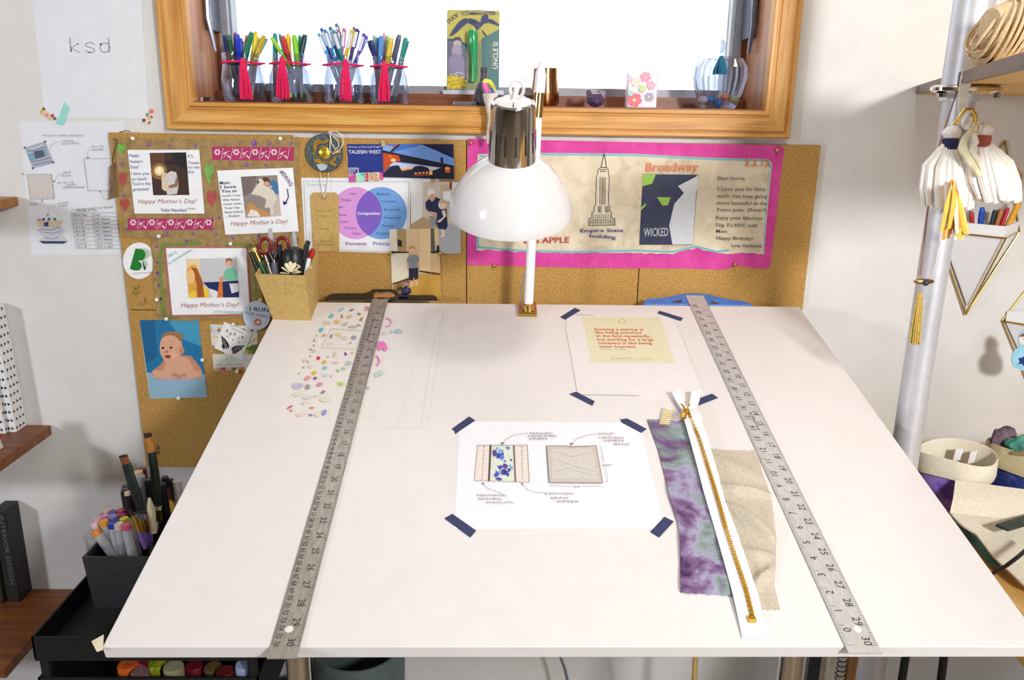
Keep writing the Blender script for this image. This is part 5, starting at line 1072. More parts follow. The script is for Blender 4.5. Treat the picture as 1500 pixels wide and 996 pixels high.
def pens(J, cr, lst, where, kind='marker', grp=''):
    o, c, r, nr, zt = J
    for i, (x, y, bx_, dy, w, colr, nm) in enumerate(lst):
        Y = JY + dy * (nr - .008); top = PY(*cr(x, y), Y)
        bt = V((min(max(PY(*cr(bx_, 880), JY).x, c - r * .72), c + r * .72), JY - dy * r * .35, ZS + .009))
        rim = ZS + zt; t_ = (rim - bt.z) / (top.z - bt.z); xr = bt.x + (top.x - bt.x) * t_; lim = nr - .0045
        if abs(xr - c) > lim:
            xt = c + math.copysign(lim, xr - c); bt.x += (xt - xr) / (1 - t_)
            bt.x = min(max(bt.x, c - r * .8), c + r * .8)
        rr = w * .00138
        body = (150, 150, 156)
        lab = f'{nm} in the {where}'
        if kind == 'marker':
            stick('marker', top, bt, rr, [(0, .06, .55, .8, colr, 'end_plug'), (.06, .52, .92, .98, body, 'barrel'), (.52, .93, 1.06, 1.0, colr, 'cap'), (.93, 1, 1.0, .7, colr, 'cap_tip')], lab, 'marker', grp)
        else:
            d = (top - bt); s_ = stick('gel_pen', top, bt, rr, [(0, .05, .5, .8, colr, 'end_plug'), (.05, .55, .85, .85, (206, 208, 220), 'barrel'), (.55, .74, .9, .9, colr, 'grip'), (.74, .95, 1.0, .95, (222, 226, 236), 'clear_cap'), (.94, 1, .95, .75, colr, 'cap_tip')], lab, 'pen', grp)
            sd = V((rr * 1.1, -rr * .3, 0)); MB().tube([bt + d * .72 + sd, bt + d * .97 + sd], rr * .32, 6).build('clip', plain(colr, .35), s_, smooth=True)
pens(J1, CJA, [(145, 165, 260, -.3, 2.9, (24, 40, 120), 'navy blue marker'), (192, 162, 290, -.6, 3.2, (20, 96, 56), 'dark green marker at left'), (265, 138, 300, .6, 2.6, (130, 70, 140), 'purple marker'), (288, 155, 330, -.7, 3.6, (24, 60, 200), 'bright blue marker'), (330, 200, 350, .1, 2.6, (30, 56, 190), 'shorter royal blue marker'), (362, 235, 300, .5, 2.2, (206, 190, 214), 'pale lilac marker'), (396, 168, 380, .8, 2.8, (232, 150, 100), 'peach orange marker'), (450, 130, 240, -.8, 3.7, (30, 130, 90), 'emerald green marker leaning right'), (497, 122, 420, .3, 3.0, (228, 206, 40), 'bright yellow marker'), (590, 170, 330, -.4, 3.5, (206, 170, 40), 'mustard yellow marker'), (622, 205, 520, .3, 2.0, (40, 160, 180), 'thin turquoise marker'), (525, 190, 470, .7, 2.6, (216, 196, 50), 'ochre yellow marker behind')], 'leftmost jar', 'marker', 'markers in the leftmost jar')
pens(J2, CJA, [(712, 145, 720, .3, 3.4, (40, 150, 160), 'teal marker at left'), (672, 190, 1080, -.8, 2.6, (150, 206, 40), 'thin lime marker leaning left'), (765, 155, 960, .6, 2.6, (60, 160, 170), 'turquoise marker behind'), (795, 170, 970, -.5, 3.6, (196, 40, 44), 'red marker'), (858, 152, 900, .5, 3.4, (236, 200, 40), 'golden yellow marker'), (926, 162, 1000, -.3, 3.6, (130, 206, 40), 'bright lime green marker'), (990, 170, 1020, .6, 2.8, (30, 150, 90), 'emerald marker'), (1050, 160, 900, .2, 4.0, (26, 66, 80), 'dark petrol flat-topped marker')], 'second jar', 'marker', 'markers in the second jar')
pens(J3, CJB, [(85, 175, 330, -.3, 2.4, (60, 150, 220), 'sky blue gel pen at far left'), (115, 122, 360, .4, 2.5, (70, 60, 150), 'violet gel pen at left'), (150, 132, 400, -.6, 2.7, (30, 130, 200), 'blue gel pen'), (208, 105, 420, -.1, 2.8, (40, 120, 130), 'deep teal gel pen'), (278, 72, 430, .6, 2.6, (60, 130, 140), 'tallest grey teal gel pen'), (248, 140, 460, -.7, 2.7, (40, 140, 160), 'shorter teal gel pen'), (303, 135, 330, .4, 2.4, (206, 100, 110), 'coral gel pen'), (360, 118, 300, -.2, 2.5, (190, 90, 140), 'rose gel pen'), (450, 135, 260, -.6, 2.9, (224, 190, 40), 'yellow gel pen'), (470, 108, 400, .7, 2.3, (110, 90, 130), 'mauve gel pen behind yellow one'), (508, 125, 330, .1, 2.8, (50, 44, 120), 'indigo gel pen'), (580, 175, 420, -.2, 2.6, (90, 60, 190), 'purple gel pen'), (610, 205, 300, .4, 2.2, (70, 80, 200), 'blue violet gel pen at far right')], 'third jar', 'gel', 'gel pens in the third jar')
pens(J4, CJB, [(625, 255, 860, -.3, 3.0, (36, 52, 96), 'navy marker at far left'), (660, 248, 760, -.6, 3.0, (40, 42, 110), 'dark blue marker at left'), (688, 200, 740, .6, 2.8, (150, 196, 150), 'sage green marker'), (722, 222, 790, .2, 2.6, (60, 120, 200), 'blue marker'), (765, 202, 720, -.2, 3.4, (70, 140, 206), 'light blue marker'), (795, 175, 800, .85, 2.6, (214, 150, 180), 'pink marker'), (832, 202, 820, .5, 2.9, (170, 206, 140), 'pale green marker'), (875, 225, 760, -.8, 3.7, (230, 200, 70), 'soft yellow marker'), (960, 190, 800, -.2, 3.6, (92, 88, 120), 'slate grey marker'), (1030, 222, 920, -.5, 3.4, (30, 140, 126), 'sea green marker'), (1052, 260, 1000, .4, 2.4, (60, 80, 150), 'dusty blue marker at far right')], 'rightmost jar', 'marker', 'markers in the rightmost jar')
# binder clip on the sill
bc = PY(302, 147, 1.515); bc.z = ZS
o = empty('binder_clip', bc, 'small silver binder clip on the sill at far left', 'clip')
MB().prism([bc + V((-.009, -.005, 0)), bc + V((.007, -.005, 0)), bc + V((.007, .006, 0)), bc + V((-.009, .006, 0))], V((.002, 0, .007))).build('clip_body', M_chrome, o)
MB().tube([bc + V((.008, -.004, .002)), bc + V((.016, -.002, .003)), bc + V((.017, .003, .003)), bc + V((.008, .005, .002))], .0011, 6).build('wire_handle', M_steel, o, smooth=True)
# ---- blister card
CCd = crop(620, 0, 240 / 1406); UC = 240 / 1406
PLc = lambda x, y, o=0: PY(x, y, 1.619 - o)
cdv = empty('blister_card', PLc(693, 138), 'yellow and blue packaged card with a green whistle leaning on the window', 'package')
sheet('backing_card', [(212, 85), (650, 92), (656, 100), (650, 772), (640, 778), (206, 768), (200, 760), (205, 95)], PLc, 0, .001, plain((150, 156, 110), .5), cdv, cr=CCd)
k = Ink(PLc, .0012, CCd, UC)
k.p((196, 186, 96), [(210, 90), (652, 96), (650, 330), (420, 380), (208, 330)]).p((90, 130, 130), [(500, 330), (652, 250), (650, 772), (500, 772)]).p((120, 120, 140), [(206, 330), (372, 380), (372, 700), (204, 640)]).p((64, 104, 124), [(206, 330), (300, 330), (372, 380), (372, 410), (300, 350), (206, 360)])
k.l((110, 120, 110), 5, [(210, 170), (300, 112), (420, 86), (540, 92), (650, 122)]).l((100, 116, 120), 5, [(650, 260), (580, 320), (500, 350), (420, 370)])
bdk = (70, 76, 110)
k.p(bdk, [(220, 312), (250, 260), (300, 190), (350, 156), (420, 160), (490, 190), (500, 140), (530, 120), (560, 134), (558, 160), (600, 170), (652, 210), (650, 226), (560, 196), (520, 206), (480, 250), (460, 262), (430, 220), (380, 196), (330, 240), (290, 280), (250, 306)]).p(bdk, [(500, 250), (544, 300), (536, 316), (508, 280)])
k.e((196, 176, 180), 292, 370, 34, 50).e((170, 160, 180), 288, 440, 44, 60).p((96, 80, 96), [(246, 360), (270, 318), (316, 316), (338, 360), (292, 344)]).p((150, 140, 170), [(216, 500), (260, 460), (330, 470), (356, 520), (360, 690), (210, 640)]).l((220, 214, 224), 7, [(260, 640), (300, 620), (350, 634)])
k.p((232, 206, 60), [(208, 650), (236, 668), (228, 626), (262, 660), (290, 640), (296, 668), (356, 650), (340, 680), (378, 696), (344, 710), (372, 738), (330, 740), (320, 770), (290, 748), (250, 770), (240, 742), (206, 760)])
k.t((84, 92, 100), 'DUCK', 216, 202, 308, 136, 34, .02, True).t((84, 92, 100), 'COMMANDER', 330, 130, 624, 128, 30, .02, True)
k.t((236, 232, 220), 'UNCLE SI', 640, 590, 640, 362, 38, .02, True).t((206, 186, 90), 'HAND CALL SERIES', 598, 588, 598, 376, 14, 0, True).t((110, 86, 40), "Easy to use!", 214, 712, 312, 690, 16, 0, True).t((110, 86, 40), "the best", 240, 736, 300, 722, 14, 0, True)
k.done(cdv, 'card_print')
MB().tube([PLc(*CCd(424, 262), .012), PLc(*CCd(424, 300), .012), PLc(*CCd(428, 380), .012), PLc(*CCd(436, 480), .012), PLc(*CCd(436, 620), .012), PLc(*CCd(432, 700), .012)], [.008, .0095, .0088, .006, .0055, .0055], 16).build('green_whistle', plain((50, 190, 110), .2, trans=.3), cdv, smooth=True)
MB().lathe([(0, .0), (.0105, 0), (.0115, -.01), (.0115, -.098), (.0105, -.1)], PLc(*CCd(430, 165), .012), (0, 0, 1), 24).build('clear_blister', M_glass, cdv, smooth=True)
MB().prism([PLc(*CCd(p, q), .002) for p, q in [(170, 772), (690, 776), (690, 812), (170, 808)]], V((0, -.004, 0))).build('plastic_foot', plain((200, 206, 226), .3), cdv)
# ---- black funnel bottle, grey bar, marker
CSn = crop(690, 80, 140 / 1162)
def sy(x, y, Y): return PY(*CSn(x, y), Y)
fb = sy(130, 580, 1.525); fb.z = ZS
ft = sy(170, 150, 1.525)
h = ft.z - ZS
fbo = empty('black_bottle', fb, 'small matt black funnel-shaped bottle behind the wrapped rope', 'bottle')
MB().lathe([(0, 0), (.0135, 0), (.015, .004), (.0145, h * .32), (.0105, h * .55), (.0058, h * .62), (.0055, h * .97), (0, h)], fb, (0.06, 0, 1), 24).build('bottle_body', plain((70, 66, 78), .5), fbo, smooth=True)
MB().lathe([(.0056, h * .86), (.0064, h * .87), (.0064, h * .985), (0, h * 1.0)], fb, (0.06, 0, 1), 20).build('bottle_cap', plain((52, 52, 62), .4), fbo, smooth=True)
g0, g1_ = PY(664, 148, 1.51), PY(698, 148, 1.51)
MB().box((g0.x, 1.505, ZS), (g1_.x, 1.52, ZS + .006)).build('grey_bar', plain((120, 124, 142), .3, .4), label='flat grey metal bar lying on the sill under packaged card', cat='bar', bevel=.001)
mk = sy(380, 445, 1.575); mk.z = ZS + .0062
mp = empty('black_marker', mk, 'dark marker lying on the sill left of the lamp joint', 'marker')
MB().tube([mk, mk + V((.014, 0, 0))], .006, 14).build('cap', plain((40, 56, 66), .4), mp, smooth=True)
MB().tube([mk + V((.014, 0, 0)), mk + V((.075, 0, 0))], .0056, 14).build('barrel', plain((150, 156, 170), .4), mp, smooth=True)
# ---- wrapped rope with coloured ends hanging over the trim
rb = empty('wrapped_rope', sy(230, 560, 1.465), 'cream fabric wrapped rope with pink and yellow end, behind the lamp', 'rope')
YR = 1.46
MB().tube([sy(285, 440, YR), sy(262, 380, YR), sy(225, 330, YR), sy(175, 320, YR), sy(160, 350, YR)], [.0034, .0038, .004, .0042, .0044], 10).build('yellow_band', plain((222, 214, 80), .7), rb, smooth=True)
MB().tube([sy(160, 350, YR), sy(180, 410, YR), sy(200, 465, YR)], [.0045, .0048, .005], 10).build('pink_band', plain((240, 120, 190), .7), rb, smooth=True)
MB().tube([sy(262, 405, YR), sy(268, 440, YR), sy(262, 470, YR)], .0034, 10).build('blue_band', plain((90, 110, 190), .7), rb, smooth=True)
M_wrap = speckle('cream_cotton', [(0.3, (212, 202, 190)), (0.7, (232, 224, 214))], 200, .9, .3)
wr = []
for i in range(46):
    t = i / 45 * 7 * 2 * PI / 1.0; f = i / 45; c = sy(236 - 0 * f, 480 + 110 * f, YR); r_ = .0118 - .003 * f
    wr.append(c + V((r_ * math.cos(t), r_ * .7 * math.sin(t), 0)))
MB().tube(wr, .0022, 6).build('wrapping', M_wrap, rb, smooth=True)
MB().tube([sy(236, 470, YR), sy(240, 600, YR), sy(262, 760, YR), sy(240, 900, YR), sy(220, 1000, YR), sy(212, 1080, YR)], [.0105, .0098, .0085, .0068, .0052, .003], 10).build('rope_tail', M_wrap, rb, smooth=True)
MB().tube([sy(258, 640, YR - .004), sy(246, 800, YR - .004), sy(232, 960, YR - .004)], [.0045, .0042, .003], 8).build('rope_strand', M_wrap, rb, smooth=True)
# ---- copper cup, bear, tin, vase
cu0, cu1 = PY(777, 148, 1.545), PY(819, 148, 1.545); c = (cu0.x + cu1.x) / 2; r = (cu1.x - cu0.x) / 2; zt = PY(800, 100, 1.545).z - ZS
MB().lathe([(0, .001), (r * .9, .001), (r, .006), (r * .98, zt * .4), (r * .86, zt * .75), (r * .84, zt), (r * .80, zt), (r * .82, zt * .7), (r * .92, .01), (0, .008)], (c, 1.545, ZS), (0, 0, 1), 36).build('copper_cup', metal((176, 120, 74), .16), smooth=True, label='shiny copper cup on the sill behind the lamp pole', cat='cup')
bb = PY(872, 154, 1.525); bb.z = ZS
be = empty('bear_figurine', bb, 'tiny dark purple faceted bear head ornament on the sill', 'figurine')
M_pur = plain((74, 52, 84), .35, var=.12)
o = MB().ball(bb + V((0, 0, .0125)), (.0175, .013, .0128), 9, 5).build('head', M_pur, be)
for sg in (-1, 1):
    MB().hexa([bb + V((sg * .0065, -.003, .021)), bb + V((sg * .0155, -.003, .016)), bb + V((sg * .0155, .003, .016)), bb + V((sg * .0065, .003, .021))], [bb + V((sg * .0105, -.001, .031)), bb + V((sg * .0175, -.001, .0275)), bb + V((sg * .0175, .001, .0275)), bb + V((sg * .0105, .001, .031))]).build('ear', M_pur, be)
MB().ball(bb + V((0, -.011, .009)), (.006, .005, .0045), 7, 4).build('snout', plain((84, 62, 94), .35), be)
tn0, tn1 = PY(917, 156, 1.525), PY(960, 156, 1.525); c = (tn0.x + tn1.x) / 2; w = (tn1.x - tn0.x) / 2; zt = PY(938, 107, 1.525).z - ZS
ti = empty('floral_tin', (c, 1.525, ZS), 'pale box with pink flower pattern on the sill', 'box')
MB().box((c - w, 1.515, ZS), (c + w, 1.54, ZS + zt)).build('box_body', plain((226, 214, 220), .4), ti, bevel=.002)
k = Ink(lambda x, y, o: PY(x, y, 1.5148 - o), 0, crop(840, 0, .24), .24)
for x, y, r, cc_ in [(372, 610, 48, (226, 110, 130)), (440, 470, 36, (236, 150, 180)), (462, 592, 30, (170, 160, 190)), (380, 500, 30, (230, 214, 200)), (350, 570, 20, (170, 206, 196)), (474, 520, 28, (236, 170, 190)), (420, 540, 24, (196, 212, 150)), (345, 480, 18, (214, 190, 220))]:
    for i in range(6): k.e(cc_, x + r * .55 * math.cos(i * PI / 3 + x), y + r * .55 * math.sin(i * PI / 3 + x), r * .42, n=9)
    k.e((240, 220, 120), x, y, r * .22, n=9)
k.done(ti, 'flower_print')
va0, va1 = PY(1014, 130, 1.54), PY(1092, 130, 1.54); c = (va0.x + va1.x) / 2; r = (va1.x - va0.x) / 2
vs0 = V((c, 1.54, ZS)); zt = PY(1054, 84, 1.54).z - ZS
va = empty('glass_vase', vs0, 'round cut glass bowl with blue tassel on the sill at right', 'vase')
pv = [(0, .001), (r * .62, .001), (r * .70, .006), (r * .88, zt * .35), (r, zt * .62), (r * .98, zt * .8), (r * .80, zt * .97), (r * .62, zt)]
mbv = MB().lathe(pv + [(q - .003, hh + (.002 if i else 0)) for i, (q, hh) in enumerate(reversed(pv)) if q > .01] + [(0, .005)], vs0, (0, 0, 1), 48)
for vi, v in enumerate(mbv.v):
    dv = v - vs0; fl_ = .94 + .06 * (vi % 2) if .012 < dv.z < zt * .9 else 1.0; v.x = vs0.x + dv.x * fl_; v.y = vs0.y + dv.y * fl_
mbv.build('bowl', glassy('cut_glass', (236, 239, 245), .95, .08), va)
sp_ = PY(1056, 68, 1.525)
MB().ball(sp_, (.009, .008, .012), 10, 6).build('glass_stopper', glassy('stopper_glass', (232, 236, 244), .8), va)
tt_ = PY(1057, 82, 1.487)
tb = empty('blue_tassel', tt_, 'petrol blue tassel hanging from the cut glass bowl', 'tassel')
tassel(tb, tt_, .031, .007, .0125, plain((24, 96, 130), .8, var=.15, scale=500), 40, True, 'threads', (0, 0), .5, .0013)
for i, (x, y, cc_, nm) in enumerate([(1040, 145, (20, 120, 190), 'bright blue'), (1062, 142, (222, 120, 90), 'coral'), (1075, 146, (170, 190, 130), 'green'), (1052, 152, (20, 100, 160), 'deep blue'), (1030, 146, (222, 214, 226), 'white')]):
    p = PY(x, y, 1.54); p.z = max(p.z, ZS + .0105)
    MB().ball(p, (.009, .008, .0065), 10, 6).build('pebble', plain(cc_, .4), smooth=True, label=f'{nm} pebble inside the cut glass bowl', cat='pebble', group='pebbles in the glass bowl')
# ================================================================== right side: pole, plank shelf, hangings
PX, PYY = .6075, 1.10
sz = PZ(1346, 138, ZC + .0452)
ZSH = ZC + .0452
M_alu = plain((206, 206, 212), .42, .35, var=.02)
pole = empty('tension_pole', (PX, PYY, 0), 'tall aluminium pole standing at the right edge of the board', 'pole')
MB().tube([V((PX, PYY, 0)), V((PX, PYY, ZSH + .002))], .0195, 28).build('lower_tube', M_alu, pole, smooth=True)
MB().tube([V((PX, PYY, ZSH - .02)), V((PX, PYY, RZ))], .0245, 28).build('upper_tube', M_alu, pole, smooth=True)
MB().lathe([(0, 0), (.05, 0), (.05, .008), (.03, .012), (0, .012)], (PX, PYY, 0), (0, 0, 1), 28).build('floor_plate', M_alu, pole, smooth=True)
fla = V((PX - .004, PYY - .02, ZSH - .011))
MB().lathe([(.0, 0), (.040, 0), (.046, .003), (.046, .007), (.040, .010), (0, .010)], fla, (0, 0, 1), 32, sy=.55).build('shelf_clamp', M_chrome, pole, smooth=True)
for dx in (-.034, .036): MB().lathe([(0, -.005), (.006, -.005), (.007, 0), (0, .001)], fla + V((dx, -.006, 0)), (0, 0, 1), 12).build('bolt', M_chrome, pole, smooth=True)
_e = PZ(1346, 138, ZSH); _f = PZ(1500, 102.7, ZSH)
sp = [_e, _e.lerp(_f, .58), _f, _e.lerp(_f, 1.14), V((1.35, .92, ZSH)), V((1.35, WY - .002, ZSH)), V((PZ(1346, 138, ZSH).x, WY - .002, ZSH))]
shf = empty('plank_shelf', V((.9, 1.2, ZSH)), 'thick plank shelf with pale underside and dark edge at the upper right', 'shelf')
MB().prism(sp, V((0, 0, .0145))).build('plank', wood((196, 152, 70), (216, 174, 92), (228, 192, 116), 'x', 5, .6), shf)
e0, e1 = sp[0], sp[3]; nrm = V((e1.y - e0.y, -(e1.x - e0.x), 0)).normalized(); nrm = -nrm if nrm.x > 0 else nrm
MB().prism([e0, e1, e1 + nrm * .005, e0 + nrm * .005], V((0, 0, .0147))).build('bark_edge', wood((60, 36, 22), (84, 50, 30), (110, 70, 44), 'y', 5), shf)
# twine spool on the shelf
tw0 = PY(1436, 66, .98); tz = ZSH + .0147
spool = empty('twine_spool', V((tw0.x + .06, .98, tz)), 'big spool of natural jute twine lying on the upper right shelf', 'twine')
M_twine = speckle('jute', [(0.3, (190, 164, 126)), (0.7, (222, 198, 162))], 300, .95, .4)
ra = .036; xa = tw0.x
MB().lathe([(0, 0), (.012, .002), (.026, .006), (.033, .02), (.0355, .06), (.0355, .14), (.026, .16), (0, .162)], (xa, .98, tz + .038), (1, 0, 0), 28).build('core', M_twine, spool, smooth=True)
for i in range(74):
    f = i / 73; x = xa + .003 + f * .15; r = .0372 * (1 - max(0, (.16 - f) / .16) ** 2.2 * .62)
    ring = []; tiltx = .012 * math.sin(i * 2.1)
    for j in range(25):
        a = 2 * PI * j / 24; ring.append(V((x + .012 * math.cos(a) + tiltx * math.sin(a), .98 + r * math.sin(a), tz + .038 + r * math.cos(a))))
    MB().tube(ring, .0017, 5, cap=False).build('twine_turn', M_twine, spool, smooth=True)
# ---- hangings
CTs = crop(1340, 100, 160 / 590); HYY = 1.060
def h3(x, y, Y=HYY): return PY(*CTs(x, y), Y)
M_wool = speckle('white_wool', [(0.3, (238, 234, 226)), (0.7, (250, 247, 242))], 120, .95, .4)
M_wools = plain((236, 230, 218), .9)
def wool_tassel(name, top, base_l, base_r, lab, wrapc, hy):
    o = empty(name, top, lab, 'tassel', 'white wool tassels hanging on the pole')
    MB().ball(top + V((0, 0, .004)), (.0115, .0105, .0095)).build('head', M_wool, o, smooth=True)
    bz = top.z - .010
    MB().lathe([(.008, -.008), (.0098, -.006), (.0098, .006), (.008, .008)], V((top.x, top.y, bz)), (0, 0, 1), 20).build('wrap', plain(wrapc, .8), o, smooth=True)
    mb = MB(); rnd = random.Random(4); c = (base_l + base_r) / 2; w = (base_r - base_l).length / 2
    for i in range(80):
        a = rnd.uniform(0, 2 * PI); q = math.sqrt(rnd.random()); d = V((math.cos(a), math.sin(a) * .55, 0)) * q
        ln = rnd.uniform(.94, 1.0); e = V((c.x, top.y, c.z)); e.z = top.z + (c.z - top.z) * ln
        m1 = V((top.x, top.y, bz)).lerp(e, .35) + d * w * 1.1; m2 = V((top.x, top.y, bz)).lerp(e, .7) + d * w * 1.22
        mb.tube([V((top.x, top.y, bz)) + d * .008, m1, m2, e + d * w * 1.12], [.0024, .0044, .0044, .003], 6)
    mb.build('skirt', M_wool, o, smooth=True); return o
t1 = h3(196, 368); wool_tassel('wool_tassel', t1, h3(60, 775), h3(290, 745), 'left white wool tassel with a navy wrap on the pole', (40, 40, 84), HYY)
t2 = h3(372, 352, 1.045); wool_tassel('wool_tassel', t2, h3(330, 755, 1.045), h3(548, 690, 1.045), 'right fuller white wool tassel with a red tie on the pole', (176, 90, 80), HYY)
t3 = h3(292, 280, 1.05)
kn = empty('knotted_yarn', t3, 'twist of cream and pale yellow yarn knotted above the wool tassels', 'yarn')
MB().ball(t3, (.0085, .008, .0125)).build('knot', M_wool, kn, smooth=True)
for pts, c in (([(300, 340), (270, 380), (250, 430), (290, 500), (330, 560)], (236, 230, 196)), ([(320, 350), (330, 400), (300, 440), (330, 480), (360, 540)], (238, 232, 214)), ([(290, 350), (262, 410), (280, 470), (350, 580)], (234, 228, 188))):
    MB().tube([h3(x, y, 1.03) for x, y in pts], [.003, .004, .0042, .0038, .002][:len(pts)], 8).build('yarn_strand', plain(c, .9), kn, smooth=True)
cl = empty('cord_loop', h3(290, 60), 'loop of thin white cords tied around the pole at shelf clamp', 'cord')
for i in range(8):
    dx = i * 6
    MB().tube([h3(262 + dx * 1.2, 40, 1.072), h3(262 + dx * .8, 14 + i % 3 * 5, 1.055), h3(250 + dx * 1.4, 60, 1.05), h3(240 + dx * .9, 150, 1.055), h3(238 + dx * 1.1, 270, 1.055)], .0011, 5).build('cord_strand', M_wools, cl, smooth=True)
gd = empty('gold_loop', h3(290, 240), 'shiny gold cord loop with a small ring around the yarn knot', 'cord')
MB().tube([h3(210, 306, 1.038), h3(240, 270, 1.036), h3(270, 222, 1.034), h3(308, 218, 1.036), h3(330, 255, 1.038), h3(330, 300, 1.04)], .0019, 8).build('gold_cord', M_gold, gd, smooth=True)
MB().tube([h3(232 + 7 * math.cos(i), 286 + 9 * math.sin(i), 1.034) for i in range(8)], .0012, 6).build('gold_tangle', M_gold, gd, smooth=True)
MB().tube([h3(326 + 24 * math.cos(2 * PI * i / 16), 318 + 24 * math.sin(2 * PI * i / 16), 1.034) for i in range(17)], .0010, 6, cap=False).build('ring', M_brass, gd, smooth=True)
rbn = empty('ribbon_tassel', h3(210, 600, 1.03), 'yellow and orange silk ribbon tassel hanging below the wool', 'tassel')
rr_ = random.Random(9)
for i in range(30):
    x0 = 205 + rr_.uniform(-12, 14); x1 = 146 + i * 4.9; yb = 880 + rr_.uniform(-30, 50); yv = 1.022 + rr_.uniform(-.012, .012)
    c = rr_.choice([(236, 190, 70), (232, 150, 60), (244, 214, 120), (240, 230, 200), (226, 110, 60)])
    MB().tube([h3(x0, 600 + rr_.uniform(0, 40), yv), h3((x0 + x1) / 2 + rr_.uniform(-10, 10), 740, yv - .004), h3(x1, yb, yv)], [.0012, .003, .0022], 6, flat=.3).build('ribbon', plain(c, .6), rbn, smooth=True)
CTr = crop(1300, 200, 200 / 622)
def tr3(x, y, Y=1.068): return PY(*CTr(x, y), Y)
ey = empty('eye_pendant', tr3(165, 660), 'brass eye pendant with dark bead and long gold tassel, on the pole', 'pendant')
MB().tube([h3(230, 118, 1.062), h3(190, 240, 1.062), h3(140, 390, 1.062), h3(96, 560, 1.066), tr3(178, 380), tr3(150, 632)], .0011, 6).build('copper_cord', plain((150, 106, 84), .5), ey, smooth=True)
MB().tube([tr3(238, 480), tr3(215, 600), tr3(202, 640)], .0009, 6).build('white_cord', plain((214, 208, 204), .6), ey, smooth=True)
MB().ball(tr3(165, 660), (.0145, .004, .0042), 16, 8).build('brass_eye', metal((186, 146, 92), .3), ey, smooth=True)
MB().ball(tr3(174, 666, 1.064), .0045).build('dark_bead', plain((44, 50, 60), .2), ey, smooth=True)
ta = tr3(153, 684); te = tr3(122, 950)
tassel(ey, ta, ta.z - te.z, .0055, .0075, plain((186, 156, 74), .6, var=.15, scale=400), 34, False, 'gold_threads', (te.x - ta.x, 0), .6, .0011)

# ================================================================== wall planters
def planter(tip, lc, ridge, lab, tipz=None):
    zc_ = lc.z; hw = tip.x - lc.x; cx = tip.x; zr_ = lc.z; fw = WY - .002
    o = empty('wall_planter', V((cx, fw, tip.z)), lab, 'planter', 'triangular wall planters')
    Lc, Rc, R, Tp = V((cx - hw, fw, zr_)), V((cx + hw, fw, zr_)), V((cx, fw - .085, zr_)), V((cx, fw - .004, tip.z))
    k_ = .93; up = V((0, 0, .02)); base = Tp + V((0, -.002, .016))
    l_, r_, f_ = V((cx - hw * k_, fw - .003, zr_)), V((cx + hw * k_, fw - .003, zr_)), V((cx, fw - .085 * k_, zr_))
    vs = [l_, r_, f_, l_ + up, r_ + up, f_ + up, base]
    li, ri, fi = l_ + V((.005, -.003, .02)), r_ + V((-.005, -.003, .02)), f_ + V((0, .006, .02)); bi = base + V((0, -.001, .012))
    vs += [li, ri, fi, bi]
    MB().add(vs, [(0, 2, 5, 3), (2, 1, 4, 5), (1, 0, 3, 4), (0, 6, 2), (2, 6, 1), (1, 6, 0), (3, 5, 9, 7), (5, 4, 8, 9), (4, 3, 7, 8), (7, 9, 10), (9, 8, 10), (8, 7, 10)]).build('white_vessel', plain((238, 238, 240), .3, var=.01), o)
    apex = V((cx + .02, fw - .002, zr_ + .165))
    for a, b in ((Lc, R), (R, Rc), (Lc, Tp), (Rc, Tp), (R, Tp), (Lc, apex), (Rc, apex), (Lc, Rc)):
        MB().tube([a, b], .0016, 8).build('brass_wire', M_brass, o, smooth=True)
    return o, Lc, Rc, R, Tp
tip = W(1414.5, 461, .006); lcn = W(1384, 387, .002); rimz = PY(1475, 349, WY - .087).z
lc1 = V((tip.x - .078, WY, rimz))
pl1 = planter(tip, lc1, None, 'white triangular planter in a brass wire frame holding short markers')
l2 = W(1469, 461, .002)
pl2 = planter(V((l2.x + .078, WY, l2.z - .145)), V((l2.x, WY, l2.z - .012)), None, 'lower white triangular planter in brass wire at the right edge')
for i, (x, y, c, nm, w) in enumerate([(306, 775, (190, 40, 40), 'red', 4.2), (365, 752, (30, 80, 190), 'blue', 5.0), (435, 765, (24, 50, 56), 'black', 4.6), (470, 762, (190, 120, 60), 'brown', 3.8), (503, 752, (206, 30, 50), 'crimson', 4.2), (566, 720, (232, 170, 30), 'amber', 5.2)]):
    Y = WY - .024 - (i % 2) * .012; t = PY(*CTs(x, y), Y); b = V((tip.x + (t.x - tip.x) * .45, WY - .026, rimz - .045))
    stick('short_marker', t, b, w * .001, [(0, .5, .95, .95, (200, 200, 204), 'barrel'), (.5, .93, 1.05, 1.0, c, 'cap'), (.93, 1, 1, .7, c, 'cap_tip')], f'{nm} marker standing in the brass framed wall planter', 'marker', 'markers in the wall planter')
rgp = [PY(*CTs(548 + 26 * math.cos(2 * PI * i / 16), 590 + 44 * math.sin(2 * PI * i / 16)), WY - .02) for i in range(17)]
MB().tube(rgp, .0018, 8, cap=False).build('brass_ring', M_brass, smooth=True, label='small brass ring above the upper wall planter', cat='ring')
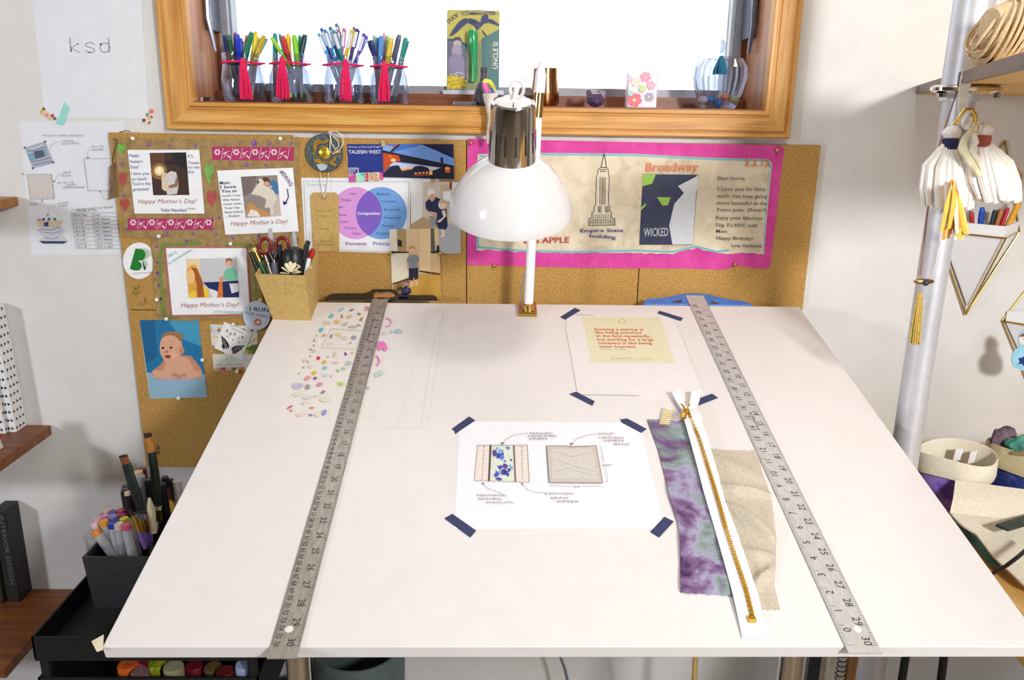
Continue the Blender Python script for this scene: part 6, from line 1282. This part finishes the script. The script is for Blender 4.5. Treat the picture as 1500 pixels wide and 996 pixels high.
# die-cut doll card on the lower planter
CDl = crop(1440, 400, 60 / 374); YD = WY - .092
PLd = lambda x, y, o=0: PY(x, y, YD - o)
dol = empty('doll_card', PLd(1500, 540), 'light blue die-cut doll card with dark star on the lower planter', 'card')
body = [(330, 680), (290, 690), (262, 740), (256, 800), (272, 856), (330, 884), (420, 890), (470, 860), (490, 800), (480, 730), (450, 690), (440, 640), (450, 590), (420, 540), (374, 518), (340, 536), (318, 580), (322, 640)]
sheet('card_body', body, PLd, 0, .002, plain((150, 206, 230), .5), dol, cr=CDl)
k = Ink(PLd, .0022, CDl, 60 / 374)
k.e((236, 226, 222), 378, 610, 50, 42).p((150, 84, 66), [(330, 584), (350, 556), (384, 546), (420, 560), (430, 590), (376, 580)]).p((24, 50, 130), [(320, 776), (350, 774), (376, 760), (404, 774), (440, 776), (420, 800), (440, 830), (400, 822), (376, 850), (350, 826), (322, 834), (334, 804)])
k.l((90, 60, 60), 4, [(356, 600), (366, 596), (374, 602)]).done(dol, 'doll_print')

# ================================================================== side table with fabric baskets
TZ = .70
tb_ = empty('side_table', (.98, 1.0, 0), 'pale wooden side table right of the board under the fabric baskets', 'table')
MB().box((.642, .50, TZ - .022), (1.32, WY - .02, TZ)).build('table_top', wood((184, 136, 70), (210, 164, 92), (222, 182, 116), 'y', 4), tb_, bevel=.002)
for x in (.67, 1.29):
    for y in (.53, WY - .05): MB().box((x - .018, y - .018, 0), (x + .018, y + .018, TZ - .022)).build('leg', plain((40, 40, 44), .5), tb_)
M_canvas = speckle('cream_canvas', [(0.3, (222, 212, 190)), (0.7, (238, 230, 212))], 220, .95, .4)
M_olive = speckle('olive_canvas', [(0.3, (186, 176, 138)), (0.7, (206, 196, 160))], 220, .95, .4)
dye1 = speckle('violet_dye', [(0.25, (60, 44, 140)), (0.42, (104, 76, 176)), (0.55, (150, 120, 200)), (0.68, (120, 80, 184)), (0.8, (196, 186, 226))], 22, .9, .15, 5, (1, 1, 1), .5)
dye2 = speckle('indigo_dye', [(0.3, (24, 34, 84)), (0.5, (40, 56, 124)), (0.65, (90, 100, 170)), (0.8, (30, 40, 96))], 22, .9, .15, 5, (1, 1, 1), .5)
def basket(c, r, h, cuff, body_mat, cuff_mat, lab, sy_=.9, ph=0.0):
    o = empty('fabric_basket', c, lab, 'basket', 'fabric baskets on the side table')
    def ringed(prof, n=36):
        vs = []; fs = []
        for (rr, hh) in prof:
            for j in range(n):
                a = 2 * PI * j / n; q = 1 + .035 * math.cos(4 * a + ph) + .02 * math.sin(3 * a + hh * 60)
                z = hh + (.004 * math.sin(2 * a + ph) if hh > h * .6 else 0)
                vs.append(c + V((math.cos(a) * rr * q, math.sin(a) * rr * q * sy_, z)))
        for i in range(len(prof) - 1):
            for j in range(n): fs.append((i * n + j, i * n + (j + 1) % n, (i + 1) * n + (j + 1) % n, (i + 1) * n + j))
        return MB().add(vs, fs)
    ringed([(.001, .001), (r * .94, .001), (r * .97, h * .3), (r * .96, h - cuff * .98), (r * .945, h - cuff * .98), (r * .935, .004), (.001, .004)]).build('body', body_mat, o, smooth=True)
    ringed([(r * 1.02, h - cuff), (r * 1.05, h - cuff * .8), (r * 1.05, h - .004), (r * 1.02, h), (r * .985, h - .002), (r * .93, h - cuff), (r * .90, h * .12), (r * .91, h * .12)]).build('folded_cuff', cuff_mat, o, smooth=True)
    return o
b1c = PZ(1402, 663, TZ + .098); b1c.z = TZ
bk1 = basket(b1c, .0585, .100, .032, dye1, M_canvas, 'violet dyed fabric basket with cream folded cuff, next to the pole')
for (x, y, rot, nm) in ((1403, 664, .1, 'left'), (1424, 668, .5, 'right')):
    p = PZ(x, y, TZ + .085); d = V((math.cos(rot) * .006, 0, math.sin(rot) * .003))
    MB().prism([p - d + V((0, 0, -.012)), p + d + V((0, 0, -.012)), p + d + V((.002, 0, .008)), p - d + V((.002, 0, .008))], V((0, .0006, 0))).build('paper_label', plain((240, 238, 236), .6), label=f'{nm} white paper label inside the violet basket', cat='label')
b2c = PZ(1500, 680, TZ + .098); b2c.z = TZ
b2c = b2c + V((.050, .055, 0))
bk2 = basket(b2c, .0640, .106, .036, dye2, M_olive, 'indigo dyed fabric basket with olive cuff at the right edge', .9, 1.0)
MB().tube([b2c + V((-.055, -.030, .106)), b2c + V((-.038, -.044, .110)), b2c + V((-.022, -.050, .112)), b2c + V((-.005, -.046, .110))], [.003, .005, .006, .003], 8).build('drawstring_knot', plain((140, 124, 84), .9), bk2, smooth=True)
cl0 = b2c + V((.0, .0, .085))
sc_ = empty('folded_scarf', cl0, 'folded teal and mauve cloth sticking out of the indigo basket', 'cloth')
def crumple(c, r, seed):
    mb = MB().ball(c, r, 26, 18)
    for v in mb.v:
        d = (v - c); n_ = mno.noise(d * 55 + V((seed, 0, 0))) * .45 + mno.noise(d * 120 + V((0, seed, 0))) * .22; v += d * n_
    return mb
crumple(cl0 + V((-.030, -.014, .024)), (.026, .020, .019), 1.3).build('teal_fold', plain((70, 136, 122), .9, var=.25), sc_, smooth=True)
crumple(cl0 + V((-.045, .012, .026)), (.022, .016, .020), 5.1).build('mauve_fold', plain((112, 92, 106), .9, var=.25), sc_, smooth=True)
# canvas pouch lying open
CBg = crop(1320, 620, 180 / 690)
def b3(x, y, Z): return PZ(*CBg(x, y), Z)
pch = empty('canvas_pouch', b3(560, 600, TZ + .01), 'cream canvas pouch with teal lining and leather strap on the side table', 'pouch')
def flap(left, right, zl, zr, n, name, mat, th=.003):
    vs = []; m_ = 10
    for j in range(n + 1):
        t = j / n; a = interp(left, t); b = interp(right, t); za, zb = zl(t), zr(t)
        A, B = b3(a[0], a[1], za), b3(b[0], b[1], zb)
        for i in range(m_ + 1): u = i / m_; p = A.lerp(B, u); p.z += .004 * math.sin(PI * u) * math.sin(PI * t); vs.append(p)
    w = m_ + 1; N_ = len(vs); vs += [v - V((0, 0, th)) for v in vs]; fs = []
    for j in range(n):
        for i in range(m_):
            q = (j * w + i, j * w + i + 1, (j + 1) * w + i + 1, (j + 1) * w + i); fs.append(q); fs.append(tuple(N_ + k_ for k_ in q[::-1]))
    def strip(ix):
        for p, q in zip(ix, ix[1:]): fs.append((p, q, N_ + q, N_ + p))
    strip(list(range(w))); strip([n * w + i for i in range(w)]); strip([j * w for j in range(n + 1)]); strip([j * w + m_ for j in range(n + 1)])
    return MB().add(vs, fs).build(name, mat, pch, smooth=True)
flap([(305, 318), (292, 420), (274, 500)], [(800, 385), (800, 470), (800, 560)], lambda t: TZ + .075 - .035 * t, lambda t: TZ + .07 - .03 * t, 8, 'back_flap', M_canvas)
flap([(274, 500), (330, 560), (420, 620), (520, 750), (690, 905)], [(800, 562), (800, 600), (800, 680), (820, 790), (830, 960)], lambda t: TZ + .040 - .026 * t, lambda t: TZ + .040 - .026 * t, 10, 'front_flap', M_canvas)
flap([(290, 520), (330, 590), (420, 690), (505, 790)], [(340, 548), (400, 612), (490, 720), (560, 800)], lambda t: TZ + .026 - .018 * t, lambda t: TZ + .030 - .018 * t, 8, 'teal_lining', plain((60, 100, 96), .9, var=.3, scale=40))
MB().prism([b3(530, 580, TZ + .046), b3(600, 608, TZ + .046), b3(760, 560, TZ + .05), b3(760, 508, TZ + .05)], V((0, 0, .004))).build('leather_strap', plain((40, 56, 54), .45, var=.2), pch)
MB().tube([b3(515, 842, TZ + .006), b3(590, 800, TZ + .03), b3(650, 755, TZ + .045), b3(760, 660, TZ + .052)], .0028, 8).build('black_cord', plain((26, 26, 28), .5), pch, smooth=True)

# ================================================================== below the board, right and centre
def under(x, y, Y): return PY(x, y, Y)
q = under(1024, 990, 1.30)
MB().tube([V((q.x, 1.30, .002)), V((q.x - .004, 1.36, .72))], .0055, 10).build('wooden_dowel', wood((176, 140, 84), (196, 160, 100), (210, 178, 122), 'z', 5), smooth=True, label='thin wooden dowel standing below the board at centre right', cat='dowel')
q = under(1192, 990, 1.25); MB().box((q.x - .012, 1.25, .0), (q.x + .010, 1.262, .66)).build('metal_strip', plain((70, 72, 76), .35, .7), label='dark metal strip standing under the board at right', cat='strip')
q = under(1219, 990, 1.22); sn = empty('spiral_notebook', V((q.x, 1.22, .0)), 'spiral bound notebook standing upright under the board', 'notebook')
MB().box((q.x + .006, 1.20, 0), (q.x + .012, 1.40, .60)).build('pages', plain((214, 204, 184), .8), sn)
for i in range(60):
    z = .01 + i * .0098; MB().tube([V((q.x + .004 + .0075 * math.cos(2 * PI * j / 10), 1.20 + .0075 * math.sin(2 * PI * j / 10), z)) for j in range(11)], .0011, 5, cap=False).build('wire_coil', plain((60, 58, 56), .4, .7), sn)
q = under(1247, 990, 1.25); MB().box((q.x - .008, 1.25, 0), (q.x + .008, 1.266, .65)).build('wooden_stick', wood((150, 106, 56), (176, 130, 76), (190, 146, 92), 'z', 5), label='flat wooden stick standing beside the spiral notebook', cat='stick')
q0 = under(820, 960, 1.42); q1 = under(832, 1000, 1.42)
MB().tube([V((q0.x - .008, 1.42, .62)), q0, V(((q0.x + q1.x) / 2 + .002, 1.42, (q0.z + q1.z) / 2)), q1, V((q1.x + .02, 1.42, .06)), V((q1.x + .06, 1.42, .005))], .003, 8).build('power_cable', plain((96, 104, 116), .5), smooth=True, label='grey power cable hanging down the wall below the board', cat='cable')
q = under(480, 985, 1.36)
MB().lathe([(0, 0), (.075, 0), (.082, .01), (.088, q.z + .05), (.084, q.z + .07), (.079, q.z + .07), (.075, .02), (0, .015)], V((-.25, 1.352, 0)), (0, 0, 1), 36).build('storage_tub', plain((86, 100, 100), .5), smooth=True, label='grey-green round tub on the floor behind the left leg', cat='tub')
for (x, lean, lab) in ((1322, .0, 'left black rod under the board at far right'), (1396, -.03, 'right black rod under the board at far right')):
    q = under(x, 990, 1.15); MB().tube([V((q.x, 1.15, .0)), V((q.x + lean, 1.15, .64))], .0065, 10).build('black_rod', plain((26, 26, 28), .4), smooth=True, label=lab, cat='rod')
# ================================================================== left side: wall shelves, books, cart with bin
SXR = W(75, 622).x
def shelf(px, py, th, lab, mat):
    z = W(px, py).z
    MB().box((-1.75, WY - .25, z - th), (SXR, WY - .001, z)).build('wall_shelf', mat, label=lab, cat='shelf', group='brown wooden wall shelves', bevel=.002)
    return z
WALN = wood((86, 44, 18), (120, 66, 30), (146, 88, 44), 'x', 5)
z_up = shelf(30, 288, .0165, 'topmost brown wall shelf end at the left edge of the photo', wood((130, 80, 22), (152, 98, 34), (170, 114, 46), 'x', 5))
z_mid = shelf(75, 622, .020, 'middle brown wall shelf carrying the triangle patterned binders', WALN)
z_low = shelf(118, 862, .022, 'lowest dark brown wall shelf with dark books at lower left', WALN)
def book(xr, yf, w, d, h, z, mat, lab, cat='book', lean=0.0):
    o = empty('binder' if cat == 'binder' else 'book', V((xr - w / 2, yf + d / 2, z)), lab, cat, 'patterned binders' if cat == 'binder' else 'dark books')
    q = [V((xr - w, yf, z)), V((xr, yf, z)), V((xr, yf + d, z)), V((xr - w, yf + d, z))]; L_ = V((lean, 0, h))
    MB().hexa(q, [p + L_ for p in q]).build('cover', mat, o, bevel=.0015)
    return o, q, L_
M_binder = plain((226, 226, 226), .6, var=.02)
rgt = PY(39, 619, WY - .004).x
for i, (dx, yf, lab) in enumerate(((0, 1.462, 'right white binder with black triangles on the middle shelf'), (-.0155, 1.454, 'middle white binder with black triangles on the middle shelf'), (-.031, 1.446, 'left white binder with black triangles on the middle shelf'))):
    xr = rgt + dx; d = WY - .003 - yf
    o, q, L_ = book(xr, yf, .0145, d, .242, z_mid, M_binder, lab, 'binder', -.008)
    mb = MB(); n = 15
    for j in range(n):
        z0 = (j + .3) / n
        for xx in (.0008, .0072):
            b = q[0] + L_ * z0 + V((xx + (.0015 if j % 2 else 0), -.0004, 0)); mb.face([b, b + V((.0050, 0, .0028)), b + V((0, 0, .0072))], (24, 24, 26))
        for yy_ in range(int(d / .011)):
            b = q[1] + L_ * z0 + V((.0004, .003 + yy_ * .011 + (.004 if j % 2 else 0), 0)); mb.face([b, b + V((0, .006, .0028)), b + V((0, 0, .0072))], (24, 24, 26))
    mb.build('triangle_print', INK, o, kind='stuff')
pb = PY(3, 620, 1.40)
po_ = empty('cream_pouch', V((pb.x - .02, 1.39, z_mid)), 'small cream pouch with a red stripe in front of the binders', 'pouch')
MB().hexa([V((pb.x - .04, 1.37, z_mid)), V((pb.x + .003, 1.37, z_mid)), V((pb.x + .003, 1.39, z_mid)), V((pb.x - .04, 1.39, z_mid))], [V((pb.x - .04, 1.377, z_mid + .05)), V((pb.x - .003, 1.377, z_mid + .05)), V((pb.x - .003, 1.384, z_mid + .05)), V((pb.x - .04, 1.384, z_mid + .05))]).build('pouch_body', plain((214, 198, 178), .9), po_, bevel=.002)
MB().box((pb.x - .041, 1.3695, z_mid + .020), (pb.x + .0025, 1.3915, z_mid + .024)).build('red_stripe', plain((180, 40, 40), .8), po_)
bxr = PY(25, 800, WY - .03).x
o, q, L_ = book(bxr, 1.455, .026, .045, .20, z_low, plain((28, 26, 28), .5), 'black book with INTERIOR DESIGN on the spine, on the lowest shelf')
mb = MB(); vs, fs, asp = glyphs('INTERIOR DESIGN'); hh = .008; wd = .15
b = q[0] + V((.017, -.0006, .19)); mb.add([b + V((-.0 + (v - .5) * hh, 0, -u * wd)) for u, v in vs], fs, (110, 108, 108)); mb.build('spine_lettering', INK, o, kind='stuff')
o, q, L_ = book(bxr - .03, 1.45, .028, .048, .17, z_low, plain((40, 36, 30), .5), 'dark book with an orange patch at the far left of lowest shelf')
MB().box((q[0].x + .010, 1.449, z_low + .025), (q[1].x - .003, 1.4502, z_low + .06)).build('orange_patch', plain((176, 110, 40), .6, var=.25, scale=300), o)
# ---- cart
BY = 1.12
bl0 = PY(120, 816, BY); bb0 = PY(131, 886, BY)
CX0, CX1, CY0, CY1 = -.67, -.345, 1.05, 1.44
cz = bb0.z - .004
cart = empty('rolling_cart', V(((CX0 + CX1) / 2, 1.25, 0)), 'black metal rolling cart under the left of the board', 'cart')
M_blk = plain((12, 12, 13), .6, var=.1)
TZ2 = PY(280, 993, CY0).z
for z, rim in ((cz - .04, .036), (TZ2 - .075, .075), (.12, .07)):
    mb = MB().box((CX0, CY0, z - .004), (CX1, CY1, z))
    mb.build('tray_floor', M_blk, cart)
    for lo, hi in (((CX0, CY0, z), (CX1, CY0 + .003, z + rim)), ((CX0, CY1 - .003, z), (CX1, CY1, z + rim)), ((CX0, CY0, z), (CX0 + .003, CY1, z + rim)), ((CX1 - .003, CY0, z), (CX1, CY1, z + rim))):
        MB().box(lo, hi).build('tray_rim', M_blk, cart)
for x in (CX0 + .01, CX1 - .01):
    for y in (CY0 + .01, CY1 - .01): MB().tube([V((x, y, .05)), V((x, y, cz - .04))], .008, 10).build('post', M_blk, cart, smooth=True)
for x in (CX0 + .01, CX1 - .01):
    for y in (CY0 + .01, CY1 - .01): MB().lathe([(0, -.01), (.022, -.01), (.025, -.006), (.025, .006), (.022, .01), (0, .01)], V((x, y, .026)), (1, 0, 0), 16).build('caster', plain((40, 40, 42), .5), cart, smooth=True)
# paint bottles in the lower tray
for x, y, dy, r, c, nm in [(187, 972, .04, .0165, (206, 92, 24), 'orange'), (214, 966, .10, .0160, (176, 40, 66), 'striped pink'), (231, 970, .06, .0165, (150, 160, 30), 'lime green'), (254, 975, .04, .0165, (150, 142, 110), 'khaki'), (205, 984, .02, .0150, (130, 96, 96), 'dusty mauve'), (244, 966, .12, .0150, (170, 140, 130), 'pale rose'), (284, 974, .06, .0150, (120, 24, 40), 'dark red'), (312, 976, .05, .0150, (92, 70, 40), 'bronze'), (330, 982, .03, .0150, (96, 24, 30), 'maroon'), (359, 972, .03, .0160, (150, 160, 190), 'pale blue')]:
    t = PY(x, y, CY0 + dy); zb = TZ2 - .074; h = t.z - zb
    o = empty('paint_bottle', V((t.x, t.y, zb)), f'{nm} capped paint bottle in the lower cart tray', 'bottle', 'paint bottles in the cart')
    MB().lathe([(0, 0), (r, .001), (r * 1.05, .008), (r * 1.05, h * .6), (r * .8, h * .72), (0, h * .72)], V((t.x, t.y, zb)), (0, 0, 1), 20).build('bottle_body', plain(tuple(min(255, v * .8) for v in c), .4), o, smooth=True)
    MB().lathe([(r * .92, h * .70), (r * .92, h * .96), (r * .85, h), (0, h)], V((t.x, t.y, zb)), (0, 0, 1), 20).build('cap', plain(c, .45, var=.1), o, smooth=True)
    if nm == 'orange':
        k = Ink(lambda a_, b_, o_: PZ(a_, b_, t.z + o_), .0004); k.l((60, 30, 20), 1.2, [(182, 974), (187, 972), (192, 974)]).done(o, 'cap_mark')
# bin
zt = bl0.z; X0 = bl0.x; X1 = -.395; Y1 = BY + .20
bin_ = openbox([V((X0 + .006, BY + .004, cz - .004)), V((X1, BY + .004, cz - .004)), V((X1, Y1, cz - .004)), V((X0 + .006, Y1, cz - .004))], [V((X0, BY, zt)), V((X1, BY, zt)), V((X1, Y1, zt)), V((X0, Y1, zt))], .03)
bin_.build('pen_bin', plain((52, 54, 56), .45, var=.08), label='dark grey metal bin full of markers and brushes, left of the board', cat='bin')
zfl = cz
CBi = crop(120, 620, 180 / 854)
def bi(x, y, Y): return PY(*CBi(x, y), Y)
gc = bi(250, 900, BY + .055)
MB().lathe([(0, .002), (.042, .002), (.045, .006), (.045, zt - zfl + .004), (.048, zt - zfl + .010), (.0465, zt - zfl + .012), (.043, zt - zfl + .006), (.0425, .008), (0, .006)], V((gc.x, BY + .058, zfl)), (0, 0, 1), 32).build('glass_cup', M_glass, smooth=True, label='clear glass cup holding the grey markers inside the bin', cat='cup')
GM = 'alcohol markers in the bin'
mk = [(90, 745, .018, (222, 140, 50), 'orange', 205, 900), (85, 692, .040, (226, 196, 200), 'pale pink', 200, 880), (106, 660, .055, (220, 160, 180), 'rose', 210, 880), (148, 676, .030, (226, 150, 50), 'amber', 230, 900), (155, 640, .065, (210, 140, 180), 'mauve pink', 220, 880), (150, 630, .085, (170, 50, 130), 'magenta', 230, 880), (212, 690, .025, (40, 60, 170), 'royal blue', 262, 900), (214, 640, .045, (136, 120, 200), 'lavender', 240, 890), (212, 612, .075, (90, 70, 150), 'dark violet', 235, 890), (254, 694, .022, (226, 206, 190), 'beige', 296, 900), (303, 702, .018, (214, 90, 120), 'coral pink', 350, 900), (292, 658, .045, (222, 206, 60), 'yellow', 330, 890), (276, 600, .075, (200, 70, 50), 'red', 300, 890), (330, 668, .055, (186, 206, 150), 'pale green', 380, 890), (182, 604, .090, (226, 180, 140), 'peach', 240, 880), (284, 632, .060, (150, 40, 110), 'plum', 320, 890)]
for x, y, dy, c, nm, x2, y2 in mk:
    Y = BY + .012 + dy * .85; t = bi(x, y, Y); b = bi(x2, y2, Y); d = (b - t).normalized(); b = t + d * ((t.z - zfl - .004) / -d.z) * .98
    stick('grey_marker', t, b, .0072, [(0, .45, .96, .96, (176, 176, 180), 'barrel'), (.45, .46, 1.0, 1.0, (60, 60, 64), 'seam'), (.46, .93, 1.0, 1.0, (184, 184, 188), 'cap'), (.93, 1.0, 1.0, .96, c, 'colour_end')], f'grey marker with {nm} end in the bin left of the board', 'marker', GM)
blk = [(303, 430, .10, 'rearmost left cream-ended'), (298, 455, .085, 'middle left cream-ended'), (320, 476, .07, 'front left cream-ended'), (368, 372, .12, 'tall leftmost'), (466, 388, .11, 'single cream-ended'), (576, 372, .15, 'tall right-hand'), (614, 390, .155, 'short right-hand'), (555, 418, .13, 'front right-hand')]
for x, y, dy, nm in blk:
    Y = BY + dy; t = bi(x, y, Y); b = V((t.x + .006, Y, zfl + .005))
    stick('black_marker', t, b, .0072, [(0, .6, .9, .95, (30, 30, 32), 'barrel'), (.6, .97, 1, 1, (22, 22, 24), 'cap'), (.97, 1, .8, .8, (214, 196, 170) if nm in ('cream-ended', 'first', 'second', 'front left cream-ended') else (40, 40, 44), 'cap_end')], f'{nm} black capped marker among the brushes in the bin', 'marker', 'black markers in the bin')
for x, y, dy, c, nm in [(390, 335, .13, (214, 180, 130), 'peach'), (405, 368, .11, (150, 150, 154), 'plain grey'), (416, 315, .15, (110, 30, 36), 'dark red'), (660, 400, .14, (206, 196, 190), 'white'), (590, 440, .15, (130, 70, 50), 'copper brown')]:
    Y = BY + dy; t = bi(x, y, Y); b = V((t.x + .004, Y, zfl + .005))
    stick('capped_marker', t, b, .0078, [(0, .55, .95, .95, (110, 108, 110), 'barrel'), (.55, 1, 1, .95, c, 'cap')], f'{nm} capped marker standing at the back of the bin', 'marker', 'capped markers at the back of the bin')
# large brushes
M_bh = plain((30, 40, 38), .35, var=.1)
def brush(name, tip, fer, end, dy, rt_, rf, hc, hair, lab, flat=1.0, fc=None):
    Y = BY + dy; a, f, e = bi(*tip, Y), bi(*fer, Y), bi(*end, Y); d = (e - f); e2 = f + d * 1.0
    o = empty(name, e2, lab, 'brush', 'paint brushes in the bin')
    MB().tube([a, a.lerp(f, .5), f], [rt_ * .55 if flat == 1 else rt_, rt_, rf], 12, flat=flat).build('bristles', plain(hair, .8, var=.2, scale=300), o, smooth=True)
    MB().tube([a, a.lerp(f, .2)], [rt_ * .5 if flat == 1 else rt_ * 1.02, rt_ * .9 if flat == 1 else rt_ * 1.02], 12, flat=flat).build('bristle_tip', plain((40, 26, 20), .8), o, smooth=True)
    if fc:
        g_ = f.lerp(e, .5); MB().tube([f, g_], [rf, rf * .95], 10).build('ferrule', fc, o, smooth=True); f = g_
    MB().tube([f, f.lerp(e2, .5), e2], [rf * 1.02, rf * 1.15, rf * .8], 12, flat=max(flat, .5)).build('handle', hc if not isinstance(hc, tuple) else plain(hc, .35), o, smooth=True)
brush('flat_brush', (285, 222), (308, 280), (412, 610), .06, .0070, .0072, M_bh, (120, 66, 30), 'wide flat brush with dark green handle leaning in the bin', .35)
brush('round_brush', (455, 68), (485, 195), (535, 570), .09, .0056, .0062, M_bh, (160, 104, 40), 'tall round brush with golden bristles in the bin', .99)
for i, (tp, fe, en, hair) in enumerate([((330, 600), (352, 640), (440, 870), (60, 40, 26)), ((378, 615), (396, 660), (448, 850), (90, 110, 100)), ((404, 620), (422, 668), (468, 845), (120, 110, 150)), ((436, 612), (448, 668), (486, 820), (140, 110, 130))]):
    brush('small_brush', tp, fe, en, .03 + i * .012, .0034, .0032, (128, 96, 176), hair, f'{["first", "second", "third", "fourth"][i]} small brush from the left with gold ferrule and purple handle', .99, M_gold)
for i, (tp, fe, en) in enumerate([((520, 560), (522, 600), (512, 760)), ((545, 540), (540, 600), (520, 770)), ((490, 590), (498, 640), (505, 780))]):
    brush('gold_brush', tp, fe, en, .10 + i * .012, .0032, .0032, (196, 190, 184), (206, 190, 150), f'{["left", "right", "front"][i]} slim brush with gold ferrule and white handle beside the yellow block', .99, M_gold)
pn = bi(468, 520, BY + .05); MB().tube([pn, bi(480, 600, BY + .05), bi(500, 760, BY + .05)], [.002, .0065, .005], 10).build('palette_knife', plain((226, 214, 180), .6), smooth=True, label='cream pointed wooden tool between the brushes in the bin', cat='tool')
yb = bi(596, 610, BY + .14); MB().ball(yb, (.017, .012, .022), 14, 9).build('yellow_sponge', plain((222, 186, 50), .6), smooth=True, label='rounded yellow sponge at the right of the bin', cat='sponge')
for o in list(bpy.data.objects):
    if '_w' in o: del o['_w']
